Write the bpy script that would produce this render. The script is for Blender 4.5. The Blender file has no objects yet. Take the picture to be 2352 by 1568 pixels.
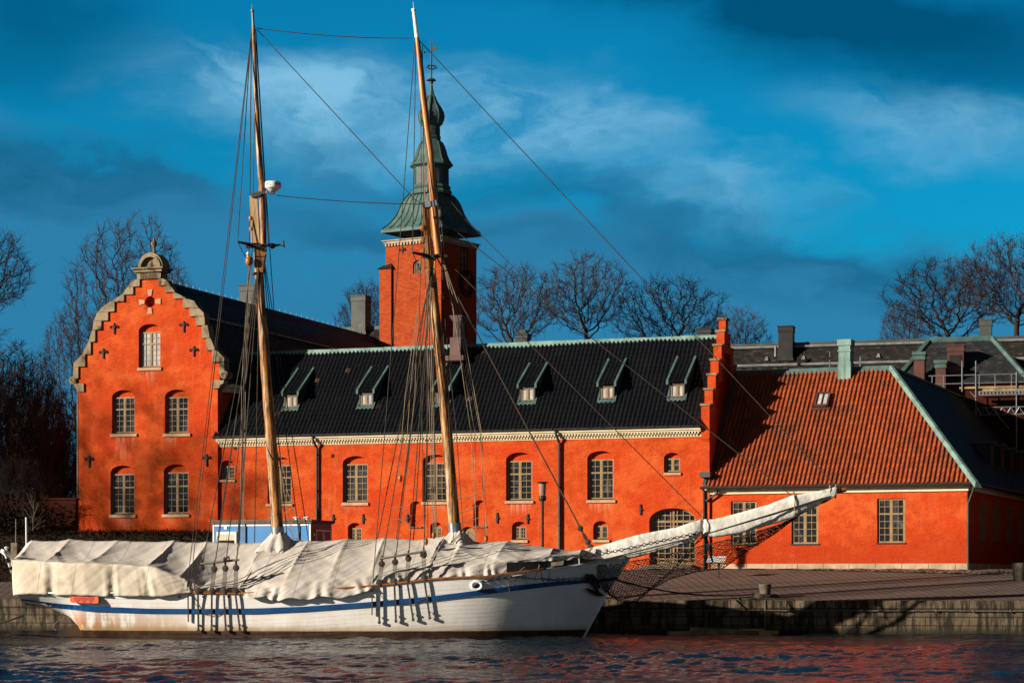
import bpy, math, random
import numpy as np
from mathutils import Vector, Matrix, geometry, noise as mnoise

S = bpy.context.scene
COL = S.collection
EYE = 2.6            # camera height above the water
FOC = 5000.0         # focal length in units of a 2352-wide picture
CU, CV = 1176.0, 1320.0

# ------------------------------------------------------------------ camera
cd = bpy.data.cameras.new("camera")
cd.sensor_width = 36.0
cd.lens = 36.0 * FOC / 2352.0
cd.shift_y = (CV - 784.0) / 2352.0
cd.clip_start = 0.5
cd.clip_end = 6000
cam = bpy.data.objects.new("camera", cd)
cam.location = (0, 0, EYE)
cam.rotation_euler = (math.radians(90), 0, 0)
COL.objects.link(cam)
S.camera = cam

# ------------------------------------------------------------------ light
SUN_EL = math.radians(16.5)
SUN_TO = Vector((-0.927, -0.375, 0)).normalized()      # horizontal direction towards the sun
SUN_DIR = Vector((SUN_TO.x * math.cos(SUN_EL), SUN_TO.y * math.cos(SUN_EL), math.sin(SUN_EL)))
ld = bpy.data.lights.new("sun", 'SUN')
ld.energy = 5.0
ld.angle = math.radians(0.7)
ld.color = (1.0, 0.90, 0.76)
sun = bpy.data.objects.new("sun", ld)
sun.rotation_euler = (-SUN_DIR).to_track_quat('-Z', 'Y').to_euler()
COL.objects.link(sun)

S.view_settings.view_transform = 'Standard'
S.view_settings.look = 'None'
S.view_settings.exposure = 0.80
S.view_settings.gamma = 1.0
S.render.engine = 'CYCLES'
S.cycles.max_bounces = 6
S.cycles.diffuse_bounces = 3
S.cycles.glossy_bounces = 3
S.cycles.use_denoising = True


class N:
    """tiny node-tree helper"""
    def __init__(self, tree):
        self.t = tree

    def new(self, typ, **kw):
        n = self.t.nodes.new(typ)
        for k, v in kw.items():
            setattr(n, k, v)
        return n

    def put(self, sock, v):
        if hasattr(v, 'is_linked') or hasattr(v, 'links'):
            self.t.links.new(v, sock)
        else:
            if isinstance(v, tuple) and len(v) == 3 and sock.type == 'RGBA':
                v = (*v, 1.0)
            sock.default_value = v

    def m(self, op, a, b=0.0, c=None, clamp=False):
        n = self.new('ShaderNodeMath', operation=op, use_clamp=clamp)
        self.put(n.inputs[0], a)
        self.put(n.inputs[1], b)
        if c is not None:
            self.put(n.inputs[2], c)
        return n.outputs[0]

    def mix(self, f, a, b, mode='MIX'):
        n = self.new('ShaderNodeMix', data_type='RGBA', blend_type=mode)
        self.put(n.inputs[0], f)
        self.put(n.inputs[6], a)
        self.put(n.inputs[7], b)
        return n.outputs[2]

    def step(self, v, lo, hi, a=0.0, b=1.0):
        n = self.new('ShaderNodeMapRange', interpolation_type='SMOOTHSTEP')
        self.put(n.inputs[0], v)
        for i, x in enumerate((lo, hi, a, b)):
            n.inputs[i + 1].default_value = x
        return n.outputs[0]

    def noise(self, vec, scale, detail=4.0, rough=0.55, dist=0.0):
        n = self.new('ShaderNodeTexNoise')
        self.put(n.inputs['Vector'], vec)
        n.inputs['Scale'].default_value = scale
        n.inputs['Detail'].default_value = detail
        n.inputs['Roughness'].default_value = rough
        n.inputs['Distortion'].default_value = dist
        return n.outputs[0]

    def xyz(self, v):
        n = self.new('ShaderNodeSeparateXYZ')
        self.put(n.inputs[0], v)
        return n.outputs

    def vec(self, x, y, z=0.0):
        n = self.new('ShaderNodeCombineXYZ')
        for i, a in enumerate((x, y, z)):
            self.put(n.inputs[i], a)
        return n.outputs[0]

    def scale(self, v, s):
        n = self.new('ShaderNodeMapping')
        self.put(n.inputs[0], v)
        n.inputs[3].default_value = s
        return n.outputs[0]

    def ellipse(self, x, y, cx, cy, rx, ry, w=1.0):
        dx = self.m('DIVIDE', self.m('SUBTRACT', x, cx), rx)
        dy = self.m('DIVIDE', self.m('SUBTRACT', y, cy), ry)
        d = self.m('SQRT', self.m('ADD', self.m('MULTIPLY', dx, dx), self.m('MULTIPLY', dy, dy)))
        return self.step(d, 0.0, 1.0, w, 0.0)


# ------------------------------------------------------------------ sky
W = bpy.data.worlds.new("World")
S.world = W
W.use_nodes = True
wt = W.node_tree
wt.nodes.clear()
k = N(wt)
sky = k.new('ShaderNodeTexSky', sky_type='NISHITA')
sky.sun_disc = False
sky.sun_elevation = SUN_EL
sky.sun_rotation = math.atan2(SUN_DIR.x, SUN_DIR.y)
sky.air_density = 1.0
sky.dust_density = 0.4
sky.ozone_density = 2.0
gen = k.new('ShaderNodeTexCoord').outputs['Generated']
dx, dy, dz = k.xyz(gen)
ay = k.m('MAXIMUM', k.m('ABSOLUTE', dy), 0.12)
tx = k.m('DIVIDE', dx, ay)
tz = k.m('DIVIDE', dz, ay)
wob = k.m('MULTIPLY', k.m('SUBTRACT', k.noise(k.vec(k.m('MULTIPLY', tx, 9.0), k.m('MULTIPLY', tz, 17.0), 3.0), 1.0, 7.0, 0.55), 0.5), 0.085)
tzw = k.m('ADD', k.m('ADD', tz, wob), k.m('MULTIPLY', tx, 0.10))
txw = k.m('ADD', tx, k.m('MULTIPLY', wob, 1.8))


def skyell(cx, cy, rx, ry, w):
    """a bank of cloud round one direction of the sky (tangents of azimuth and height)"""
    a = (cx - CU) / FOC
    return k.ellipse(txw, tzw, a, (CV - cy) / FOC + 0.10 * a, rx / FOC, ry / FOC, w)


def total(items):
    o = None
    for it in items:
        e = skyell(*it)
        o = e if o is None else k.m('ADD', o, e)
    return o


n1 = k.noise(k.vec(k.m('ADD', k.m('MULTIPLY', txw, 15.0), k.m('MULTIPLY', tzw, 8.0)), k.m('MULTIPLY', tzw, 36.0), 0.0), 1.0, 9.0, 0.62)
n2 = k.noise(k.vec(k.m('MULTIPLY', txw, 9.0), k.m('MULTIPLY', tzw, 22.0), 7.0), 1.0, 8.0, 0.58)
clear = k.mix(1.0, sky.outputs[0], (0.015, 0.68, 0.98), 'MULTIPLY')
light = total([(760, 260, 620, 190, 1.0), (1260, 300, 360, 110, 1.0), (2080, 300, 460, 130, 0.7), (540, 170, 420, 130, 0.35), (1640, 440, 420, 90, 0.65), (1000, 180, 500, 120, 0.3)])
fl = k.m('MULTIPLY', light, k.step(n1, 0.24, 0.66), clamp=True)
c1 = k.mix(k.m('MULTIPLY', fl, 0.95), clear, (1.9, 4.5, 6.4))
# slate blue cloud deck over the lower sky
deck = k.step(k.m('ADD', tzw, k.m('MULTIPLY', k.m('SUBTRACT', n2, 0.5), 0.11)), 0.158, 0.198, 1.0, 0.0)
hole = total([(700, 485, 330, 75, 0.75), (1480, 455, 380, 60, 0.5), (2150, 520, 420, 70, 0.5), (620, 620, 420, 80, 0.3)])
deck = k.m('MULTIPLY', deck, k.m('SUBTRACT', 1.0, k.m('MULTIPLY', hole, k.step(n1, 0.3, 0.7), clamp=True)), clamp=True)
shade = total([(60, 400, 640, 150, 1.0), (1250, 430, 460, 100, 0.9), (1900, 590, 900, 130, 0.9), (2200, 480, 400, 70, 0.5), (900, 560, 600, 70, 0.5)])
tone = k.m('MULTIPLY', shade, k.step(n2, 0.25, 0.60), clamp=True)
deckcol = k.mix(tone, (0.24, 1.75, 3.35), (0.02, 0.74, 1.62))
c2 = k.mix(k.m('MULTIPLY', deck, 0.93), c1, deckcol)
top = total([(2150, 60, 950, 330, 1.1), (0, 60, 520, 220, 0.8), (1700, -40, 700, 120, 0.6)])
c2 = k.mix(k.m('MULTIPLY', top, 0.9, clamp=True), c2, (0.0, 0.72, 1.65))
# unseen sky darkened to deepen shade, with a pale fill low behind the camera
seen_sky = k.m('MULTIPLY', k.step(k.m('DIVIDE', k.m('ABSOLUTE', dx), ay), 0.45, 1.3, 1.0, 0.0), k.m('MULTIPLY', k.step(dy, 0.1, 0.5), k.step(dz, 0.30, 0.60, 1.0, 0.0)))
c2 = k.mix(seen_sky, (0.05, 0.12, 0.24), c2)
c2 = k.mix(k.m('MULTIPLY', k.step(dy, -0.45, 0.0, 1.0, 0.0), k.step(dz, 0.15, 0.50, 1.0, 0.0)), c2, (1.9, 2.2, 2.6))
bg = k.new('ShaderNodeBackground')
bg.inputs['Strength'].default_value = 0.068
k.put(bg.inputs['Color'], c2)
out = k.new('ShaderNodeOutputWorld')
wt.links.new(bg.outputs[0], out.inputs[0])


# ------------------------------------------------------------------ materials
def mat(name, c1, c2=None, scale=1.0, rough=0.7, metal=0.0, bump=None, spots=None, stretch=(1, 1, 1), spec=0.4, coord='Object', fn=None, lo=0.35, hi=0.65):
    """base colour wandering between two tones, optional second spots and bump, all in object metres"""
    m = bpy.data.materials.new(name)
    m.use_nodes = True
    t = m.node_tree
    b = t.nodes['Principled BSDF']
    q = N(t)
    co = q.new('ShaderNodeTexCoord').outputs[coord]
    v = q.scale(co, stretch)
    col = (*c1, 1.0)
    if c2 is not None:
        col = q.mix(q.step(q.noise(v, scale, 6.0, 0.6), lo, hi), c1, c2)
    if spots is not None:
        c3, ssc, slo, shi = spots
        col = q.mix(q.step(q.noise(v, ssc, 5.0, 0.65), slo, shi), col, c3)
    h = None
    if bump is not None:
        h = q.noise(v, bump[0], 5.0, 0.6)
    if fn is not None:
        col, h = fn(q, co, col, h)
    q.put(b.inputs['Base Color'], col)
    b.inputs['Roughness'].default_value = rough
    b.inputs['Metallic'].default_value = metal
    b.inputs['Specular IOR Level'].default_value = spec
    if h is not None:
        bn = q.new('ShaderNodeBump')
        bn.inputs['Strength'].default_value = bump[1] if bump else 0.5
        bn.inputs['Distance'].default_value = bump[2] if bump and len(bump) > 2 else 0.02
        q.put(bn.inputs['Height'], h)
        t.links.new(bn.outputs[0], b.inputs['Normal'])
    return m


def bricks(q, co, w, h, mortar=0.012, off=0.5):
    n = q.new('ShaderNodeTexBrick')
    n.offset = off
    q.put(n.inputs['Vector'], co)
    n.inputs['Scale'].default_value = 1.0
    n.inputs['Mortar Size'].default_value = mortar
    n.inputs['Mortar Smooth'].default_value = 0.3
    n.inputs['Brick Width'].default_value = w
    n.inputs['Row Height'].default_value = h
    n.inputs['Color1'].default_value = (0, 0, 0, 1)
    n.inputs['Color2'].default_value = (1, 1, 1, 1)
    n.inputs['Mortar'].default_value = (0.5, 0.5, 0.5, 1)
    return n.outputs['Color'], n.outputs['Fac']


def f_wall(q, co, col, h):
    _, f = bricks(q, co, 0.27, 0.085, 0.016)
    big = q.noise(co, 0.22, 4.0, 0.6)
    col = q.mix(q.step(big, 0.42, 0.72), col, (0.50, 0.045, 0.008))
    fine = q.noise(q.scale(co, (1.0, 1.6, 1)), 5.5, 6.0, 0.7)
    col = q.mix(q.m('MULTIPLY', q.step(fine, 0.42, 0.66), 0.30), col, (0.30, 0.030, 0.007))
    patch = q.noise(q.scale(co, (0.7, 1.0, 1)), 0.55, 6.0, 0.65)
    col = q.mix(q.m('MULTIPLY', q.step(patch, 0.50, 0.60), 0.40), col, (0.62, 0.125, 0.028))
    lime = q.m('MULTIPLY', q.step(q.noise(q.scale(co, (1.6, 0.8, 1)), 1.3, 8.0, 0.75), 0.63, 0.80), 0.32)
    col = q.mix(lime, col, (0.66, 0.25, 0.12))
    run = q.noise(q.scale(co, (3.2, 0.22, 1)), 1.0, 5.0, 0.6)
    col = q.mix(q.m('MULTIPLY', q.step(run, 0.56, 0.72), 0.22), col, (0.62, 0.20, 0.085))
    col = q.mix(q.m('MULTIPLY', f, 0.07), col, (0.30, 0.035, 0.008))
    hh = q.m('SUBTRACT', q.m('MULTIPLY', h, 1.0), q.m('MULTIPLY', f, 0.12))
    hh = q.m('ADD', hh, q.m('MULTIPLY', q.noise(q.scale(co, (1.0, 2.2, 1)), 3.2, 3.0), 1.3))
    return col, hh


def f_brickwall(q, co, col, h):
    c, f = bricks(q, co, 0.26, 0.085, 0.012)
    col = q.mix(q.m('MULTIPLY', c, 0.35), col, (0.62, 0.13, 0.03))
    col = q.mix(q.m('MULTIPLY', f, 0.35), col, (0.30, 0.05, 0.015))
    return col, q.m('SUBTRACT', h, q.m('MULTIPLY', f, 0.8))


def f_slate(q, co, col, h):
    c, f = bricks(q, co, 0.36, 0.24, 0.016)
    x, y, z = q.xyz(co)
    row = q.m('FRACT', q.m('DIVIDE', y, 0.24))
    col = q.mix(q.m('MULTIPLY', q.m('POWER', c, 3.0), 0.8), col, (0.050, 0.043, 0.034))
    col = q.mix(q.m('MULTIPLY', f, 0.8), col, (0.004, 0.004, 0.004))
    moss = q.step(q.noise(co, 0.9, 6.0, 0.7), 0.55, 0.72)
    col = q.mix(q.m('MULTIPLY', moss, 0.55), col, (0.030, 0.026, 0.013))
    hh = q.m('SUBTRACT', q.m('ADD', q.m('MULTIPLY', h, 0.3), q.m('MULTIPLY', c, 0.25)), row)
    return col, hh


def f_quay(q, co, col, h):
    c, f = bricks(q, co, 0.95, 0.375, 0.02)
    col = q.mix(q.m('MULTIPLY', c, 0.5), col, (0.075, 0.058, 0.036))
    x, y, z = q.xyz(co)
    drip = q.noise(q.vec(q.m('MULTIPLY', x, 3.2), q.m('MULTIPLY', y, 0.55)), 1.0, 5.0, 0.65)
    col = q.mix(q.m('MULTIPLY', q.step(drip, 0.43, 0.58), 0.92), col, (0.014, 0.012, 0.007))
    col = q.mix(q.m('MULTIPLY', f, 0.85), col, (0.012, 0.010, 0.007))
    low = q.step(y, 0.05, 0.42, 1.0, 0.0)
    col = q.mix(q.m('MULTIPLY', low, 0.85), col, (0.016, 0.017, 0.008))
    return col, q.m('SUBTRACT', q.m('MULTIPLY', h, 0.7), f)


def f_setts(q, co, col, h):
    r = q.new('ShaderNodeMapping')
    q.put(r.inputs[0], co)
    r.inputs[2].default_value = (0, 0, math.radians(38))
    c, f = bricks(q, r.outputs[0], 0.55, 0.30, 0.05)
    col = q.mix(q.m('MULTIPLY', c, 0.6), col, (0.17, 0.118, 0.095))
    col = q.mix(q.m('MULTIPLY', f, 0.75), col, (0.012, 0.010, 0.009))
    return col, q.m('SUBTRACT', q.m('MULTIPLY', h, 0.5), f)


def f_cobble(q, co, col, h):
    n = q.new('ShaderNodeTexVoronoi')
    q.put(n.inputs['Vector'], co)
    n.inputs['Scale'].default_value = 5.5
    d = n.outputs['Distance']
    col = q.mix(q.m('MULTIPLY', q.xyz(n.outputs['Color'])[0], 0.6), col, (0.33, 0.22, 0.17))
    col = q.mix(q.step(d, 0.35, 0.6), col, (0.02, 0.016, 0.013))
    return col, q.m('MULTIPLY', d, -1.0)


def f_hull(q, co, col, h):
    x, y, z = q.xyz(co)                       # UV: x along, y = height below the sheer line, in metres
    obj = q.new('ShaderNodeTexCoord').outputs['Object']
    ox, oy, oz = q.xyz(obj)
    row = q.m('DIVIDE', y, 0.17)
    fr = q.m('FRACT', row)
    wear = q.noise(q.vec(q.m('MULTIPLY', x, 0.6), q.m('FLOOR', row)), 1.0, 6.0, 0.7)
    seam = q.m('MULTIPLY', q.step(fr, 0.0, 0.10, 1.0, 0.0), q.step(wear, 0.42, 0.62))
    col = q.mix(q.m('MULTIPLY', seam, 0.75), col, (0.20, 0.18, 0.15))
    streak = q.noise(q.vec(q.m('MULTIPLY', ox, 2.4), q.m('MULTIPLY', oz, 0.45)), 1.0, 6.0, 0.7)
    low = q.step(oz, 0.35, 1.75, 1.0, 0.0)
    aft = q.step(ox, -11.5, -2.0, 1.0, 0.12)
    rust = q.m('MULTIPLY', low, q.step(streak, 0.40, 0.54))
    col = q.mix(q.m('MULTIPLY', q.m('MULTIPLY', rust, aft), 0.97), col, (0.42, 0.14, 0.015))
    edge = q.m('ADD', oz, q.m('MULTIPLY', q.m('SUBTRACT', q.noise(obj, 1.2, 5.0, 0.7), 0.5), 0.30))
    yl = q.step(edge, 0.28, 0.62, 1.0, 0.0)
    col = q.mix(q.m('MULTIPLY', yl, q.step(ox, -9.0, 8.0, 1.0, 0.55)), col, (0.38, 0.24, 0.09))
    boot = q.step(q.m('ADD', oz, q.m('MULTIPLY', edge, 0.12)), 0.30, 0.345, 1.0, 0.0)
    col = q.mix(boot, col, q.mix(q.step(q.noise(obj, 2.2, 5.0, 0.7), 0.4, 0.65), (0.034, 0.013, 0.005), (0.060, 0.032, 0.017)))
    flake = q.step(q.noise(q.scale(co, (1.2, 5, 1)), 1.5, 8.0, 0.8), 0.70, 0.72)
    col = q.mix(q.m('MULTIPLY', flake, 0.75), col, (0.16, 0.12, 0.08))
    return col, q.m('ADD', q.m('MULTIPLY', h, 0.25), q.m('MULTIPLY', q.step(fr, 0.0, 0.1), 0.35))


def f_wood(q, co, col, h):
    obj = q.new('ShaderNodeTexCoord').outputs['Object']
    x, y, z = q.xyz(obj)
    g = q.noise(q.vec(q.m('MULTIPLY', q.m('ADD', x, q.m('MULTIPLY', z, 0.037)), 11.0), q.m('MULTIPLY', y, 11.0), q.m('MULTIPLY', z, 0.9)), 1.0, 6.0, 0.7)
    g2 = q.noise(q.vec(q.m('MULTIPLY', x, 5.0), q.m('MULTIPLY', y, 5.0), q.m('MULTIPLY', z, 0.5)), 1.0, 4.0, 0.6)
    col = q.mix(q.step(g, 0.42, 0.60), (0.055, 0.018, 0.005), col)
    col = q.mix(q.m('MULTIPLY', q.step(g2, 0.52, 0.66), 0.75), col, (0.62, 0.46, 0.27))
    return col, g


def f_tile(q, co, col, h):
    a = q.new('ShaderNodeAttribute', attribute_name='tile')
    x, y, z = q.xyz(a.outputs['Color'])
    col = q.mix(q.m('MULTIPLY', x, 0.75), col, TILE_ALT)
    col = q.mix(q.step(y, 0.9955, 0.998), col, (0.10, 0.055, 0.035))
    lich = q.step(q.noise(co, 0.55, 6.0, 0.65), 0.45, 0.70)
    col = q.mix(q.m('MULTIPLY', lich, 0.70), col, TILE_OLD)
    return col, h


def f_tarp(q, co, col, h):
    x, y, z = q.xyz(co)
    obj = q.new('ShaderNodeTexCoord').outputs['Object']
    dirt = q.noise(q.scale(obj, (0.7, 0.7, 1.6)), 0.9, 7.0, 0.68)
    col = q.mix(q.m('MULTIPLY', q.step(dirt, 0.5, 0.75), 0.45), col, (0.27, 0.21, 0.16))
    wr = q.noise(q.vec(q.m('ADD', q.m('MULTIPLY', x, 3.0), q.m('MULTIPLY', y, 2.6)), q.m('MULTIPLY', y, 1.2)), 1.0, 4.0, 0.5, 0.6)
    seam = q.step(q.m('ABSOLUTE', q.m('SUBTRACT', q.m('FRACT', q.m('DIVIDE', x, 1.55)), 0.5)), 0.0, 0.02, 1.0, 0.0)
    col = q.mix(q.m('MULTIPLY', seam, 0.6), col, (0.18, 0.14, 0.10))
    return col, q.m('ADD', wr, q.m('MULTIPLY', h, 0.25))


def f_copper(q, co, col, h):
    obj = q.new('ShaderNodeTexCoord').outputs['Object']
    st = q.noise(q.scale(obj, (3.0, 3.0, 0.35)), 1.0, 6.0, 0.7)
    col = q.mix(q.m('MULTIPLY', q.step(st, 0.48, 0.68), 0.7), col, (0.045, 0.075, 0.06))
    return col, h


def f_glass(q, co, col, h):
    x, y, z = q.xyz(co)
    cell = q.vec(q.m('FLOOR', q.m('DIVIDE', x, 0.27)), q.m('FLOOR', q.m('DIVIDE', y, 0.31)))
    wn = q.new('ShaderNodeTexWhiteNoise', noise_dimensions='2D')
    q.put(wn.inputs['Vector'], cell)
    cur = q.noise(q.scale(co, (1, 0.25, 1)), 1.3, 3.0)
    col = q.mix(q.m('MULTIPLY', q.step(cur, 0.54, 0.60), 0.45), col, (0.085, 0.080, 0.072))
    sky_patch = q.noise(co, 0.9, 5.0, 0.7)
    col = q.mix(q.m('MULTIPLY', q.step(sky_patch, 0.57, 0.66), 0.5), col, (0.15, 0.16, 0.17))  # pale sky reflection painted into some panes
    return col, q.m('ADD', h, q.m('MULTIPLY', wn.outputs['Value'], 1.4))


def f_low_red(q, co, col, h):
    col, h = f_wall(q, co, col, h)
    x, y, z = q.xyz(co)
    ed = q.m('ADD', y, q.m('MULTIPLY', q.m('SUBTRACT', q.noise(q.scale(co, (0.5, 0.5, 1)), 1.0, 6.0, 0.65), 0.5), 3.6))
    col = q.mix(q.m('MULTIPLY', q.step(ed, 3.7, 5.3, 1.0, 0.0), 0.75), col, (0.34, 0.029, 0.006))  # deeper red towards the foot, with a ragged noise edge
    pale_low_patch = q.m('MULTIPLY', q.step(q.noise(q.scale(co, (0.8, 2.0, 1)), 1.6, 7.0, 0.75), 0.58, 0.72), q.step(ed, 3.6, 4.6, 1.0, 0.0))
    col = q.mix(q.m('MULTIPLY', pale_low_patch, 0.5), col, (0.60, 0.20, 0.06))
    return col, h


M = {}
M['wall'] = mat('limewashed_orange', (0.55, 0.084, 0.015), (0.41, 0.047, 0.009), 1.5, 0.9, bump=(14, 0.8, 0.04), coord='UV', fn=f_wall, spec=0.1)
M['wall_low_red'] = mat('limewashed_orange_deeper_red_low', (0.55, 0.084, 0.015), (0.41, 0.047, 0.009), 1.5, 0.9, bump=(14, 0.8, 0.04), coord='UV', fn=f_low_red, spec=0.1)
M['brick'] = mat('red_tower_brick', (0.27, 0.040, 0.011), (0.20, 0.026, 0.008), 0.9, 0.9, bump=(18, 0.6, 0.015), coord='UV', fn=f_brickwall, spec=0.1)
M['stone'] = mat('weathered_sandstone', (0.30, 0.225, 0.14), (0.17, 0.125, 0.075), 1.6, 0.9, bump=(11, 0.6, 0.02), spots=((0.03, 0.025, 0.016), 1.1, 0.52, 0.66), stretch=(1, 1, 0.6), spec=0.15)
M['plinth'] = mat('granite_plinth', (0.48, 0.33, 0.21), (0.32, 0.22, 0.14), 1.2, 0.9, bump=(6, 0.8, 0.04), coord='UV',
                  fn=lambda q, co, col, h: (q.mix(q.m('MULTIPLY', bricks(q, co, 1.35, 2.0, 0.02)[1], 0.8), col, (0.03, 0.02, 0.015)), h))
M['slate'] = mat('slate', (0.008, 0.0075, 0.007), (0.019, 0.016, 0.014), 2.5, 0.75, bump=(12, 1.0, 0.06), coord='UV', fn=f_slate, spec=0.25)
M['copper_pale'] = mat('pale_green_copper', (0.20, 0.31, 0.27), (0.12, 0.21, 0.18), 1.2, 0.65, fn=f_copper, bump=(5, 0.3, 0.02), spec=0.3)
M['copper'] = mat('green_copper', (0.075, 0.135, 0.122), (0.04, 0.085, 0.078), 1.2, 0.65, fn=f_copper, bump=(5, 0.3, 0.02), spec=0.3)
M['copper_brown'] = mat('brown_copper', (0.105, 0.036, 0.027), (0.065, 0.022, 0.017), 1.1, 0.5, bump=(4, 0.2, 0.02))
M['chimney'] = mat('grey_green_metal_cladding', (0.055, 0.063, 0.056), (0.032, 0.037, 0.033), 0.9, 0.6, bump=(4, 0.25, 0.02), spots=((0.11, 0.125, 0.11), 1.2, 0.6, 0.75))
M['darkmetal'] = mat('black_for_bow_shade', (0.010, 0.010, 0.010), (0.018, 0.017, 0.016), 2.0, 0.5, bump=(6, 0.2, 0.01))
M['pale_metal'] = mat('pale_sheet_metal', (0.22, 0.22, 0.215), (0.14, 0.14, 0.135), 2.0, 0.5)
M['iron'] = mat('rusty_black_iron', (0.012, 0.010, 0.009), (0.03, 0.016, 0.010), 6.0, 0.7, bump=(20, 0.4, 0.01))
M['tower_cornice'] = mat('grey_stone_cornice', (0.42, 0.34, 0.24), (0.28, 0.22, 0.15), 2.0, 0.85, bump=(10, 0.3, 0.01))
M['cornice'] = mat('cream_painted_cornice', (0.64, 0.55, 0.37), (0.55, 0.45, 0.28), 1.5, 0.8, bump=(10, 0.3, 0.01), spots=((0.25, 0.18, 0.09), 2.2, 0.66, 0.8))
M['sill'] = mat('pale_sandstone_sill', (0.50, 0.30, 0.17), (0.40, 0.22, 0.12), 2.0, 0.9, bump=(14, 0.4, 0.01))
M['frame'] = mat('ochre_window_paint', (0.27, 0.17, 0.072), (0.20, 0.125, 0.052), 3.0, 0.6, bump=(20, 0.3, 0.005))
M['glass'] = mat('dark_window_glass', (0.008, 0.009, 0.010), (0.014, 0.014, 0.014), 2.0, 0.06, spec=0.5, coord='UV', bump=(3.0, 0.06, 0.03), fn=f_glass)
M['pale_glass'] = mat('pale_window_glass', (0.42, 0.43, 0.42), (0.30, 0.31, 0.31), 2.5, 0.15, spec=0.6, bump=(2.0, 0.05, 0.03))  # plain pale pane colour for gable top window, dormers and skylight
TILE_ALT = (0.0035, 0.004, 0.0055); TILE_OLD = (0.009, 0.009, 0.010)
M['black_tile'] = mat('black_glazed_pantiles', (0.0055, 0.006, 0.008), None, 1.0, 0.36, fn=f_tile, bump=(25, 0.2, 0.006), spec=0.5, coord='Object')
TILE_ALT = (0.17, 0.032, 0.011); TILE_OLD = (0.070, 0.035, 0.018)
M['red_tile'] = mat('red_clay_pantiles', (0.33, 0.072, 0.020), None, 1.0, 0.75, fn=f_tile, bump=(25, 0.3, 0.006), spec=0.25, coord='Object')
M['quay'] = mat('quay_stone', (0.19, 0.135, 0.082), (0.115, 0.082, 0.05), 1.1, 0.85, bump=(6, 0.9, 0.04), coord='UV', fn=f_quay, spec=0.25)
M['ground'] = mat('stone_setts', (0.165, 0.115, 0.09), (0.11, 0.078, 0.064), 0.6, 0.75, bump=(9, 0.9, 0.035), coord='Object', fn=f_setts, spec=0.3)
M['cobble'] = mat('pale_cobbles', (0.27, 0.19, 0.15), (0.20, 0.14, 0.11), 1.0, 0.85, bump=(5, 1.0, 0.06), fn=f_cobble, spec=0.2)
M['hull'] = mat('white_hull_paint', (0.90, 0.88, 0.83), (0.82, 0.79, 0.73), 0.7, 0.5, bump=(3, 0.5, 0.02), coord='UV', fn=f_hull, spec=0.35)
M['blue'] = mat('blue_hull_paint', (0.007, 0.058, 0.19), (0.010, 0.080, 0.24), 1.2, 0.45, bump=(8, 0.3, 0.01), spots=((0.12, 0.22, 0.33), 3.0, 0.68, 0.78))
M['varnish'] = mat('varnished_rail', (0.42, 0.14, 0.025), (0.24, 0.075, 0.015), 2.0, 0.4, bump=(14, 0.3, 0.01))
M['mast'] = mat('worn_oiled_spar', (0.48, 0.20, 0.042), None, 1.0, 0.48, bump=(10, 0.5, 0.012), fn=f_wood, spec=0.4)
M['mast_new'] = mat('golden_spar_varnish', (0.58, 0.23, 0.035), (0.34, 0.10, 0.014), 2.0, 0.38, bump=(9, 0.3, 0.01), stretch=(6, 6, 0.5), spec=0.45)
M['mast_pale'] = mat('bleached_spar_head', (0.62, 0.45, 0.26), (0.40, 0.22, 0.09), 1.6, 0.6, bump=(9, 0.4, 0.01), stretch=(5, 5, 0.5))
M['tarp'] = mat('grey_beige_canvas', (0.57, 0.52, 0.465), (0.47, 0.425, 0.38), 0.6, 0.85, bump=(30, 0.28, 0.04), coord='UV', fn=f_tarp, spec=0.15)
M['brick_dark'] = mat('shade_dark_brick', (0.050, 0.010, 0.005), (0.03, 0.007, 0.004), 0.8, 0.9, bump=(18, 0.6, 0.015), coord='UV', fn=lambda q, co, col, h: (col, h), spec=0.1)  # near-black base colour; holds the shade of the scaffolded wing wall
def f_tarp_aft(q, co, col, h):
    x, y, z = q.xyz(co)
    fold = q.step(q.m('ABSOLUTE', y), 2.05, 2.13)
    col = q.mix(fold, col, q.mix(q.step(q.noise(co, 0.5, 4.0), 0.4, 0.6), (0.60, 0.53, 0.43), (0.49, 0.42, 0.325)))
    return f_tarp(q, co, col, h)


M['tarp_aft'] = mat('canvas_with_cream_skirt', (0.57, 0.52, 0.465), (0.47, 0.425, 0.38), 0.6, 0.85, bump=(30, 0.28, 0.04), coord='UV', fn=f_tarp_aft, spec=0.15)
M['skirt'] = mat('cream_canvas', (0.66, 0.56, 0.41), (0.54, 0.43, 0.28), 0.6, 0.8, bump=(3, 0.5, 0.05), coord='UV', fn=f_tarp, spec=0.2)
M['cover'] = mat('white_canvas', (0.72, 0.70, 0.64), (0.60, 0.57, 0.50), 1.2, 0.8, bump=(5, 0.6, 0.05), spots=((0.36, 0.31, 0.23), 2.4, 0.58, 0.75))
M['rope'] = mat('tarred_rope', (0.030, 0.024, 0.018), (0.06, 0.045, 0.03), 3.0, 0.85)
M['rope_pale'] = mat('hemp_rope', (0.30, 0.23, 0.15), (0.20, 0.15, 0.10), 3.0, 0.9)
M['bleached_wood'] = mat('bleached_wood', (0.24, 0.19, 0.13), (0.13, 0.10, 0.07), 4.0, 0.85, bump=(14, 0.4, 0.01))
M['steel'] = mat('galvanised_strap', (0.10, 0.10, 0.095), (0.05, 0.05, 0.045), 4.0, 0.55, metal=0.3)
M['galv'] = mat('galvanised_collar', (0.26, 0.275, 0.29), (0.19, 0.205, 0.21), 5.0, 0.4, metal=0.6)
M['white'] = mat('white_enamel', (0.78, 0.78, 0.76), (0.70, 0.70, 0.67), 3.0, 0.35)
M['cabin'] = mat('blue_cabin_panel', (0.045, 0.21, 0.47), (0.038, 0.18, 0.42), 0.9, 0.5, bump=(2, 0.1, 0.02))
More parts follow.
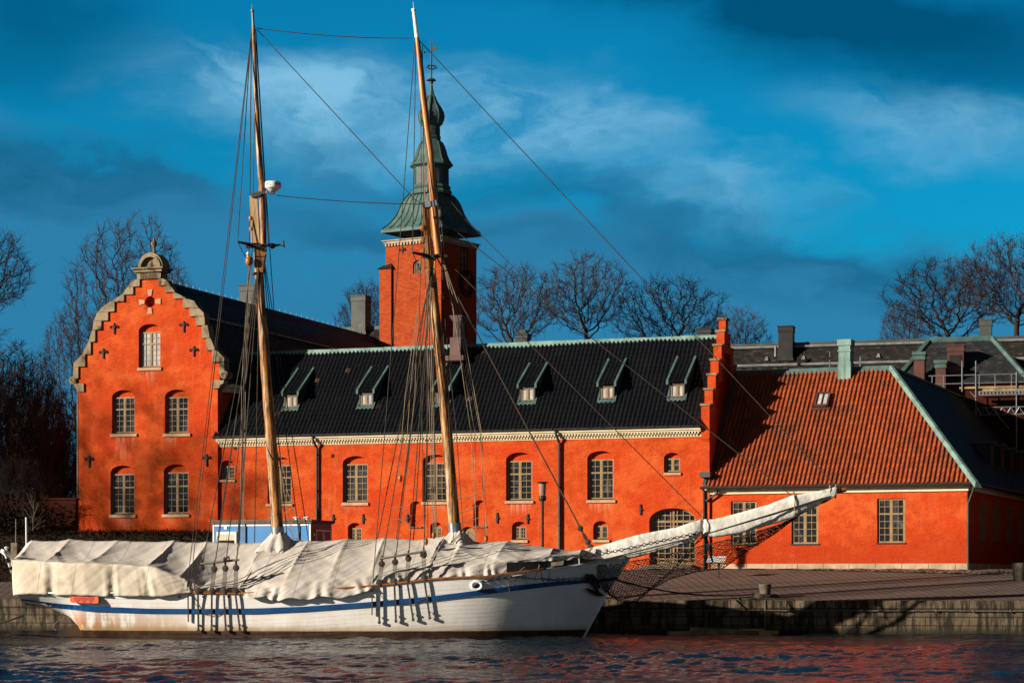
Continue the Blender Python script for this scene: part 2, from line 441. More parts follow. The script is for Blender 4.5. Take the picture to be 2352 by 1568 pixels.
M['cabin_dark'] = mat('navy_door_panel', (0.020, 0.035, 0.10), (0.03, 0.045, 0.12), 1.2, 0.5)
M['orange'] = mat('orange_board', (0.60, 0.085, 0.012), (0.50, 0.065, 0.01), 4.0, 0.5)
M['heart'] = mat('red_heart_paint', (0.40, 0.018, 0.012), (0.34, 0.015, 0.01), 4.0, 0.5)
M['redtext'] = mat('red_lettering', (0.45, 0.02, 0.03))
M['darktext'] = mat('dark_lettering', (0.02, 0.02, 0.03))
M['bark'] = mat('dark_bark', (0.022, 0.017, 0.014), (0.040, 0.030, 0.025), 2.0, 0.9, bump=(10, 0.6, 0.03), spec=0.1)
M['twig'] = mat('bare_twigs', (0.030, 0.020, 0.016), (0.046, 0.031, 0.025), 1.0, 0.9, spec=0.1)
M['hedge'] = mat('bare_brown_hedge', (0.030, 0.017, 0.009), (0.018, 0.013, 0.007), 3.0, 0.9, spec=0.1)
M['leaf'] = mat('withered_foliage', (0.012, 0.012, 0.006), (0.02, 0.016, 0.008), 2.0, 0.8, spec=0.2)
M['lamp_glass'] = mat('clear_lamp_glass', (0.34, 0.20, 0.16), (0.26, 0.15, 0.12), 2.0, 0.1)
M['timber'] = mat('wet_timber', (0.34, 0.24, 0.10), (0.16, 0.11, 0.05), 2.0, 0.7, bump=(10, 0.4, 0.01))
M['yellow'] = mat('yellow_timber', (0.42, 0.28, 0.05), (0.30, 0.19, 0.04), 3.0, 0.6)
M['granite'] = mat('dark_granite', (0.16, 0.125, 0.085), (0.085, 0.07, 0.05), 4.0, 0.85, bump=(16, 0.6, 0.015))

# ------------------------------------------------------------------ geometry helpers
WL = {}                              # world position of every object's origin
V = Vector


class MB:
    """collects faces in world coordinates and links them as ONE mesh object"""
    def __init__(self):
        self.v, self.f, self.uv = [], [], None

    def add(self, vs, fs):
        o = len(self.v)
        self.v.extend([tuple(p) for p in vs])
        self.f.extend([tuple(i + o for i in f) for f in fs])

    def poly(self, *pts):
        self.add(pts, [tuple(range(len(pts)))])

    def hexa(self, p):
        """eight corners: bottom ring 0-3, top ring 4-7"""
        self.add(p, [(3, 2, 1, 0), (4, 5, 6, 7), (0, 1, 5, 4), (1, 2, 6, 5), (2, 3, 7, 6), (3, 0, 4, 7)])

    def box(self, F, s0, s1, y0, y1, z0, z1, taper=0.0):
        t = taper
        self.hexa([F.pt(s0, y0, z0), F.pt(s1, y0, z0), F.pt(s1, y1, z0), F.pt(s0, y1, z0),
                   F.pt(s0 + t, y0 + t, z1), F.pt(s1 - t, y0 + t, z1), F.pt(s1 - t, y1 - t, z1), F.pt(s0 + t, y1 - t, z1)])

    def prism(self, F, poly, y0, y1):
        """outline in the (s, z) plane of F pushed from y0 to y1"""
        n = len(poly)
        tri = geometry.tessellate_polygon([[V((a, b, 0)) for a, b in poly]])
        vs = [F.pt(a, y0, b) for a, b in poly] + [F.pt(a, y1, b) for a, b in poly]
        area = sum(poly[i][0] * poly[(i + 1) % n][1] - poly[(i + 1) % n][0] * poly[i][1] for i in range(n))
        fs = []
        for t in tri:
            a, b, c = t
            ar = (poly[b][0] - poly[a][0]) * (poly[c][1] - poly[a][1]) - (poly[c][0] - poly[a][0]) * (poly[b][1] - poly[a][1])
            if ar < 0:
                a, c = c, a
            fs.append((a, b, c))
            fs.append((c + n, b + n, a + n))
        for i in range(n):
            j = (i + 1) % n
            fs.append((i, i + n, j + n, j) if area > 0 else (j, j + n, i + n, i))
        self.add(vs, fs)

    def tube(self, pts, r, n=6, cap=True, squash=None):
        pts = [V(p) for p in pts]
        if not hasattr(r, '__len__'):
            r = [r] * len(pts)
        vs, fs = [], []
        ref = None
        for i, p in enumerate(pts):
            d = (pts[min(i + 1, len(pts) - 1)] - pts[max(i - 1, 0)])
            if d.length < 1e-9:
                d = V((0, 0, 1))
            d.normalize()
            if ref is None:
                ref = d.orthogonal()
            a = (ref - d * ref.dot(d))
            if a.length < 1e-6:
                a = d.orthogonal()
            a.normalize()
            ref = a
            b = d.cross(a)
            for j in range(n):
                t = 2 * math.pi * j / n
                vs.append(p + (a * math.cos(t) + b * math.sin(t)) * r[i])
        for i in range(len(pts) - 1):
            for j in range(n):
                q = (j + 1) % n
                fs.append((i * n + j, i * n + q, (i + 1) * n + q, (i + 1) * n + j))
        if cap:
            fs.append(tuple(range(n - 1, -1, -1)))
            fs.append(tuple(range((len(pts) - 1) * n, len(pts) * n)))
        self.add(vs, fs)

    def lathe(self, c, prof, n=24, phase=0.0, axis=None, square=0.0):
        """profile of (radius, height) pairs turned about c; square > 0 pulls the ring towards a square"""
        c = V(c)
        ax = V(axis).normalized() if axis is not None else V((0, 0, 1))
        a = V((1, 0, 0)) if axis is None else ax.orthogonal().normalized()
        b = ax.cross(a)
        vs, fs = [], []
        for r, h in prof:
            for j in range(n):
                t = 2 * math.pi * j / n + phase
                vs.append(c + ax * h + (a * math.cos(t) + b * math.sin(t)) * r)
        m = len(prof)
        for i in range(m - 1):
            for j in range(n):
                q = (j + 1) % n
                fs.append((i * n + j, i * n + q, (i + 1) * n + q, (i + 1) * n + j))
        fs.append(tuple(range(n - 1, -1, -1)))
        fs.append(tuple(range((m - 1) * n, m * n)))
        self.add(vs, fs)

    def build_each(self, name, material, parent=None, **kw):
        """links every separate piece as an object of its own"""
        root = list(range(len(self.v)))

        def find(i):
            while root[i] != i:
                root[i] = root[root[i]]
                i = root[i]
            return i
        for f in self.f:
            a = find(f[0])
            for i in f[1:]:
                root[find(i)] = a
        parts = {}
        for f in self.f:
            parts.setdefault(find(f[0]), []).append(f)
        out = []
        for fs in parts.values():
            ids = sorted({i for f in fs for i in f})
            at_ = {i: q for q, i in enumerate(ids)}
            m = MB()
            m.v = [self.v[i] for i in ids]
            m.f = [tuple(at_[i] for i in f) for f in fs]
            out.append(m.build(name, material, parent, **kw))
        return out

    def build(self, name, material, parent=None, smooth=False, uv=True, at=None, autos=None):
        base = V(at) if at is not None else (WL[parent.name] if parent is not None else V((0, 0, 0)))
        me = bpy.data.meshes.new(name)
        me.from_pydata([(x - base.x, y - base.y, z - base.z) for x, y, z in self.v], [], self.f)
        if uv and len(self.f) < 60000:
            lay = me.uv_layers.new(name='UVMap')
            arr = np.empty(len(me.loops) * 2, dtype=np.float32)
            if self.uv is not None:
                i = 0
                for p in me.polygons:
                    for li in p.loop_indices:
                        vi = me.loops[li].vertex_index
                        arr[2 * li], arr[2 * li + 1] = self.uv[vi]
            else:
                for p in me.polygons:
                    nn = p.normal
                    if abs(nn.z) > 0.95:
                        t, w = V((1, 0, 0)), V((0, 1, 0))
                    else:
                        t = V((-nn.y, nn.x, 0)).normalized()
                        w = nn.cross(t)
                    for li in p.loop_indices:
                        co = V(self.v[me.loops[li].vertex_index])
                        arr[2 * li], arr[2 * li + 1] = co.dot(t), co.dot(w)
            lay.data.foreach_set('uv', arr)
        if smooth:
            me.polygons.foreach_set('use_smooth', [True] * len(me.polygons))
        me.materials.append(M[material] if isinstance(material, str) else material)
        if autos:
            me.set_sharp_from_angle(angle=math.radians(autos))
        o = bpy.data.objects.new(name, me)
        COL.objects.link(o)
        if parent is not None:
            o.parent = parent
        else:
            o.location = base
        WL[o.name] = base.copy()
        return o


def thing(name, label, cat, loc, group=None):
    o = bpy.data.objects.new(name, None)
    o.empty_display_size = 0.3
    o.location = loc
    COL.objects.link(o)
    o['label'] = label
    o['category'] = cat
    if group:
        o['group'] = group
    WL[o.name] = V(loc)
    return o


def tag(o, label, cat, group=None):
    o['label'] = label
    o['category'] = cat
    if group:
        o['group'] = group
    return o


def struct(o, kind='structure'):
    o['kind'] = kind
    return o


class Frame:
    """wall frame: s along the wall to the right, y into the depth, z up; yaw turns the right end nearer"""
    def __init__(self, O, yaw):
        a = math.radians(yaw)
        self.O = V(O)
        self.w = V((math.cos(a), -math.sin(a), 0))
        self.n = V((math.sin(a), math.cos(a), 0))

    def pt(self, s, y, z):
        return self.O + self.w * s + self.n * y + V((0, 0, z))

    def hit(self, p, y=0.0):
        """where the sight line through a measured photo point meets the plane y of this wall -> (s, z)"""
        d = V(((p[0] - CU) / FOC, 1.0, (CV - p[1]) / FOC))
        c = V((0, 0, EYE))
        t = (y - (c - self.O).dot(self.n)) / d.dot(self.n)
        q = c + d * t
        return (q - self.O).dot(self.w), q.z

    def shift(self, s, y, z=0.0):
        f = Frame(self.pt(s, y, z), 0)
        f.w, f.n = self.w.copy(), self.n.copy()
        return f


# measured crops of the photograph: origin (in its 4096-wide pixels) and enlargement
REG = {'A1': (0, 800, 2.2402), 'A2': (0, 1400, 1.96), 'A3': (0, 2050, 2.2969), 'A4': (900, 0, 1.96), 'A6': (900, 700, 3.137),
       'B1': (850, 1200, 2.1382), 'B2': (850, 1700, 2.1382), 'B3': (1850, 1200, 2.1382), 'B4': (1850, 1700, 2.1382),
       'B5': (2750, 1200, 1.7474), 'B6': (2750, 1850, 1.7474), 'B7': (700, 2050, 1.96), 'C': (1450, 0, 1.4255)}


def D(reg, x, y):
    a, b, s = REG[reg]
    return (a + x / s) / 1.74150, (b + y / s) / 1.74150


def at(p, Y):
    """measured point placed at its real distance Y"""
    return V(((p[0] - CU) / FOC * Y, Y, EYE + (CV - p[1]) / FOC * Y))


def lerp(a, b, t):
    return a + (b - a) * t


def table(tab, x):
    """piecewise linear lookup in rows (x, a, b, ...)"""
    if x <= tab[0][0]:
        return tab[0][1:]
    for p, q in zip(tab, tab[1:]):
        if x <= q[0]:
            t = (x - p[0]) / (q[0] - p[0])
            return tuple(lerp(u, v, t) for u, v in zip(p[1:], q[1:]))
    return tab[-1][1:]


def arch(s0, s1, z0, zs, za, n=14):
    """opening outline: straight jambs and an elliptical head"""
    pts = [(s0, z0), (s1, z0)]
    c, a = (s0 + s1) / 2, (s1 - s0) / 2
    for i in range(n + 1):
        t = math.pi * i / n
        pts.append((c + a * math.cos(t), zs + (za - zs) * math.sin(t)))
    return pts


def wall_with_holes(mb, F, outline, holes, y=0.0):
    """front face with openings; every opening gets jambs and a back face at its depth"""
    vs, edges = [], []

    def loop(pl):
        o = len(vs)
        vs.extend([V((a, b)) for a, b in pl])
        edges.extend([(o + i, o + (i + 1) % len(pl)) for i in range(len(pl))])
    loop(outline)
    for h, d in holes:
        loop(h)
    rv, re, rf, *_ = geometry.delaunay_2d_cdt(vs, edges, [], 0, 1e-5)

    def inside(pl, x, z):
        c = False
        j = len(pl) - 1
        for i in range(len(pl)):
            if (pl[i][1] > z) != (pl[j][1] > z) and x < (pl[j][0] - pl[i][0]) * (z - pl[i][1]) / (pl[j][1] - pl[i][1]) + pl[i][0]:
                c = not c
            j = i
        return c
    fs = []
    for f in rf:
        x = sum(rv[i].x for i in f) / len(f)
        z = sum(rv[i].y for i in f) / len(f)
        if inside(outline, x, z) and not any(inside(h, x, z) for h, d in holes):
            a, b, c = f[:3]
            ar = (rv[b].x - rv[a].x) * (rv[c].y - rv[a].y) - (rv[c].x - rv[a].x) * (rv[b].y - rv[a].y)
            fs.append(tuple(f) if ar > 0 else tuple(reversed(f)))
    mb.add([F.pt(p.x, y, p.y) for p in rv], fs)
    for h, d in holes:
        n = len(h)
        mb.add([F.pt(a, y, b) for a, b in h] + [F.pt(a, y + d, b) for a, b in h],
               [(i, (i + 1) % n, (i + 1) % n + n, i + n) for i in range(n)] + [tuple(range(n, 2 * n))])


def window(parent, F, s0, s1, z0, z1, y, up=2, low=4, cols=2, leaves=2, split=0.34, sill=None, glass='glass', fw=0.075):
    """casement window whose outer frame fills s0..s1, z0..z1 with its back on the plane y"""
    d = 0.07
    m = MB()
    m.box(F, s0, s0 + fw, y - d, y, z0, z1)
    m.box(F, s1 - fw, s1, y - d, y, z0, z1)
    m.box(F, s0 + fw, s1 - fw, y - d, y, z0, z0 + fw)
    m.box(F, s0 + fw, s1 - fw, y - d, y, z1 - fw, z1)
    zt = z1 - (z1 - z0) * split if up else None
    lw = (s1 - s0 - 2 * fw) / leaves
    spans = [(z0 + fw, zt - 0.04, low), (zt + 0.04, z1 - fw, up)] if up else [(z0 + fw, z1 - fw, low)]
    if up:
        m.box(F, s0 + fw, s1 - fw, y - d - 0.012, y - 0.003, zt - 0.04, zt + 0.04)
    for i in range(1, leaves):
        s = s0 + fw + lw * i
        for a, b, r in spans:
            m.box(F, s - 0.05, s + 0.05, y - d - 0.008, y - 0.004, a, b)
    for i in range(leaves):
        a0 = s0 + fw + lw * i + (0.05 if i else 0)
        a1 = s0 + fw + lw * (i + 1) - (0.05 if i < leaves - 1 else 0)
        for za, zb, r in spans:
            m.box(F, a0, a0 + 0.035, y - d + 0.006, y - 0.006, za, zb)
            m.box(F, a1 - 0.035, a1, y - d + 0.006, y - 0.006, za, zb)
            for c in range(1, cols):
                s = lerp(a0, a1, c / cols)
                m.box(F, s - 0.014, s + 0.014, y - d + 0.012, y - 0.01, za, zb)
            for c in range(1, r):
                z = lerp(za, zb, c / r)
                m.box(F, a0 + 0.035, a1 - 0.035, y - d + 0.014, y - 0.012, z - 0.014, z + 0.014)
    w = m.build('window', 'frame', parent)
    g = MB()
    g.box(F, s0 + fw * 0.5, s1 - fw * 0.5, y - 0.028, y - 0.02, z0 + fw * 0.5, z1 - fw * 0.5)
    g.build('glass', glass, w)
    if sill:
        a, b, top, bot, dd = sill
        q = MB()
        q.box(F, a, b, -0.09, min(y, 0.24) - 0.075, bot, top)
        q.build('sill', 'sill', w)
        q = MB()
        q.hexa([F.pt(s0 - 0.03, -0.02, top + 0.003), F.pt(s1 + 0.03, -0.02, top + 0.003), F.pt(s1 + 0.03, y - d, top + 0.003), F.pt(s0 - 0.03, y - d, top + 0.003),
                F.pt(s0 - 0.03, -0.02, top + 0.018), F.pt(s1 + 0.03, -0.02, top + 0.018), F.pt(s1 + 0.03, y - d, z0 + 0.02), F.pt(s0 - 0.03, y - d, z0 + 0.02)])
        q.build('sill_flashing', 'darkmetal', w)
    return w


def tiled(F, s0, s1, y0, z0, y1, z1, pitch=0.24, row=0.36, amp=0.045, keep=None, seed=1):
    """a real pantile surface from eave (y0,z0) to ridge (y1,z1); keep(s, t) drops what lies outside"""
    L = math.hypot(y1 - y0, z1 - z0)
    dy, dz = (y1 - y0) / L, (z1 - z0) / L
    up = F.n * (-dz) + V((0, 0, dy))               # outward normal of the slope
    along = F.n * dy + V((0, 0, dz))
    nc, nr, k = max(1, round((s1 - s0) / pitch)), max(1, round(L / row)), 6
    prof = [0.0, 0.62, 1.0, 0.95, 0.5, 0.05]
    rnd = random.Random(seed)
    shade = [[(rnd.random(), rnd.random(), rnd.random()) for _ in range(nc)] for _ in range(nr)]
    vs, fs, cs = [], [], []
    cols = nc * k + 1
    for r in range(nr):
        for e in (0, 1):
            t = (r + e) * L / nr + (0.03 if e else 0.0)
            for c in range(cols):
                s = lerp(s0, s1, c / (cols - 1))
                h = amp * prof[c % k] + (0.035 if e == 0 else 0.0) + 0.03 * mnoise.noise(V((s * 0.4, t * 0.4, seed))) + 0.012 * (shade[r][min(c // k, nc - 1)][2] - 0.5)
                j = 0.035 * (shade[r][min(c // k, nc - 1)][1] - 0.5)
                vs.append(F.pt(s, y0, z0) + along * (t + (j if e == 0 else 0)) + up * h)
    for r in range(nr):
        for c in range(cols - 1):
            sc, tc = lerp(s0, s1, (c + 0.5) / (cols - 1)), (r + 0.5) * L / nr
            if keep and not keep(sc, tc / L):
                continue
            a = (2 * r) * cols + c
            fs.append((a, a + 1, a + cols + 1, a + cols))
            cs.append(shade[r][c // k])
            if r:
                b = (2 * r - 1) * cols + c
                fs.append((b, b + 1, a + 1, a))
                cs.append((1.0, 0.5, 0.5))
            else:
                lo = [vs[a] - up * 0.06, vs[a + 1] - up * 0.06]
                o = len(vs)
                vs.extend(lo)
                fs.append((o, o + 1, a + 1, a))
                cs.append((0.5, 0.5, 0.5))
    return vs, fs, cs


def build_tiles(name, material, parent, surf):
    m = MB()
    m.v, m.f = [tuple(p) for p in surf[0]], surf[1]
    o = m.build(name, material, parent, smooth=False, uv=False)
    at_ = o.data.attributes.new('tile', 'FLOAT_COLOR', 'FACE')
    at_.data.foreach_set('color', np.array([(*c, 1.0) for c in surf[2]], dtype=np.float32).ravel())
    return o


def quay_y(x):
    return 98.0 - 0.14 * (x - 3.7)


def ground_z(x, y):
    t = min(max((y - quay_y(x)) / 14.0, 0.0), 1.0)
    return 1.47 + 1.42 * t


# ------------------------------------------------------------------ ground, water, quay
def smooth_coords(parts):
    o = []
    for a, b, n in parts:
        o += list(np.linspace(a, b, n, endpoint=False))
    return np.array(o + [parts[-1][1]])


def make_ground():
    xs = smooth_coords([(-1500, -60, 12), (-60, 60, 60), (60, 1500, 12)])
    offs = [0.0, 2, 4, 6, 8, 10, 12, 14, 18, 30, 80, 300, 1500]
    m = MB()
    for d in offs:
        for x in xs:
            y = quay_y(x) + d
            z = ground_z(x, y) + (0.02 * mnoise.noise(V((x * 0.35, y * 0.35, 1))) if 0 < d < 20 else 0.0)
            m.v.append((x, y, z))
    nx = len(xs)
    for i in range(len(offs) - 1):
        for j in range(nx - 1):
            a = i * nx + j
            m.f.append((a, a + 1, a + nx + 1, a + nx))
    struct(m.build('street', 'ground', smooth=True))


def make_water():
    rnd = np.random.default_rng(5)
    xs = smooth_coords([(-900, -60, 40), (-60, -26, 60), (-26, 26, 470), (26, 60, 60), (60, 900, 40)])
    ys = smooth_coords([(-300, 20, 40), (20, 50, 60), (50, 104, 470), (104, 112, 8)])
    X, Y = np.meshgrid(xs, ys)
    Z = np.zeros_like(X)
    gate = 0.62 + 0.38 * np.sin(X * 0.21 + 1.3 * np.sin(Y * 0.13)) * np.sin(Y * 0.19 + 0.7 + 0.8 * np.sin(X * 0.17))
    warp = 0.9 * np.sin(X * 0.33 + Y * 0.21) + 0.7 * np.sin(X * 0.15 - Y * 0.42 + 1.0)
    for n_, lo_, hi_, steep, spread in ((16, 1.6, 6.0, 0.034, 0.6), (30, 0.62, 1.6, 0.036, 0.8), (30, 0.34, 0.62, 0.022, 1.0)):
        for i in range(n_):
            lam = lo_ * (hi_ / lo_) ** rnd.random()
            ang = rnd.normal(0.5, spread)
            kx, ky = math.sin(ang) * 2 * math.pi / lam, math.cos(ang) * 2 * math.pi / lam
            s = np.sin(kx * (X + 0.25 * warp) + ky * (Y + 0.35 * warp) + rnd.random() * 6.28)
            Z += steep * lam / 6.283 * gate * (s - 0.35 * np.abs(s) + 0.15)
    near = np.clip((140 - np.hypot(X, Y - 75)) / 60, 0, 1)
    Z *= near
    m = MB()
    m.v = np.stack([X.ravel(), Y.ravel(), Z.ravel()], 1).tolist()
    nx = len(xs)
    m.f = [(i * nx + j, i * nx + j + 1, (i + 1) * nx + j + 1, (i + 1) * nx + j) for i in range(len(ys) - 1) for j in range(nx - 1)]

    def f(q, co, col, h):
        a = q.noise(q.scale(co, (1.0, 0.7, 1)), 7.0, 5.0, 0.7, 0.8)
        b = q.noise(q.scale(co, (1.0, 0.7, 1)), 2.1, 5.0, 0.7, 0.8)
        return col, q.m('ADD', q.m('MULTIPLY', a, 0.5), b)
    M['water'] = mat('dark_river_water', (0.004, 0.007, 0.010), None, 1, 0.05, bump=(1, 0.9, 0.11), fn=f, spec=0.5)
    M['water'].node_tree.nodes['Principled BSDF'].inputs['IOR'].default_value = 1.21
    struct(m.build('water', 'water', smooth=True, uv=False))


make_ground()
make_water()

FQ = Frame((3.7, 98.0, 0), math.degrees(math.atan(0.14)))
mb = MB()
mb.box(FQ, -120, 120, 0.03, 0.8, -1.2, 1.085)
mb.box(FQ, -120, 120, -0.02, 1.0, 1.09, 1.478)
tag(mb.build('quay_wall', 'quay', at=(3.7, 98, 0)), 'long stained quay wall of stone blocks rising from the water', 'quay wall')
mb = MB()
mb.tube([FQ.pt(-3 + i * 1.3, -0.06, 1.03 + 0.012 * math.sin(i * 1.9)) for i in range(60)], 0.028, 6)
for i in range(24):
    mb.box(FQ, -2.5 + i * 1.6, -2.45 + i * 1.6, -0.1, -0.02, 0.97, 1.09)
tag(mb.build('quay_pipe', 'granite', at=FQ.pt(0, 0, 1.03)), 'thin grey pipe clipped along the face of the quay wall', 'pipe')

# ------------------------------------------------------------------ the long wing and the gabled wing share one front line
FM = Frame((9.94, 114.0, 0), 19.3)
GZ = 2.6                              # foot of the walls


def measured(F, reg, x0, y0, x1, y1, y=0.0):
    a = F.hit(D(reg, x0, y1), y)
    b = F.hit(D(reg, x1, y0), y)
    return a[0], b[0], (F.hit(D(reg, x0, y1), y)[1] + F.hit(D(reg, x1, y1), y)[1]) / 2, (F.hit(D(reg, x0, y0), y)[1] + b[1]) / 2


def opening(F, reg, x0, x1, ya, yb, rise=0.27, depth=0.25):
    s0, s1, zb, za = measured(F, reg, x0, ya, x1, yb)
    return (arch(s0, s1, zb, za - (s1 - s0) * rise, za), depth), (s0, s1, zb, za)


def window_set(parent, F, specs, depth=0.25):
    """specs: region, opening x0 x1 apex bottom, window top, sill x0 x1 y1, rows; returns the holes"""
    holes, todo = [], []
    for sp in specs:
        reg, x0, x1, ya, yb, fy0, sl, kw = sp
        h, (s0, s1, zb, za) = opening(F, reg, x0, x1, ya, yb, sp[7].pop('rise', 0.27), depth)
        holes.append(h)
        z1 = F.hit(D(reg, (x0 + x1) / 2, fy0), depth)[1]
        sill = None
        if sl:
            a, b, bot, top = measured(F, reg, sl[0], yb, sl[1], sl[2], -0.09)
            sill = (a, b, zb - 0.004, bot, 0)
        todo.append((s0 + 0.012, s1 - 0.012, zb + 0.05, z1, sill, kw))
    return holes, [lambda t=t: window(parent, F, t[0], t[1], t[2], t[3], depth - 0.004, sill=t[4], **t[5]) for t in todo]


def streaked_wall(name, F, runs):
    """the limewashed wall with pale lime runs below some sills: (s0, s1, z of the sill foot, length, strength)"""
    o = F.O.dot(F.w)

    def f(q, co, col, h):
        col, h = f_wall(q, co, col, h)
        x, y, z = q.xyz(co)
        run = q.noise(q.vec(q.m('MULTIPLY', x, 7.0), q.m('MULTIPLY', y, 0.35)), 1.0, 5.0, 0.65)
        for s0, s1, zt, ln, st in runs:
            c = o + (s0 + s1) / 2
            w = (s1 - s0) / 2
            a = q.step(q.m('ABSOLUTE', q.m('SUBTRACT', x, c)), w * 0.6, w * 1.1, 1.0, 0.0)
            b = q.m('MULTIPLY', q.step(y, zt - ln, zt - 0.05), q.step(y, zt + 0.03, zt + 0.06, 1.0, 0.0))
            col = q.mix(q.m('MULTIPLY', q.m('MULTIPLY', a, b), q.m('MULTIPLY', q.step(run, 0.42, 0.66), st)), col, (0.60, 0.30, 0.19))
        return col, h
    M[name] = mat(name, (0.55, 0.084, 0.015), (0.41, 0.047, 0.009), 1.5, 0.9, bump=(14, 0.8, 0.04), coord='UV', fn=f, spec=0.1)
    return name


def iron_bar(F, parent, reg, x, y0, y1, fleur=False):
    s, z1 = F.hit(D(reg, x, y0))
    _, z0 = F.hit(D(reg, x, y1))
    m = MB()
    if fleur:
        m.box(F, s - 0.04, s + 0.04, -0.075, 0.0, z0, z1 - 0.05)
        for sg in (-1, 1):
            m.tube([F.pt(s, -0.05, z1 - 0.34), F.pt(s + sg * 0.10, -0.05, z1 - 0.17), F.pt(s + sg * 0.22, -0.05, z1 - 0.13), F.pt(s + sg * 0.27, -0.05, z1 - 0.22), F.pt(s + sg * 0.20, -0.05, z1 - 0.27)], 0.032, 6)
        m.prism(F, [(s - 0.07, z1 - 0.12), (s, z1 - 0.24), (s + 0.07, z1 - 0.12), (s, z1 + 0.02)], -0.08, -0.005)
    else:
        zc = (z0 + z1) / 2
        m.prism(F, [(s - 0.03, z0), (s + 0.03, z0), (s + 0.055, zc), (s + 0.03, z1), (s - 0.03, z1), (s - 0.055, zc)], -0.07, 0.0)
        m.box(F, s - 0.02, s + 0.10, -0.09, -0.02, zc - 0.03, zc + 0.03)
    return m.build('wall_anchor', 'iron', parent)


# ---- gabled wing
FG = FM.shift(0, -0.16)
gw = thing('gabled_building', 'tall orange building with curved stepped gable and five casement windows', 'building', FG.pt(-31, 0, GZ))
gl = lambda x, y: FG.hit(D('A1', x, y))
G2 = lambda x, y: FG.hit(D('A2', x, y))
left_in = [(1262, 690), (1262, 776), (1200, 780), (1200, 846), (1120, 850), (1117, 910), (1035, 912), (1032, 1000), (975, 1000), (973, 1080), (916, 1081), (915, 1162),
           (860, 1165), (859, 1270), (820, 1270), (818, 1381), (770, 1384), (770, 1491), (708, 1494)]
right_in = [(1422, 690), (1424, 768), (1482, 768), (1483, 828), (1561, 829), (1562, 888), (1648, 887), (1648, 968), (1705, 969), (1705, 1045), (1762, 1046), (1762, 1125),
            (1815, 1127), (1815, 1238), (1856, 1238), (1856, 1347), (1908, 1348), (1908, 1455), (1970, 1457)]
sL = FG.hit((180, 1000))[0]
sR = FG.hit((500, 1000))[0]
zc = G2(640, 262)[1]
outline = [(sR, GZ), (sR, G2(1690, 300)[1])]
outline += [G2(1672, 300), G2(1672, 236)]
outline += [(gl(1970, 0)[0], G2(1672, 236)[1])]
outline += [gl(x, y) for x, y in reversed(right_in)]
outline += [gl(x, y) for x, y in left_in]
outline += [(gl(708, 0)[0], zc), (G2(665, 262)[0], zc), G2(665, 326), (sL, G2(640, 326)[1]), (sL, GZ)]
specs = [('A1', 1242, 1437, 1110, 1500, 1183, (1228, 1442, 1525), dict(glass='pale_glass')),
         ('A2', 878, 1057, 312, 655, 370, (862, 1070, 678), dict()),
         ('A2', 1293, 1475, 308, 653, 368, (1275, 1490, 677), dict()),
         ('A2', 866, 1055, 903, 1288, 970, (853, 1060, 1312), dict()),
         ('A2', 1283, 1477, 893, 1285, 957, (1268, 1480, 1308), dict())]
holes, wins = window_set(gw, FG, specs)
cx, cz = gl(1345, 912)
rr = (gl(1385, 912)[0] - gl(1297, 912)[0]) / 2
circ = [(cx + rr * math.cos(t * math.pi / 12), cz + rr * math.sin(t * math.pi / 12)) for t in range(24)]
holes.append((circ, 0.35))
mb = MB()
wall_with_holes(mb, FG, outline, holes)
# roof profile and the side walls
prof = [(1345, 712), (1500, 735), (1600, 838), (1700, 892), (1785, 970), (1828, 1050), (1838, 1120), (1880, 1240), (1930, 1350), (2000, 1450), (2010, 1560)]
rp = [gl(x, y) for x, y in prof]
ax = rp[0][0]
zeave = G2(1760, 262)[1]
rp.append((rp[-1][0] + 0.12, zeave))
lp = [(2 * ax - s, z) for s, z in rp]
DEEP = 30.0
sWR, sWL = sR - 0.02, sL + 0.02
mb.poly(FG.pt(sWR, 0, GZ), FG.pt(sWR, DEEP, GZ), FG.pt(sWR, DEEP, zeave), FG.pt(sWR, 0, zeave))
mb.poly(FG.pt(sWL, DEEP, GZ), FG.pt(sWL, 0, GZ), FG.pt(sWL, 0, zeave), FG.pt(sWL, DEEP, zeave))
sills = [measured(FG, r, a, y - 20, b, y) for r, a, b, y in (('A1', 1240, 1430, 1525), ('A2', 890, 1060, 678), ('A2', 1290, 1400, 677), ('A2', 900, 1050, 1312), ('A2', 1290, 1380, 1308))]
mb.build('wall', streaked_wall('orange_wall_with_lime_runs', FG, [(t[0], t[1], t[2], l, st) for t, l, st in zip(sills, (1.0, 1.9, 0.7, 1.4, 0.5), (0.7, 0.8, 0.5, 0.7, 0.4))]), gw)
for w in wins:
    w()
mb = MB()
ring = lp[::-1] + rp[1:]
for (a, b), (c, d) in zip(ring, ring[1:]):
    mb.poly(FG.pt(a, 0.5, b), FG.pt(c, 0.5, d), FG.pt(c, DEEP, d), FG.pt(a, DEEP, b))
mb.poly(*[FG.pt(a, 0.5, b) for a, b in ring])
roof = mb.build('roof', 'slate', gw)
mb = MB()
mb.tube([FG.pt(ax, y, rp[0][1] + 0.02) for y in (0.5, 10, 20, DEEP)], 0.13, 6)
for i in range(34):
    mb.box(FG, ax - 0.015, ax + 0.015, 1 + i * 0.85, 1.03 + i * 0.85, rp[0][1] + 0.1, rp[0][1] + 0.30)
mb.build('ridge_cap', 'pale_metal', roof)
mb = MB()
bs, bz = rp[5]
mb.tube([FG.pt(bs + 0.05, y, bz) for y in (0.5, 10, 20, DEEP)], 0.07, 4)
mb.build('roof_flashing', 'pale_metal', roof)
mb = MB()
for i in range(9):
    mb.box(FG.shift(bs + 0.15 + i * 0.12, 4.2 + 0.05 * i), 0, 0.42, 0, 0.05, bz - 0.1 - i * 0.40, bz - 0.05 - i * 0.40)
mb.build('roof_ladder', 'pale_metal', roof)
mb = MB()
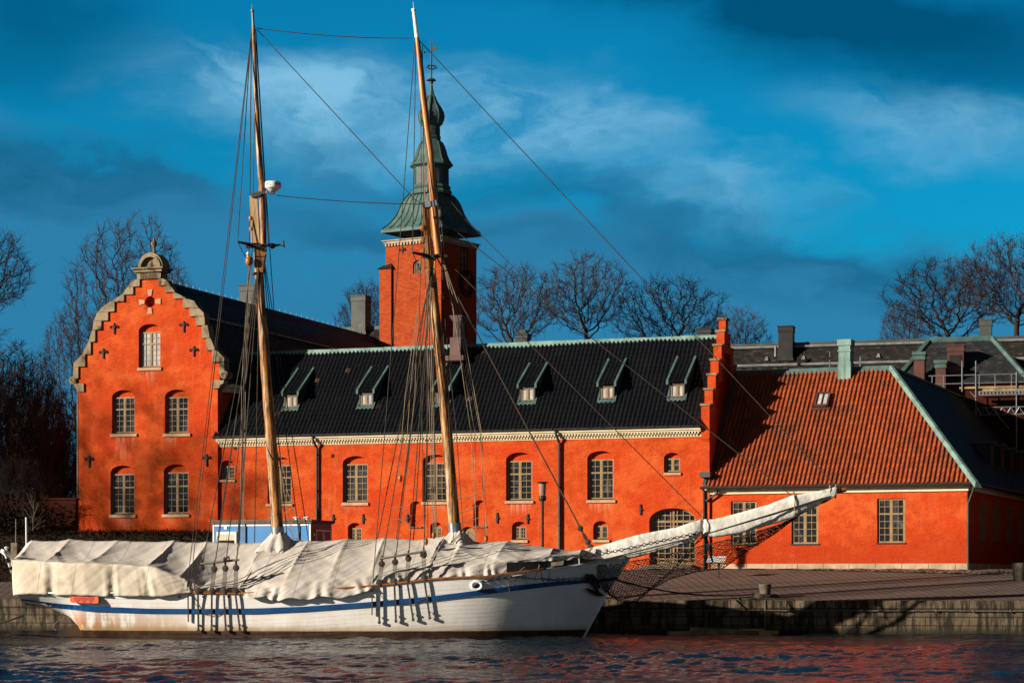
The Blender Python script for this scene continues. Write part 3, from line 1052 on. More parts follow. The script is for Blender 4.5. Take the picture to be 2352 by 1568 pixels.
mb.box(FG, sR - 0.1, sR + 0.45, 0.55, DEEP, zeave - 0.42, zeave - 0.18)
mb.box(FG, sR - 0.1, sR + 0.62, 0.55, DEEP, zeave - 0.175, zeave + 0.02)
mb.build('eaves_cornice', 'cornice', gw)
# coping stones of the curved gable
louter = [(1258, 712, 1200, 718, 1155, 775), (1200, 780, 1150, 782, 1105, 846), (1118, 850, 1098, 852, 1008, 910), (1033, 912, 990, 912, 888, 1000),
          (975, 1003, 884, 1003, 850, 1080), (915, 1083, 849, 1083, 836, 1162), (860, 1166, 834, 1166, 800, 1270), (820, 1273, 798, 1273, 745, 1381),
          (770, 1385, 742, 1385, 665, 1462, 665, 1491), (708, 1494, 663, 1494, 663, 1600)]
router = [(1425, 705, 1468, 706, 1500, 718, 1530, 768), (1483, 769, 1532, 770, 1575, 828), (1562, 829, 1590, 836, 1672, 886), (1648, 886, 1692, 888, 1745, 905, 1785, 968),
          (1705, 969, 1792, 972, 1830, 1010, 1838, 1045), (1762, 1047, 1838, 1047, 1843, 1125), (1815, 1128, 1865, 1122, 1885, 1238), (1855, 1240, 1892, 1238, 1934, 1347),
          (1908, 1349, 1948, 1347, 2015, 1415, 2015, 1455), (1970, 1458, 2015, 1458, 2015, 1560)]


def bulge(pts, n=5):
    """rounds the outer run of a coping stone"""
    if len(pts) == 2:
        (a, b), (c, d) = pts
        return [(lerp(a, c, i / n), lerp(b, d, i / n) - 5 * math.sin(math.pi * i / n)) for i in range(n + 1)]
    return pts


for lst in (louter, router):
    for st in lst:
        p = [(st[i], st[i + 1]) for i in range(0, len(st), 2)]
        x_in, y_top, y_bot = p[0][0], p[0][1], p[-1][1]
        pl = [gl(x_in, y_top)] + [gl(x, y) for x, y in bulge(p[1:])] + [gl(x_in, y_bot)]
        mb = MB()
        mb.prism(FG, pl, -0.10, 0.52)
        mb.box(FG, min(a for a, b in pl) + 0.01, max(a for a, b in pl) - 0.01, -0.13, 0.5, pl[-1][1] + 0.002, pl[-1][1] + 0.045)
        mb.build('coping_stone', 'stone', gw)


def volute(x, y, r, sgn, corb):
    c = G2(x, y)
    rr_ = abs(G2(x + r, y)[0] - c[0])
    m = MB()
    pl = [(c[0] + rr_ * math.cos(t * math.pi / 10), c[1] + rr_ * math.sin(t * math.pi / 10)) for t in range(20)]
    m.prism(FG, pl, -0.12, 0.5)
    m.tube([FG.pt(c[0] + (rr_ * (0.85 - 0.6 * t / 18)) * math.cos(sgn * t * 0.62), -0.13, c[1] + rr_ * (0.85 - 0.6 * t / 18) * math.sin(sgn * t * 0.62)) for t in range(19)], 0.035, 5)
    m.prism(FG, [G2(*p) for p in corb], -0.10, 0.52)
    return m.build('volute', 'stone', gw)


volute(575, 238, 27, 1, [(663, 262), (582, 262), (600, 300), (618, 327), (663, 327)])
volute(1763, 193, 30, -1, [(1672, 236), (1762, 236), (1755, 262), (1733, 272), (1722, 298), (1672, 302)])
mb = MB()
mb.prism(FG, [gl(1605 - 980 + 0, 1490), gl(663, 1490), gl(663, 1560), gl(640, 1560)], -0.08, 0.5)
# pediment block over the gable
mb = MB()
pz0, pz1, pz2 = gl(1340, 708)[1], gl(1340, 648)[1], gl(1340, 608)[1]
a0, a1 = gl(1236, 0)[0], gl(1448, 0)[0]
mb.prism(FG, [(a0, pz0), (gl(1264, 0)[0], pz0), (gl(1264, 0)[0], gl(0, 676)[1]), (gl(1420, 0)[0], gl(0, 672)[1]), (gl(1420, 0)[0], pz0), (a1, pz0), (a1, pz1), (a0, pz1)], -0.12, 0.72)
mb.box(FG, a0 - 0.14, a1 + 0.12, -0.24, 0.84, pz1 + 0.002, pz1 + 0.17)
mb.box(FG, a0 - 0.26, a1 + 0.24, -0.36, 0.96, pz1 + 0.172, pz2)
ped = mb.build('pediment', 'stone', gw)
mb = MB()
hc = (gl(1246, 0)[0] + gl(1470, 0)[0]) / 2
hr = (gl(1465, 0)[0] - gl(1246, 0)[0]) / 2
outer = [(hc + hr * math.cos(t * math.pi / 20), pz2 + 0.003 + hr * 1.08 * math.sin(t * math.pi / 20)) for t in range(21)]
inner = [(hc + hr * 0.72 * math.cos(t * math.pi / 20), pz2 + 0.003 + hr * 0.76 * math.sin(t * math.pi / 20)) for t in range(20, -1, -1)]
mb.prism(FG, outer + inner, -0.16, 0.75)
outer2 = [(hc + hr * 0.86 * math.cos(t * math.pi / 20), pz2 + 0.003 + hr * 0.92 * math.sin(t * math.pi / 20)) for t in range(21)]
mb.prism(FG, outer2 + inner, -0.24, -0.165)
mb.prism(FG, [(hc + hr * 0.71 * math.cos(t * math.pi / 20), pz2 + 0.004 + hr * 0.75 * math.sin(t * math.pi / 20)) for t in range(21)], -0.02, 0.6)
mb.build('arched_top', 'stone', ped)
mb = MB()
ft = pz2 + hr * 1.08
u_ = (gl(0, 395)[1] - ft)
mb.lathe(FG.pt(hc, 0.3, ft), [(0.16, -0.03), (0.16, u_ * 0.10), (0.08, u_ * 0.2), (0.07, u_ * 0.35), (0.17, u_ * 0.5), (0.18, u_ * 0.62), (0.09, u_ * 0.72), (0.05, u_ * 0.85), (0.01, u_)], 12)
mb.build('finial', 'stone', ped, smooth=True)
mb = MB()
for an in (0, 90, 180, 270):
    t = math.radians(an)
    ca, sa = math.cos(t), math.sin(t)
    r0, r1 = rr + 0.02, rr + 0.38
    loc = [(r0, -0.10), (r1, -0.17), (r1, 0.17), (r0, 0.10)]
    mb.prism(FG, [(cx + a * ca - b * sa, cz + a * sa + b * ca) for a, b in loc], -0.05, 0.01)
mb.build_each('roundel_keystone', 'sill', gw)
for x, y0, y1 in ((1025, 1105, 1200), (1648, 1085, 1185), (927, 1330, 1420), (1738, 1310, 1400)):
    iron_bar(FG, gw, 'A1', x, y0, y1, True)
for x, y0, y1 in ((700, 825, 920), (1620, 815, 910)):
    iron_bar(FG, gw, 'A2', x, y0, y1, True)
mb = MB()
mb.tube([FG.pt(sL - 0.3, 0.4, G2(600, 290)[1]), FG.pt(sL - 0.05, 0.02, G2(600, 335)[1]), FG.pt(sL - 0.05, 0.0, GZ)], 0.05, 8)
mb.build('downpipe', 'pale_metal', gw)


def metal_chimney(name, parent, F, s0, s1, z0, z1, y, material, cap=True, louvre=None):
    m = MB()
    d = (s1 - s0)
    m.box(F, s0, s1, y, y + d, z0, z1)
    h = min(0.32, (z1 - z0) * 0.25)
    m.box(F, s0 - 0.05, s1 + 0.05, y - 0.05, y + d + 0.05, z1 - h - 0.08, z1 - h)
    m.box(F, s0 - 0.03, s1 + 0.03, y - 0.03, y + d + 0.03, z1 - h + 0.001, z1 - 0.06)
    m.box(F, s0 - 0.08, s1 + 0.08, y - 0.08, y + d + 0.08, z1 - 0.06, z1 + 0.02, 0.03)
    m.box(F, s0 - 0.09, s1 + 0.09, y - 0.09, y + d + 0.09, z0 - 0.1, z0 + 0.12, 0.05)
    o = m.build(name, material, parent)
    if louvre:
        g = MB()
        for i in range(9):
            z = lerp(louvre[0], louvre[1], i / 9)
            g.box(F, s0 + 0.12, s1 - 0.12, y - 0.045, y - 0.005, z, z + (louvre[1] - louvre[0]) / 9 * 0.6)
        g.build('louvre', 'darkmetal', o)
    return o


def px_box(F, reg, x0, y0, x1, y1, y):
    a = F.hit(D(reg, x0, y1), y)
    b = F.hit(D(reg, x1, y0), y)
    return a[0], b[0], a[1], b[1]


s0, s1, z0, z1 = px_box(FG, 'A6', 185, 1370, 385, 1640, 13.5)
metal_chimney('chimney', gw, FG, s0, s1, z0 - 1.5, z1, 13.5, 'chimney')

# ---- long wing with the black roof
lw = thing('long_building', 'long low orange wing with black tiled roof, six small dormers and dentil cornice', 'building', FM.pt(-14, 0, GZ))
B2 = lambda x, y, d=0.0: FM.hit(D('B2', x, y), d)
B4 = lambda x, y, d=0.0: FM.hit(D('B4', x, y), d)
LS0 = FM.hit((500, 1000))[0] + 0.02          # meets the gabled wing
LS1 = FM.hit((1612, 1000))[0]                # meets the stepped gable
zeav = FM.hit(D('B3', 2045, 1092))[1]        # top of the cornice
zcb = FM.hit(D('B4', 2045, 97))[1]           # foot of the cornice
small = dict(up=0, low=3)
specs = [('B2', 65, 187, 300, 465, 350, (58, 188, 485), dict(up=0, low=3, rise=0.3)),
         ('B2', 472, 675, 272, 670, 340, (455, 682, 692), dict()),
         ('B2', 1113, 1330, 262, 660, 332, (1102, 1330, 685), dict()),
         ('B2', 1795, 2010, 250, 655, 322, (1785, 2015, 677), dict()),
         ('B4', 372, 597, 232, 645, 305, (360, 605, 668), dict()),
         ('B4', 1067, 1295, 219, 638, 292, (1057, 1306, 662), dict()),
         ('B4', 1722, 1862, 234, 405, 284, (1718, 1866, 426), dict(up=0, low=2, cols=1, rise=0.33)),
         ('B2', 1158, 1275, 833, 1000, 878, (1148, 1285, 1020), dict(up=0, low=3, rise=0.35)),
         ('B2', 1862, 1960, 828, 990, 872, (1852, 1970, 1010), dict(up=0, low=3, rise=0.35)),
         ('B4', 422, 546, 822, 980, 866, (413, 555, 1003), dict(up=0, low=3, rise=0.35)),
         ('B4', 1118, 1246, 818, 978, 858, (1110, 1255, 1000), dict(up=0, low=2, cols=1, rise=0.35))]
holes, wins = window_set(lw, FM, specs)
holes.append(opening(FM, 'B2', 1690, 1787, 648, 868, 0.4, 0.20)[0])
holes.append(opening(FM, 'B4', 93, 202, 640, 865, 0.4, 0.20)[0])
hd, dbox = opening(FM, 'B2', 2118, 2246, 866, 1120, 0.5, 0.22)
holes.append(hd)
hp, pbox = opening(FM, 'B4', 1597, 1997, 708, 1192, 0.26, 0.42)
holes.append(hp)
for x0, x1, y0, y1 in ((183, 211, 180, 210), (1015, 1045, 247, 279)):
    a, b, c, d = measured(FM, 'B2', x0, y0, x1, y1)
    holes.append(([(a, c), (b, c), (b, d), (a, d)], 0.12))
mb = MB()
wall_with_holes(mb, FM, [(LS0, GZ), (LS1 + 0.45, GZ), (LS1 + 0.45, zcb), (LS0, zcb)], holes)
sills = [measured(FM, r, a, y - 20, b, y) for r, a, b, y in (('B4', 365, 605, 670), ('B4', 1060, 1300, 664), ('B2', 1105, 1325, 686), ('B2', 1790, 2000, 678))]
wall = mb.build('wall', streaked_wall('orange_long_wall_with_lime_runs', FM, [(t[0], t[1], t[2], l, st) for t, l, st in zip(sills, (0.8, 0.6, 0.5, 0.5), (0.8, 0.6, 0.4, 0.4))]), lw)
for w in wins:
    w()
for x0, x1, y0, y1 in ((183, 211, 180, 210), (1015, 1045, 247, 279)):
    a, b, c, d = measured(FM, 'B2', x0, y0, x1, y1)
    mb = MB()
    for i in range(5):
        mb.box(FM, a + 0.002, b - 0.002, 0.02, 0.05, lerp(c, d, i / 5) + 0.012, lerp(c, d, (i + 0.7) / 5))
    mb.build('air_vent', 'iron', lw)
for reg, x0, x1, y in (('B2', 1690, 1787, 872), ('B4', 93, 202, 868)):
    s0, s1, z0, z1 = measured(FM, reg, x0 - 5, y - 6, x1 + 5, y + 6)
    mb = MB()
    mb.box(FM, s0, s1, -0.08, 0.19, z0, z1)
    mb.build('niche_ledge', 'granite', lw)
# cornice: two rows of dentils between plain fillets
hc_ = zeav - zcb
mb = MB()
mb.box(FM, LS0, LS1, -0.05, 0.3, zcb, zcb + hc_ * 0.14)
mb.box(FM, LS0, LS1, -0.02, 0.3, zcb + hc_ * 0.142, zcb + hc_ * 0.60)
mb.box(FM, LS0, LS1, -0.24, 0.3, zcb + hc_ * 0.602, zcb + hc_ * 0.80)
mb.box(FM, LS0, LS1, -0.33, 0.3, zcb + hc_ * 0.802, zcb + hc_ * 1.0)
nd = int((LS1 - LS0) / 0.165)
for i in range(nd):
    s = LS0 + 0.02 + i * 0.165
    mb.box(FM, s, s + 0.083, -0.12, -0.022, zcb + hc_ * 0.145, zcb + hc_ * 0.37)
    mb.box(FM, s + 0.083, s + 0.165, -0.20, -0.022, zcb + hc_ * 0.375, zcb + hc_ * 0.599)
mb.build('cornice', 'cornice', lw)
# roof
b_half = 3.85
rz = FM.hit(D('B3', 2180, 315), b_half)[1]
ye, ze = -0.35, zeav + 0.10
surf = tiled(FM, LS0 - 0.15, LS1 + 0.05, ye, ze, b_half, rz, 0.243, 0.36, 0.05)
roof = build_tiles('roof', 'black_tile', lw, surf)
mb = MB()
mb.poly(FM.pt(LS0, b_half, rz - 0.03), FM.pt(LS1, b_half, rz - 0.03), FM.pt(LS1, 2 * b_half + 0.4, ze), FM.pt(LS0, 2 * b_half + 0.4, ze))
mb.poly(FM.pt(LS0 - 0.1, ye + 0.05, ze - 0.12), FM.pt(LS0 - 0.1, b_half, rz - 0.12), FM.pt(LS0 - 0.1, b_half, ze - 0.12))
mb.build('rear_slope', 'black_tile', roof)
mb = MB()
x_ = LS0 - 0.1
i = 0
while x_ < LS1 - 0.1:
    e = min(x_ + 2.9, LS1)
    up_ = 0.012 * math.sin(i * 2.2)
    mb.hexa([FM.pt(x_, b_half - 0.17, rz - 0.20 + up_), FM.pt(e - 0.02, b_half - 0.17, rz - 0.20), FM.pt(e - 0.02, b_half + 0.17, rz - 0.20), FM.pt(x_, b_half + 0.17, rz - 0.2 + up_),
             FM.pt(x_, b_half - 0.05, rz + 0.13 + up_), FM.pt(e - 0.02, b_half - 0.05, rz + 0.11), FM.pt(e - 0.02, b_half + 0.05, rz + 0.11), FM.pt(x_, b_half + 0.05, rz + 0.13 + up_)])
    x_ = e
    i += 1
mb.build('ridge_cap', 'copper_pale', roof)
mb = MB()
mb.tube([FM.pt(LS0 - 0.15, ye - 0.05, ze - 0.03), FM.pt(LS1, ye - 0.05, ze - 0.03)], 0.06, 8)
for i in range(40):
    s = lerp(LS0, LS1, (i + 0.5) / 40)
    mb.box(FM, s - 0.012, s + 0.012, ye - 0.15, ye + 0.1, ze - 0.03, ze + 0.025)
mb.build('gutter', 'darkmetal', lw)


def dormer(F, parent, reg, x0, x1, y0, y1, ytop, depth_of, slope, tile='black_tile'):
    """shed dormer: box with a casement on the front, cheeks, and a flatter tiled lid with copper edges"""
    # front plane stands where the roof passes its sill
    s0, z0 = F.hit(D(reg, x0, y1), 1.0)
    for _ in range(6):
        yb = depth_of(z0)
        s0, z0 = F.hit(D(reg, x0, y1), yb)
    s1, z1 = F.hit(D(reg, x1, y0), yb)
    z0 = F.hit(D(reg, (x0 + x1) / 2, y1), yb)[1]
    _, zt = 0, None
    # lid runs back until it meets the roof
    yt = yb + 0.5
    for _ in range(8):
        zt = F.hit(D(reg, (x0 + x1) / 2 + 110, ytop), yt)[1]
        yt = depth_of(zt)
    d = MB()
    t = 0.07
    d.box(F, s0, s0 + t, yb, yb + 0.10, z0, z1)
    d.box(F, s1 - t, s1, yb, yb + 0.10, z0, z1)
    d.box(F, s0 + t, s1 - t, yb, yb + 0.10, z1 - t * 1.3, z1)
    d.box(F, s0 + t, s1 - t, yb, yb + 0.10, z0, z0 + t)
    yz1 = depth_of(z1)
    for s in (s0 + 0.01, s1 - 0.03):
        d.hexa([F.pt(s, yb + 0.1, z0), F.pt(s + 0.02, yb + 0.1, z0), F.pt(s + 0.02, yb + 0.3, z0), F.pt(s, yb + 0.3, z0),
                F.pt(s, yb + 0.1, z1), F.pt(s + 0.02, yb + 0.1, z1), F.pt(s + 0.02, yt, zt), F.pt(s, yt, zt)])
    dm = d.build('dormer', 'darkmetal', parent)
    window(dm, F, s0 + t, s1 - t, z0 + t, z1 - t * 1.3, yb + 0.09, up=0, low=1, cols=1, leaves=2, glass='pale_glass', fw=0.045)
    sf = tiled(F, s0 - 0.02, s1 + 0.02, yb - 0.15, z1 + 0.05, yt, zt + 0.05, 0.22, 0.36, 0.04)
    lid = build_tiles('dormer_roof', tile, dm, sf)
    c = MB()
    for s in (s0 - 0.13, s1 + 0.02):
        c.hexa([F.pt(s, yb - 0.17, z1 - 0.06), F.pt(s + 0.12, yb - 0.17, z1 - 0.06), F.pt(s + 0.12, yt, zt - 0.05), F.pt(s, yt, zt - 0.05),
                F.pt(s, yb - 0.17, z1 + 0.17), F.pt(s + 0.12, yb - 0.17, z1 + 0.17), F.pt(s + 0.12, yt + 0.1, zt + 0.17), F.pt(s, yt + 0.1, zt + 0.17)])
    # flashing strips on the big roof beside the cheeks and a wavy apron under the sill
    al = lambda s, z: F.pt(s, depth_of(z) - 0.07, z + 0.04)
    for s in (s0 - 0.10, s1 + 0.01):
        c.hexa([al(s, z0 - 0.05), al(s + 0.09, z0 - 0.05), F.pt(s + 0.09, depth_of(z0 - 0.05) + 0.05, z0 - 0.05), F.pt(s, depth_of(z0 - 0.05) + 0.05, z0 - 0.05),
                al(s, zt), al(s + 0.09, zt), F.pt(s + 0.09, depth_of(zt) + 0.05, zt), F.pt(s, depth_of(zt) + 0.05, zt)])
    n = 24
    for i in range(n):
        sa, sb = lerp(s0 - 0.1, s1 + 0.1, i / n), lerp(s0 - 0.1, s1 + 0.1, (i + 1) / n)
        wv = lambda s: 0.04 * math.sin(s * 2 * math.pi / 0.24)
        za, zb_ = z0 - 0.17 + wv(sa), z0 - 0.17 + wv(sb)
        c.hexa([F.pt(sa, depth_of(za) - 0.10, za), F.pt(sb, depth_of(zb_) - 0.10, zb_), F.pt(sb, depth_of(zb_), zb_), F.pt(sa, depth_of(za), za),
                F.pt(sa, yb - 0.05, z0 + 0.01), F.pt(sb, yb - 0.05, z0 + 0.01), F.pt(sb, yb + 0.05, z0 + 0.01), F.pt(sa, yb + 0.05, z0 + 0.01)])
    c.build('dormer_edging', 'copper', dm)
    return dm


slope_m = (b_half - ye) / (rz - ze)
roof_y = lambda z: ye + (z - ze) * slope_m - 0.05
for reg, x0, x1, y0, y1, yt in (('B1', 613, 728, 808, 922, 600), ('B1', 1255, 1375, 790, 905, 585), ('B1', 1903, 2022, 768, 888, 560),
                                ('B3', 490, 620, 742, 868, 555), ('B3', 1172, 1300, 728, 850, 520), ('B3', 1768, 1902, 708, 835, 500)):
    dormer(FM, lw, reg, x0, x1, y0, y1, yt, roof_y, slope_m)
s0, s1, z0, z1 = px_box(FM, 'B1', 2052, 322, 2143, 500, 3.0)
mb = MB()
mb.box(FM, s0, s1, 2.6, 3.6, z0 - 0.2, z1)
mb.box(FM, s0 - 0.25, s1 + 0.2, 2.5, 2.9, z0 - 0.15, z0 + 0.12)
vent = mb.build('roof_vent', 'copper_brown', lw)
a0, a1, c0, c1 = px_box(FM, 'B1', 2075, 185, 2135, 322, 3.0)
mb = MB()
mb.box(FM, a0, a1, 2.7, 3.4, c0, c1)
for i in range(4):
    mb.box(FM, a0 - 0.04 * (i + 1), a1 + 0.04 * (i + 1), 2.7 - 0.04 * (i + 1), 3.4 + 0.04 * (i + 1), c1 + 0.08 * i, c1 + 0.08 * i + 0.075)
vh = mb.build('vent_head', 'copper_brown', vent)
mb = MB()
for i in range(9):
    mb.box(FM, a0 + 0.08, a1 - 0.1, 2.64, 2.695, lerp(c0, c1, (i + 0.4) / 9), lerp(c0, c1, (i + 0.9) / 9))
mb.build('louvre', 'darkmetal', vent)
for bx in ((455, 285, 550, 350), (2010, 238, 2122, 300)):
    s0, s1, z0, z1 = px_box(FM, 'B3', *bx, b_half + 0.3)
    metal_chimney('chimney', lw, FM, s0, s1, z0 - 0.3, z1, b_half + 0.3, 'darkmetal')
s0, s1, z0, z1 = px_box(FM, 'B3', 482, 250, 540, 285, b_half + 0.5)
mb = MB()
mb.box(FM, s0, s1, b_half + 0.5, b_half + 0.9, z0, z1, 0.05)
mb.build('chimney_cowl', 'darkmetal', lw)
# downpipes
for reg, x, y0, y1 in (('B2', 893, 100, 960), ('B4', 829, 50, 1180)):
    s, zt = FM.hit(D(reg, x, y0), -0.1)
    mb = MB()
    mb.tube([FM.pt(s - 0.12, ye - 0.06, zt), FM.pt(s - 0.10, ye - 0.05, zt - 0.18), FM.pt(s, -0.12, zt - 0.62), FM.pt(s, -0.12, GZ)], 0.07, 8)
    for i in range(4):
        mb.tube([FM.pt(s, -0.12, lerp(GZ + 0.6, zt - 1, i / 3)), FM.pt(s, -0.12, lerp(GZ + 0.6, zt - 1, i / 3) + 0.06)], 0.09, 8)
    p = mb.build('downpipe', 'darkmetal', lw)
    mb = MB()
    zj = zt - (zt - GZ) * (0.52 if reg == 'B2' else 0.45)
    mb.tube([FM.pt(s, -0.12, GZ), FM.pt(s, -0.12, zj)], 0.078, 8)
    mb.build('lower_pipe', 'chimney', p)
for reg, x, y0, y1 in (('B2', 1033, 760, 830), ('B2', 1288, 758, 842), ('B2', 1668, 758, 836), ('B4', 297, 745, 838), ('B4', 557, 757, 842), ('B4', 1523, 674, 766)):
    iron_bar(FM, lw, reg, x, y0, y1)


def arched_door(parent, F, box, rise, y, vbars, hbars, panels):
    s0, s1, zb, za = box
    zs = za - (s1 - s0) * rise
    c, a = (s0 + s1) / 2, (s1 - s0) / 2
    top = lambda s: zs + (za - zs) * math.sqrt(max(0, 1 - ((s - c) / a) ** 2))
    half = lambda z: a if z <= zs else a * math.sqrt(max(0, 1 - ((z - zs) / (za - zs)) ** 2))
    m = MB()
    for s, w in vbars:
        s = lerp(s0, s1, s)
        m.prism(F, [(s - w, zb), (s + w, zb), (s + w, top(s + w) - 0.01), (s - w, top(s - w) - 0.01)], y - 0.12, y - 0.005)
    for z, w in hbars:
        z = lerp(zb, za, z)
        h = min(half(z + w), half(z - w)) - 0.01
        m.box(F, c - h, c + h, y - 0.11, y - 0.006, z - w, z + w)
    n = 16
    ring = [(c + a * math.cos(math.pi * i / n), zs + (za - zs) * math.sin(math.pi * i / n)) for i in range(n + 1)]
    inn = [(c + (a - 0.09) * math.cos(math.pi * i / n), zs + (za - zs - 0.09) * math.sin(math.pi * i / n)) for i in range(n + 1)]
    for i in range(n):
        m.prism(F, [ring[i], ring[i + 1], inn[i + 1], inn[i]], y - 0.13, y - 0.004)
    m.box(F, s0, s0 + 0.09, y - 0.13, y - 0.004, zb, zs)
    m.box(F, s1 - 0.09, s1, y - 0.13, y - 0.004, zb, zs)
    for p0, p1, q0, q1 in panels:
        m.box(F, lerp(s0, s1, p0), lerp(s0, s1, p1), y - 0.09, y - 0.007, lerp(zb, za, q0), lerp(zb, za, q1))
    d = m.build('door', 'frame', parent)
    g = MB()
    g.prism(F, [(a_ * 0.999 + c * 0.001, b_) for a_, b_ in arch(s0 + 0.02, s1 - 0.02, zb + 0.02, zs, za - 0.02)], y - 0.04, y - 0.03)
    g.build('glass', 'glass', d)
    return d


vb = [(0.055, 0.03), (0.17, 0.02), (0.31, 0.02), (0.43, 0.025), (0.49, 0.05), (0.57, 0.025), (0.70, 0.02), (0.84, 0.02), (0.95, 0.03)]
hb = [(0.02, 0.06), (0.10, 0.05), (0.205, 0.02), (0.30, 0.02), (0.40, 0.02), (0.50, 0.03), (0.60, 0.02), (0.685, 0.02), (0.765, 0.06), (0.875, 0.022)]
arched_door(lw, FM, pbox, 0.26, 0.415, vb, hb, [(0.04, 0.96, 0.0, 0.06)])
# plank door with a chevron pattern behind the foremast
s0, s1, zb, za = dbox
mb = MB()
mb.prism(FM, arch(s0 + 0.02, s1 - 0.02, zb, za - (s1 - s0) * 0.5, za - 0.02), 0.17, 0.215)
for i in range(14):
    z = zb + 0.1 + i * 0.17
    for sg in (-1, 1):
        c = (s0 + s1) / 2
        q = sg * (s1 - s0) * 0.42
        if z + 0.33 < za - 0.25:
            mb.prism(FM, [(c + sg * 0.03, z + 0.30), (c + q, z), (c + q, z + 0.10), (c + sg * 0.03, z + 0.40)], 0.14, 0.169)
mb.build('door', 'frame', lw)
# steps before the portal
ps = (pbox[0] + pbox[1]) / 2
mb = MB()
mb.box(FM, ps - 1.9, ps + 1.45, -0.95, -0.01, 2.3, pbox[2] - 0.16)
mb.box(FM, ps - 1.6, ps + 1.15, -0.55, -0.012, pbox[2] - 0.158, pbox[2] - 0.01)
mb.build('steps', 'granite', lw)
# stepped gable at the right end, seen nearly edge-on
PW = 0.44
tops = [(905, 0.0), (772, 0.64), (647, 1.28), (522, 1.92), (398, 2.56), (281, 3.2)]
mb = MB()
caps = MB()
yb_prev = -0.12
zz = [FM.hit(D('B3', 2060, y), 0.1 + d)[1] for y, d in tops]
ys = [-0.12, 0.58, 1.22, 1.86, 2.50, 3.14]
s_ = LS1
yend = 2 * b_half + 0.1
for i in range(6):
    y0 = ys[i]
    y1 = ys[i + 1] if i < 5 else 2 * b_half - ys[5]
    zlow = GZ if i == 0 else zeav - 0.5
    mb.box(FM, s_, s_ + PW, y0, y1, zlow if i == 0 else zz[i - 1] - 0.3, zz[i])
    caps.box(FM, s_ - 0.06, s_ + PW + 0.06, y0 - 0.06, min(y0 + 0.55, y1), zz[i] + 0.002, zz[i] + 0.11)
    if i < 5:
        yy = 2 * b_half - y0
        mb.box(FM, s_, s_ + PW, 2 * b_half - ys[i + 1], yy, zz[i] - 2.0, zz[i])
        caps.box(FM, s_ - 0.06, s_ + PW + 0.06, yy - 0.55, yy + 0.06, zz[i] + 0.002, zz[i] + 0.11)
# the body between the steps
mb.prism(FM.shift(s_, 0), [(0, 0)] + [(0, 0.001), (0.001, 0)], 0, 0.001) if False else None
for i in range(1, 6):
    mb.box(FM, s_ + 0.003, s_ + PW - 0.003, ys[i] + 0.003, 2 * b_half - ys[i] - 0.003, GZ, zz[i] - 0.25)
zp = FM.hit(D('B3', 2245, 175), b_half)[1]
mb.box(FM, s_ + 0.03, s_ + PW - 0.03, b_half - 0.28, b_half + 0.28, zz[5] + 0.11, zp)
caps.box(FM, s_ - 0.04, s_ + PW + 0.04, b_half - 0.36, b_half + 0.36, zp + 0.002, zp + 0.13)
for i in range(4):
    z = zcb - 0.16 - 0.1 * i
    mb.box(FM, s_ + 0.02 * i, s_ + PW, -0.20 + 0.04 * i, -0.121, z, z + 0.095)
sg_ = mb.build('stepped_gable', 'wall', lw)
caps.build_each('step_cap', 'stone', sg_)

# ------------------------------------------------------------------ red-roofed house
FR = Frame((10.08, 113.97, 0), 22.0)
rh = thing('tiled_house', 'low orange house with bright red pantile hipped roof and green copper edges', 'building', FR.pt(6, 0, GZ))
RS0 = 0.36
RS1 = FR.hit((2222, 1200))[0]
R6 = lambda x, y, d=0.0: FR.hit(D('B6', x, y), d)
ze = FR.hit(D('B6', 1960, 140), -0.4)[1]
zpl = R6(1900, 704)[1]
zfoot = 2.45
holes, todo = [], []
for x0, x1, y0, y1 in ((303, 484, 268, 572), (727, 914, 259, 569), (1325, 1521, 249, 562)):
    a, b, c, d = measured(FR, 'B6', x0, y0, x1, y1)
    holes.append(([(a, c), (b, c), (b, d), (a, d)], 0.16))
    todo.append((a, b, c, d))
zt_ = ze - 0.28
mb = MB()
wall_with_holes(mb, FR, [(RS0 - 0.3, zpl), (RS1, zpl), (RS1, zt_), (RS0 - 0.3, zt_)], holes)
LEN = 34.0
mb.poly(FR.pt(RS1, 0, zpl), FR.pt(RS1, LEN, zpl), FR.pt(RS1, LEN, ze), FR.pt(RS1, 0, zt_))
mb.build('wall', 'wall_low_red', rh)
for a, b, c, d in todo:
    w = window(rh, FR, a + 0.01, b - 0.01, c + 0.03, d - 0.01, 0.155, split=0.345)
    m = MB()
    m.box(FR, a - 0.05, b + 0.05, -0.06, 0.08, c - 0.03, c + 0.029)
    m.build('sill', 'darkmetal', w)
mb = MB()
mb.box(FR, RS0 - 0.2, RS1 + 0.07, -0.07, 0.5, zfoot, zpl + 0.01)
mb.box(FR, RS1 - 0.5, RS1 + 0.07, 0.505, LEN, zfoot, zpl + 0.01)
mb.build('plinth', 'plinth', rh)
mb = MB()
mb.box(FR, RS0 - 0.28, RS1 + 0.06, -0.10, 0.3, zt_ - 0.10, zt_ + 0.06)
mb.box(FR, RS0 - 0.28, RS1 + 0.14, -0.19, 0.3, zt_ + 0.062, zt_ + 0.24)
mb.box(FR, RS1 + 0.002, RS1 + 0.14, 0.302, LEN, zt_ - 0.08, zt_ + 0.24)
mb.build('cornice', 'cornice', rh)
bh = 5.35
ye = -0.42
rz2 = FR.hit(D('B5', 700, 500), bh)[1]
s_re = FR.hit(D('B5', 1420, 470), bh)[0]
s_ov = RS1 + 0.42
kp = lambda s, t: s < lerp(s_ov, s_re, t)
surf = tiled(FR, RS0 - 0.35, s_ov, ye, ze, bh, rz2, 0.238, 0.36, 0.085, keep=kp, seed=4)
roof = build_tiles('roof', 'red_tile', rh, surf)
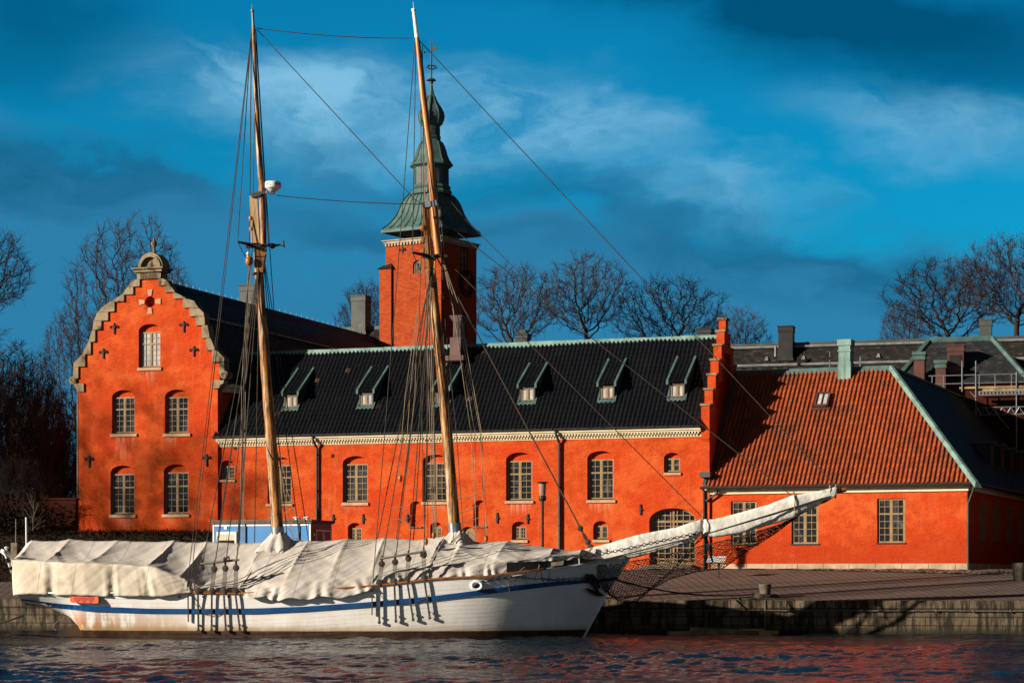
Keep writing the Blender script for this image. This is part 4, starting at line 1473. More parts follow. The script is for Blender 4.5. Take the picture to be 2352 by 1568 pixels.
# verge in shadow of the stepped gable, hip, back slope and long right-hand slope
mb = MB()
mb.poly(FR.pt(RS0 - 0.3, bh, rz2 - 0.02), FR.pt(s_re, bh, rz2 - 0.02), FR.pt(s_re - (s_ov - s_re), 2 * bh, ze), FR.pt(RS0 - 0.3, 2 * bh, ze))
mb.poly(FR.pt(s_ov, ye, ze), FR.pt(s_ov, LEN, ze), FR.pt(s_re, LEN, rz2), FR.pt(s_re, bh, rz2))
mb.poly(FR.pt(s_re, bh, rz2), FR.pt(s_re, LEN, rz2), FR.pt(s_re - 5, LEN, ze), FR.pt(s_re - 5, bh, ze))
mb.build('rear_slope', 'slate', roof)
mb = MB()
hip = [FR.pt(lerp(s_ov, s_re, t), lerp(ye, bh, t), lerp(ze, rz2, t) + 0.07) for t in np.linspace(-0.02, 1.0, 12)]
for a, b in zip(hip, hip[1:]):
    o = V((0, 0, 0.10))
    p = FR.w * 0.30 + FR.n * 0.02
    q = FR.w * -0.02 + FR.n * -0.30
    dn = V((0, 0, -0.20))
    mb.hexa([a + q + dn, a + p + dn, b + p + dn, b + q + dn, a + q * 0.35 + o, a + p * 0.35 + o, b + p * 0.35 + o * 0.8, b + q * 0.35 + o * 0.8])
mb.build('hip_cap', 'copper_pale', roof)
mb = MB()
x_ = RS0 - 0.3
while x_ < s_re:
    e = min(x_ + 2.4, s_re + 0.1)
    mb.hexa([FR.pt(x_, bh - 0.20, rz2 - 0.18), FR.pt(e - 0.02, bh - 0.20, rz2 - 0.18), FR.pt(e - 0.02, bh + 0.2, rz2 - 0.18), FR.pt(x_, bh + 0.2, rz2 - 0.18),
             FR.pt(x_, bh - 0.06, rz2 + 0.15), FR.pt(e - 0.02, bh - 0.06, rz2 + 0.13), FR.pt(e - 0.02, bh + 0.06, rz2 + 0.13), FR.pt(x_, bh + 0.06, rz2 + 0.15)])
    x_ = e
mb.tube([FR.pt(s_re, bh, rz2 + 0.02), FR.pt(s_re, LEN, rz2 + 0.02)], 0.12, 6)
mb.build('ridge_cap', 'copper', roof)
mb = MB()
mb.hexa([FR.pt(RS0 - 0.33, ye - 0.05, ze - 0.02), FR.pt(RS0 - 0.05, ye - 0.05, ze - 0.02), FR.pt(RS0 - 0.05, bh, rz2 + 0.02), FR.pt(RS0 - 0.33, bh, rz2 + 0.02),
         FR.pt(RS0 - 0.33, ye - 0.05, ze + 0.14), FR.pt(RS0 - 0.17, ye - 0.05, ze + 0.14), FR.pt(RS0 - 0.17, bh, rz2 + 0.16), FR.pt(RS0 - 0.33, bh, rz2 + 0.16)])
a, b, c, d = px_box(FR, 'B5', 102, 1200, 160, 1238, -0.3)
mb.box(FR, RS0 - 0.5, RS0 + 0.08, -0.5, 0.2, c, d)
mb.build('verge_flashing', 'chimney', roof)
mb = MB()
mb.tube([FR.pt(RS0 - 0.45, ye - 0.07, ze - 0.05), FR.pt(s_ov + 0.05, ye - 0.07, ze - 0.05)], 0.07, 8)
mb.tube([FR.pt(s_ov + 0.05, ye - 0.07, ze - 0.05), FR.pt(s_ov + 0.05, LEN, ze - 0.05)], 0.07, 8)
for i in range(26):
    s = lerp(RS0, s_ov, (i + 0.5) / 26)
    mb.box(FR, s - 0.012, s + 0.012, ye - 0.15, ye + 0.08, ze - 0.02, ze + 0.03)
mb.build('gutter', 'darkmetal', rh)
mb = MB()
mb.tube([FR.pt(RS0 - 0.32, ye - 0.05, ze - 0.1), FR.pt(RS0 - 0.32, -0.2, ze - 0.2), FR.pt(RS0 - 0.30, -0.2, zfoot)], 0.06, 8)
mb.tube([FR.pt(RS0 + 0.45, ye - 0.05, ze - 0.12), FR.pt(RS0 + 0.40, -0.2, ze - 0.30), FR.pt(RS0 - 0.22, -0.2, ze - 0.72)], 0.055, 8)
mb.build('downpipe', 'darkmetal', rh)
mb = MB()
mb.tube([FR.pt(s_ov, ye - 0.05, ze - 0.08), FR.pt(s_ov - 0.05, ye, ze - 0.35), FR.pt(RS1 + 0.05, -0.1, ze - 1.05), FR.pt(RS1 + 0.05, -0.1, zfoot)], 0.055, 8)
mb.build('downpipe', 'chimney', rh)
# skylight and copper chimney
ry = lambda z: ye + (z - ze) * (bh - ye) / (rz2 - ze) - 0.05
sz = (FR.hit(D('B5', 935, 745), 3.0)[1])
for _ in range(5):
    yb = ry(sz)
    s0, s1, sz, sz1 = px_box(FR, 'B5', 893, 676, 982, 745, yb)
y1_ = ry(sz1 + 0.2)
up = (FR.n * -(rz2 - ze) + V((0, 0, bh - ye))).normalized()
sz1 = sz + 0.62
y1_ = ry(sz1)
mb = MB()


def slab(mb, s0, s1, za, zb_, lo, hi):
    P = lambda s, z, h: FR.pt(s, ry(z), z) + up * h
    mb.hexa([P(s0, za, lo), P(s1, za, lo), P(s1, zb_, lo), P(s0, zb_, lo), P(s0, za, hi), P(s1, za, hi), P(s1, zb_, hi), P(s0, zb_, hi)])


slab(mb, s0 - 0.04, s0 + 0.06, sz - 0.1, sz1 + 0.05, -0.1, 0.22)
slab(mb, s1 - 0.06, s1 + 0.04, sz - 0.1, sz1 + 0.05, -0.1, 0.22)
slab(mb, s0 + 0.06, s1 - 0.06, sz - 0.14, sz - 0.02, -0.1, 0.225)
slab(mb, s0 + 0.06, s1 - 0.06, sz1 - 0.02, sz1 + 0.06, -0.1, 0.225)
slab(mb, (s0 + s1) / 2 - 0.02, (s0 + s1) / 2 + 0.02, sz - 0.02, sz1 - 0.02, 0.0, 0.21)
slab(mb, s0 - 0.16, s1 + 0.16, sz - 0.22, sz - 0.12, -0.05, 0.10)
sk = mb.build('skylight', 'copper_brown', roof)
mb = MB()
slab(mb, s0 + 0.05, s1 - 0.05, sz - 0.02, sz1 - 0.01, 0.13, 0.15)
mb.build('glass', 'pale_glass', sk)
s0, s1, z0, z1 = px_box(FR, 'B5', 1055, 275, 1136, 515, bh - 0.55)
mb = MB()
mb.box(FR, s0, s1, bh - 0.55, bh + 0.25, z0 - 0.15, z1)
mb.box(FR, s0 - 0.05, s1 + 0.05, bh - 0.60, bh + 0.3, z1 - 0.62, z1 - 0.55)
mb.box(FR, s0 - 0.06, s1 + 0.06, bh - 0.61, bh + 0.31, z1 - 0.30, z1 + 0.02)
mb.box(FR, s0 - 0.04, s1 + 0.04, bh - 0.59, bh + 0.29, z0 - 0.3, z0 + 0.62)
mb.build('chimney', 'copper_pale', roof)
# dormers on the shaded right-hand slope
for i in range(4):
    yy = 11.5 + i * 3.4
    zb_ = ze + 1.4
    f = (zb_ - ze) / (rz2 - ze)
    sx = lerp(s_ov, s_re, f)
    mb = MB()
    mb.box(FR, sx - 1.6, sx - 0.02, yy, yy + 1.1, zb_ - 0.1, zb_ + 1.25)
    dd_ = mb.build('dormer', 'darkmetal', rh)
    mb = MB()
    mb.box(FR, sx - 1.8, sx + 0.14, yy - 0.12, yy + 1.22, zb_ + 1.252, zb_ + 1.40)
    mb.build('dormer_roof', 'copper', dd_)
for i in range(5):
    mb = MB()
    yy = 3.5 + i * 4.2
    fr = Frame(FR.pt(RS1, yy, 0), 0)
    fr.w, fr.n = FR.n.copy(), -FR.w
    window(rh, fr, 0.0, 1.25, zpl + 1.2, zpl + 3.2, -0.002)

# ------------------------------------------------------------------ tower
FT = Frame((-4.82, 148.0, 0), 31.0)
TS = 4.55
tw = thing('castle_tower', 'square red brick tower with green copper bell roof, lantern, onion and spire', 'tower', FT.pt(-TS / 2, TS / 2, 3))
zte = FT.hit((1013, 548))[1]
mb = MB()
wl_ = lambda x, y: FT.hit(D('C', x, y))
h1 = px_box(FT, 'C', 288, 1480, 338, 1560, 0)
h2 = px_box(FT, 'C', 193, 1384, 217, 1404, 0)
holes = [(arch(h1[0], h1[1], h1[2], h1[3] - 0.3, h1[3]), 0.2), ([(h2[0], h2[2]), (h2[1], h2[2]), (h2[1], h2[3]), (h2[0], h2[3])], 0.2)]
wall_with_holes(mb, FT, [(-TS, 3), (0, 3), (0, zte), (-TS, zte)], holes)
FTr = Frame(FT.pt(0, 0, 0), 0)
FTr.w, FTr.n = FT.n.copy(), -FT.w
rw = px_box(FTr, 'C', 566, 1410, 598, 1560, 0)
FTl = Frame(FT.pt(-TS, 0, 0), 0)
ck = FTr.hit((1070, 650))
cR = 0.95
hl = [(arch(rw[0] - 0.15, rw[1] + 0.15, rw[2] - 0.1, rw[3], rw[3] + 0.45), 0.25)]
lw1 = FTr.hit((1066, 700))
hl.append((arch(lw1[0] - 0.35, lw1[0] + 0.35, lw1[1] - 2.6, lw1[1] - 0.9, lw1[1] - 0.6), 0.3))
wall_with_holes(mb, FTr, [(0, 3), (TS, 3), (TS, zte), (0, zte)], hl)
mb.poly(FT.pt(-TS, TS, 3), FT.pt(-TS, 0, 3), FT.pt(-TS, 0, zte), FT.pt(-TS, TS, zte))
mb.poly(FT.pt(0, TS, 3), FT.pt(-TS, TS, 3), FT.pt(-TS, TS, zte), FT.pt(0, TS, zte))
mb.build('wall', 'brick', tw)
window(tw, FTr, rw[0] - 0.12, rw[1] + 0.12, rw[2], rw[3] + 0.1, 0.24, up=1, low=3, cols=1)
g = MB()
g.box(FT, h1[0] + 0.02, h1[1] - 0.02, 0.12, 0.19, h1[2] + 0.02, h1[3] - 0.05)
for i in range(5):
    g.box(FT, lerp(h1[0], h1[1], (i + 0.5) / 5) - 0.04, lerp(h1[0], h1[1], (i + 0.5) / 5) + 0.04, 0.08, 0.119, h1[2] + 0.02, h1[3] - 0.2)
g.build('shutter', 'granite', tw)
g = MB()
g.box(FT, h2[0], h2[1], 0.15, 0.19, h2[2], h2[3])
g.build('air_vent', 'iron', tw)
iron_bar(FT, tw, 'C', 229, 1408, 1442, True)
# left-hand buttress with a sloping cap
bz = wl_(120, 1535)[1]
mb = MB()
mb.box(FT, -TS - 0.42, -TS + 0.55, -0.16, 1.4, 3, bz)
bt = mb.build('buttress', 'brick', tw)
mb = MB()
mb.hexa([FT.pt(-TS - 0.55, -0.3, bz + 0.002), FT.pt(-TS + 0.65, -0.3, bz + 0.002), FT.pt(-TS + 0.65, 1.5, bz + 0.002), FT.pt(-TS - 0.55, 1.5, bz + 0.002),
         FT.pt(-TS - 0.35, -0.1, bz + 0.18), FT.pt(-TS + 0.5, -0.003, bz + 0.36), FT.pt(-TS + 0.5, 1.4, bz + 0.36), FT.pt(-TS - 0.35, 1.4, bz + 0.18)])
mb.build('buttress_cap', 'darkmetal', bt)
# clock on the shaded side
mb = MB()
c = ck
n = 32
for r0, r1 in ((cR, cR - 0.09), (cR * 0.62, cR * 0.55)):
    o = [(c[0] + r0 * math.cos(2 * math.pi * i / n), c[1] + r0 * math.sin(2 * math.pi * i / n)) for i in range(n)]
    q = [(c[0] + r1 * math.cos(2 * math.pi * i / n), c[1] + r1 * math.sin(2 * math.pi * i / n)) for i in range(n)]
    for i in range(n):
        j = (i + 1) % n
        mb.prism(FTr, [o[i], o[j], q[j], q[i]], -0.14, -0.06)
for i in range(12):
    t = math.pi / 6 * i
    d = V((math.cos(t), math.sin(t), 0))
    p = V((-d.y, d.x, 0))
    for off in (-0.07, 0.07):
        a = V((c[0], c[1], 0)) + d * cR * 0.64 + p * off
        b = V((c[0], c[1], 0)) + d * cR * 0.9 + p * off
        mb.prism(FTr, [(a - p * 0.025).xy[:], (b - p * 0.025).xy[:], (b + p * 0.025).xy[:], (a + p * 0.025).xy[:]], -0.13, -0.07)
clk = mb.build('clock', 'iron', tw)
mb = MB()
for t, l in ((1.2, 0.8), (-0.55, 0.55)):
    d = V((math.cos(t), math.sin(t), 0))
    p = V((-d.y, d.x, 0)) * 0.04
    a, b = V((c[0], c[1], 0)) - d * 0.15, V((c[0], c[1], 0)) + d * cR * l
    mb.prism(FTr, [(a - p).xy[:], (b - p * 0.5).xy[:], (b + p * 0.5).xy[:], (a + p).xy[:]], -0.18, -0.145)
mb.build('clock_hand', 'varnish', clk)
# cream dentil cornice
mb = MB()
for k_ in range(4):
    F_ = Frame(FT.pt(*[(-TS, 0, 0), (0, 0, 0), (0, TS, 0), (-TS, TS, 0)][k_]), 0)
    F_.w = [FT.w, FT.n, -FT.w, -FT.n][k_].copy()
    F_.n = [FT.n, -FT.w, -FT.n, FT.w][k_].copy()
    mb.box(F_, -0.12, TS + 0.12, -0.12, 0.2, zte - 0.02, zte + 0.14)
    for i in range(18):
        s = i * TS / 18
        mb.box(F_, s, s + TS / 36, -0.10, 0.1, zte - 0.20, zte - 0.021)
    mb.box(F_, -0.22, TS + 0.22, -0.22, 0.2, zte + 0.142, zte + 0.20)
mb.build('cornice', 'tower_cornice', tw)
# copper roof: square bell, octagonal lantern, second bell, little lantern, onion, spire
tc = FT.pt(-TS / 2, TS / 2, 0)
yaw = math.radians(-31.0)
cpx = 1.0 / 1.4255 / 1.7415 / FOC * 151.0
zc_ = lambda y: EYE + (CV - D('C', 0, y)[1]) / FOC * 151.0
sq = math.sqrt(0.5)


def ring_sq(r_half, z, n=8):
    """square ring (half side r_half), n points per side, as world points"""
    pts = []
    for k_ in range(4):
        for i in range(n):
            a = -1 + 2 * i / n
            x, y = [(a, -1), (1, a), (-a, 1), (-1, -a)][k_]
            pts.append(tc + FT.w * x * r_half + FT.n * y * r_half + V((0, 0, z)))
    return pts


def ring_oct(r, z, n=8, k=4):
    """octagonal ring with k points per side"""
    pts = []
    cor = [(math.cos(math.pi / 4 * i + math.pi / 8), math.sin(math.pi / 4 * i + math.pi / 8)) for i in range(8)]
    order = [5, 6, 7, 0, 1, 2, 3, 4]
    for q in range(8):
        a, b = cor[order[q]], cor[order[(q + 1) % 8]]
        for i in range(k):
            t = i / k
            x, y = lerp(a[0], b[0], t), lerp(a[1], b[1], t)
            pts.append(tc + FT.w * x * r + FT.n * y * r + V((0, 0, z)))
    return pts


def rings(mb, rl):
    n = len(rl[0])
    o = len(mb.v)
    mb.v.extend([tuple(p) for r in rl for p in r])
    for i in range(len(rl) - 1):
        for j in range(n):
            q = (j + 1) % n
            mb.f.append((o + i * n + j, o + i * n + q, o + (i + 1) * n + q, o + (i + 1) * n + j))
    mb.f.append(tuple(o + (len(rl) - 1) * n + j for j in range(n)))


def tri_sq(rh, z):
    return ring_sq(rh, z, 8)


proj = math.cos(math.radians(31)) + math.sin(math.radians(31))
sqp = [(1338, 284), (1326, 284), (1318, 279), (1298, 250), (1275, 226), (1250, 206), (1220, 188), (1190, 176), (1160, 164), (1138, 150), (1120, 133), (1108, 118)]
mb = MB()
rings(mb, [ring_sq(r * cpx / proj, zc_(y)) for y, r in sqp])
cr_ = mb.build('copper_roof', 'copper', tw)
seam = MB()
for k_ in range(4):
    for t in np.linspace(-1, 1, 9):
        ps = []
        for y, r in sqp[2:]:
            h = r * cpx / proj
            x_, y_ = [(t, -1), (1, t), (-t, 1), (-1, -t)][k_]
            ps.append(tc + FT.w * x_ * h + FT.n * y_ * h + V((0, 0, zc_(y) + 0.03)))
        seam.tube(ps, 0.045, 4, cap=False)
seam.build_each('standing_seam', 'copper', cr_)
oc = [(1112, 112), (1100, 116), (1092, 112), (1082, 104), (1075, 110), (1066, 104), (1058, 98), (962, 97), (955, 108), (948, 122), (942, 123), (935, 112), (915, 98), (890, 88), (860, 80), (835, 72), (812, 60), (798, 50),
      (790, 52), (782, 54), (776, 48), (722, 47), (716, 52), (708, 58), (690, 67), (668, 71), (645, 68), (620, 56), (598, 42), (575, 29), (545, 18), (510, 11), (480, 7), (470, 6)]
mb = MB()
rings(mb, [ring_oct(r * cpx * 1.04, zc_(y)) for y, r in oc])
ln = mb.build('lantern', 'copper', tw)
mb = MB()
for q in range(8):
    for z0, z1, rad in ((1052, 968, 97), (773, 726, 47)):
        a = math.pi / 4 * q
        d = FT.w * math.cos(a) + FT.n * math.sin(a)
        t = FT.w * -math.sin(a) + FT.n * math.cos(a)
        F_ = Frame(tc + d * (rad * cpx * 1.04 * math.cos(math.pi / 8)), 0)
        F_.w, F_.n = t, -d
        w_ = rad * cpx * 0.26
        mb.prism(F_, arch(-w_, w_, zc_(z0), zc_(z1) - w_ * 0.8, zc_(z1), 8), -0.04, 0.02)
mb.build_each('lantern_panel', 'chimney', ln)
seam = MB()
for q in range(8):
    a = math.pi / 4 * q + math.pi / 8
    d = FT.w * math.cos(a) + FT.n * math.sin(a)
    for lo_, hi_ in ((940, 800), (720, 545)):
        seam.tube([tc + d * (r * cpx * 1.04 + 0.01) + V((0, 0, zc_(y))) for y, r in oc if hi_ <= y <= lo_], 0.05, 4, cap=False)
seam.build_each('standing_seam', 'copper', ln)
mb = MB()
zb0 = zc_(470)
mb.lathe(tc, [(0.14, zb0 - 0.05), (0.14, zb0 + 0.05), (0.2, zb0 + 0.12), (0.36, zc_(458)), (0.2, zc_(447)), (0.06, zc_(443)), (0.05, zc_(300)), (0.03, zc_(240)), (0.015, zc_(215))], 12)
for i in range(8):
    a = math.pi / 4 * i
    d = V((math.cos(a), math.sin(a), 0))
    mb.tube([tc + d * 0.08 + V((0, 0, zc_(394))), tc + d * 0.42 + V((0, 0, zc_(384))), tc + d * 0.30 + V((0, 0, zc_(374))), tc + d * 0.10 + V((0, 0, zc_(372)))], 0.028, 4)
wv_ = mb.build('spire_rod', 'chimney', tw)
mb = MB()
FV = Frame(tc, 12)
mb.prism(FV, [(0.05, zc_(290)), (0.40, zc_(284)), (0.46, zc_(252)), (0.28, zc_(268)), (0.05, zc_(268))], -0.02, 0.02)
mb.tube([FV.pt(0, 0, zc_(292)), FV.pt(-0.5, 0, zc_(295))], 0.03, 6)
mb.lathe(FV.pt(-0.5, 0, zc_(295)), [(0.01, -0.1), (0.1, 0), (0.01, 0.1)], 8)
mb.prism(FV, [(0, zc_(240)), (-0.2, zc_(232)), (-0.14, zc_(240)), (-0.1, zc_(246)), (0.1, zc_(246)), (0.14, zc_(240)), (0.2, zc_(230))], -0.02, 0.02)
mb.build('weather_vane', 'chimney', wv_)

# ------------------------------------------------------------------ cross wing between gabled wing and tower
FX = FM.shift(0, 0)
yx = 29.0
cw = thing('rear_wing', 'slate roofed wing behind the others, joining the red brick tower', 'building', FM.pt(-12, yx + 4, 3))
sx0 = FG.hit((800, 900))[0]
zr = FM.hit((840, 754), yx + 1)[1]
mb = MB()
A0, A1_ = -36.0, FM.hit((985, 800), yx + 1)[0]
mb.poly(FM.pt(A0, yx - 4.5, zr - 6.0), FM.pt(A1_, yx - 4.5, zr - 6.0), FM.pt(A1_, yx + 1, zr), FM.pt(A0, yx + 1, zr))
mb.poly(FM.pt(A1_, yx + 6.5, zr - 6.0), FM.pt(A0, yx + 6.5, zr - 6.0), FM.pt(A0, yx + 1, zr), FM.pt(A1_, yx + 1, zr))
rf = mb.build('roof', 'slate', cw)
mb = MB()
mb.box(FM, A0, A1_, yx + 0.85, yx + 1.15, zr - 0.12, zr + 0.12)
mb.build('ridge_cap', 'copper', rf)
mb = MB()
mb.box(FM, A0 + 0.2, A1_ - 0.2, yx - 4.1, yx + 6.1, 3, zr - 5.75)
mb.prism(FM.shift(A1_ - 0.2, 0), [(0, 0), (0.1, 0), (0.1, 0.1)], 0, 0.1)
mb.build('wall', 'wall', cw)
s0, s1, z0, z1 = px_box(FM, 'B1', 1186, 18, 1330, 235, yx + 0.4)
zt = FM.hit((825, 678), yx + 0.4)[1]
metal_chimney('chimney', cw, FM, s0, s1 - 0.22, z0 - 0.4, zt, yx + 0.4, 'chimney')

# ------------------------------------------------------------------ rear slate building at the right
FB = Frame((17.0, 149.0, 0), 16.0)
rb = thing('slate_building', 'long dark slate roofed building with pale snow rails behind the red tiled house', 'building', FB.pt(10, 4, 3))
zrb = FB.hit((1690, 795), 5)[1]
zlow = zrb - 6.5
mb = MB()
mb.poly(FB.pt(-4, 0, zlow), FB.pt(46, 0, zlow), FB.pt(46, 5, zrb), FB.pt(-4, 5, zrb))
mb.poly(FB.pt(46, 10, zlow), FB.pt(-4, 10, zlow), FB.pt(-4, 5, zrb), FB.pt(46, 5, zrb))
rf = mb.build('roof', 'slate', rb)
mb = MB()
mb.box(FB, -3.7, 45.7, 0.3, 9.7, 3, zlow)
mb.prism(FB, [(-3.7, zlow), (-3.69, zlow), (-3.69, zlow + 0.01)], 0.3, 0.31)
mb.build('wall', 'wall', rb)
mb = MB()
mb.box(FB, -4, 46, 4.85, 5.15, zrb - 0.08, zrb + 0.13)
for i in range(40):
    mb.box(FB, -3.8 + i * 0.9, -3.77 + i * 0.9, 4.98, 5.02, zrb + 0.13, zrb + 0.22)
mb.build('ridge_cap', 'chimney', rf)
yr = lambda z: (z - zlow) / (zrb - zlow) * 5.0
for (xa, ya, xb, yb_), nm, rad in (((330, 345, 1680, 300), 'snow_rail', 0.09), ((360, 470, 1530, 436), 'roof_flashing', 0.10)):
    zf = FB.hit(D('B5', xa, ya), 3.5)[1]
    for _ in range(5):
        zf = FB.hit(D('B5', xa, ya), yr(zf) - 0.2)[1]
    mb = MB()
    mb.tube([FB.pt(-4, yr(zf) - 0.12, zf + 0.1), FB.pt(46, yr(zf) - 0.12, zf + 0.1)], rad, 5)
    if nm == 'snow_rail':
        for i in range(14):
            mb.hexa([FB.pt(-3 + i * 2.6, yr(zf - 0.9) - 0.16, zf - 0.9), FB.pt(-2.7 + i * 2.6, yr(zf - 0.9) - 0.16, zf - 0.9), FB.pt(-2.7 + i * 2.6, yr(zf - 0.9), zf - 0.9), FB.pt(-3 + i * 2.6, yr(zf - 0.9), zf - 0.9),
                     FB.pt(-2.9 + i * 2.6, yr(zf - 0.6) - 0.12, zf - 0.6), FB.pt(-2.8 + i * 2.6, yr(zf - 0.6) - 0.12, zf - 0.6), FB.pt(-2.8 + i * 2.6, yr(zf - 0.6), zf - 0.6), FB.pt(-2.9 + i * 2.6, yr(zf - 0.6), zf - 0.6)])
    mb.build(nm, 'pale_metal', rf)
s0, s1, z0, z1 = px_box(FB, 'B5', 634, 178, 734, 335, 4.0)
metal_chimney('chimney', rb, FB, s0, s1, z0 - 0.8, z1, 4.0, 'darkmetal')
s0, s1, z0, z1 = px_box(FB, 'B5', 612, 322, 626, 396, 2.6)
mb = MB()
mb.tube([FB.pt((s0 + s1) / 2, 2.4, z0), FB.pt((s0 + s1) / 2, 2.4, z1)], 0.09, 8)
mb.build('vent_pipe', 'pale_metal', rb)
# projecting wing with a hipped front
pw = thing('hipped_wing', 'slate mansard wing with green copper hips behind scaffolding', 'building', FB.pt(12, -6, 3))
yf, yt_ = -9.0, -5.5
tl, tr = FB.hit(D('B5', 1690, 284), yt_), FB.hit(D('B5', 2130, 268), yt_)
bl, br_ = FB.hit(D('B5', 1430, 560), yf), FB.hit(D('B5', 2395, 600), yf)
zb_ = (bl[1] + br_[1]) / 2
ztp = (tl[1] + tr[1]) / 2
mb = MB()
mb.poly(FB.pt(bl[0], yf, zb_), FB.pt(br_[0], yf, zb_), FB.pt(tr[0], yt_, ztp), FB.pt(tl[0], yt_, ztp))
mb.poly(FB.pt(br_[0], yf, zb_), FB.pt(br_[0], 5, zb_), FB.pt(tr[0], 5, ztp), FB.pt(tr[0], yt_, ztp))
mb.poly(FB.pt(bl[0], 5, zb_), FB.pt(bl[0], yf, zb_), FB.pt(tl[0], yt_, ztp), FB.pt(tl[0], 5, ztp))
mb.poly(FB.pt(tl[0], yt_, ztp), FB.pt(tr[0], yt_, ztp), FB.pt(tr[0], 5, ztp), FB.pt(tl[0], 5, ztp))
M['slate_blue'] = mat('new_blue_slate', (0.008, 0.009, 0.013), (0.014, 0.016, 0.021), 1.5, 0.6, bump=(12, 0.6, 0.02), coord='UV', fn=f_slate)
rf = mb.build('roof', 'slate_blue', pw)
mb = MB()
for a, b in (((bl[0], yf, zb_), (tl[0], yt_, ztp)), ((tl[0], yt_, ztp), (tr[0], yt_, ztp)), ((tr[0], yt_, ztp), (br_[0], yf, zb_))):
    mb.tube([FB.pt(*a), FB.pt(*b)], 0.19, 6)
mb.build('hip_cap', 'copper', rf)
mb = MB()
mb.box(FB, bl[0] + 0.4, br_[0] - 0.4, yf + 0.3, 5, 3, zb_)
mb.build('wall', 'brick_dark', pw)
for bx, mt, yy, nm in (((1816, 312, 1930, 590), 'copper_brown', -8.2, 'vent_dormer'), ((2040, 132, 2124, 262), 'chimney', -4.5, 'chimney')):
    s0, s1, z0, z1 = px_box(FB, 'B5', *bx, yy)
    metal_chimney(nm, pw, FB, s0, s1, z0 - 0.4, z1, yy, mt, louvre=(lerp(z0, z1, 0.48), lerp(z0, z1, 0.76)) if nm == 'vent_dormer' else None)
for bx in ((1575, 360, 1662, 520), (1726, 418, 1810, 566)):
    s0, s1, z0, z1 = px_box(FB, 'B5', *bx, -9.6)
    mb = MB()
    mb.box(FB, s0 + 0.06, s1 - 0.06, -9.6, -8.6, z0 - 1.2, z1 - 0.5)
    ch = mb.build('chimney', 'copper_brown', pw)
    mb = MB()
    mb.box(FB, s0, s1, -9.68, -8.5, z1 - 0.498, z1 - 0.30)
    mb.box(FB, s0 + 0.04, s1 - 0.04, -9.64, -8.54, z1 - 0.298, z1 - 0.2)
    mb.box(FB, s0 - 0.04, s1 + 0.04, -9.72, -8.46, z1 - 0.198, z1)
    mb.build('chimney_cap', 'copper', ch)

# ------------------------------------------------------------------ scaffolding
yk = -11.2
sc = thing('scaffolding', 'galvanised scaffolding with plank deck, guard rails and lattice girder against the slate wing', 'scaffolding', FB.pt(14, yk, 3))
B5 = lambda x, y: FB.hit(D('B5', x, y), yk)
dk = B5(2200, 600)[1]
s_a, s_b = B5(1900, 600)[0], B5(2440, 600)[0]
mb = MB()
mb.box(FB, s_a, s_b, yk, yk + 1.1, dk - 0.12, dk)
mb.box(FB, s_a + 1.4, s_b, yk - 0.06, yk - 0.01, dk - 0.42, dk - 0.16)
mb.build('deck', 'timber', sc)
for x, y0, y1 in ((1920, 425, 640), (2016, 425, 810), (2300, 500, 800), (2400, 430, 800)):
    s, z1 = B5(x, y0)
    z0 = 3.0 if x > 1950 else B5(x, y1)[1]
    mb = MB()
    mb.tube([FB.pt(s, yk - 0.05, z0), FB.pt(s, yk - 0.05, z1)], 0.045, 8)
    mb.build('standard', 'galv', sc)
for y in (520, 578):
    mb = MB()
    z = B5(2100, y)[1]
    mb.tube([FB.pt(B5(1685, y)[0], yk, z), FB.pt(s_b, yk, z)], 0.04, 6)
    for x in (1710, 1790, 2040, 2150, 2265):
        s = B5(x, y)[0]
        if y == 520:
            mb.tube([FB.pt(s, yk, z), FB.pt(s, yk, dk)], 0.035, 6)
    mb.build('guard_rail', 'galv', sc)
mb = MB()
z0, z1 = B5(2200, 800)[1], B5(2200, 748)[1]
s0 = B5(2025, 780)[0]
for z in (z0, z1):
    mb.tube([FB.pt(s0, yk - 0.1, z), FB.pt(s_b, yk - 0.1, z)], 0.04, 6)
n = 14
for i in range(n):
    a, b = lerp(s0, s_b, i / n), lerp(s0, s_b, (i + 1) / n)
    mb.tube([FB.pt(a, yk - 0.1, z0 if i % 2 else z1), FB.pt(b, yk - 0.1, z1 if i % 2 else z0)], 0.025, 5)
mb.build('lattice_girder', 'galv', sc)
mb = MB()
z0, z1 = B5(2200, 660)[1], B5(2200, 636)[1]
s0 = B5(2035, 650)[0]
for z in (z0, z1):
    mb.box(FB, s0, s_b, yk - 0.12, yk - 0.07, z - 0.03, z + 0.03)
for i in range(16):
    a = lerp(s0, s_b, i / 16)
    mb.box(FB, a, a + 0.10, yk - 0.119, yk - 0.071, z0 + 0.03, z1 - 0.03)
mb.build('deck_bearer', 'galv', sc)
for xa, ya, xb, yb_ in ((1975, 640, 2016, 685), (2115, 740, 2250, 900)):
    mb = MB()
    a, b = B5(xa, ya), B5(xb, yb_)
    mb.tube([FB.pt(a[0], yk - 0.1, a[1]), FB.pt(b[0], yk - 0.1, b[1])], 0.03, 6)
    mb.build('brace', 'galv', sc)
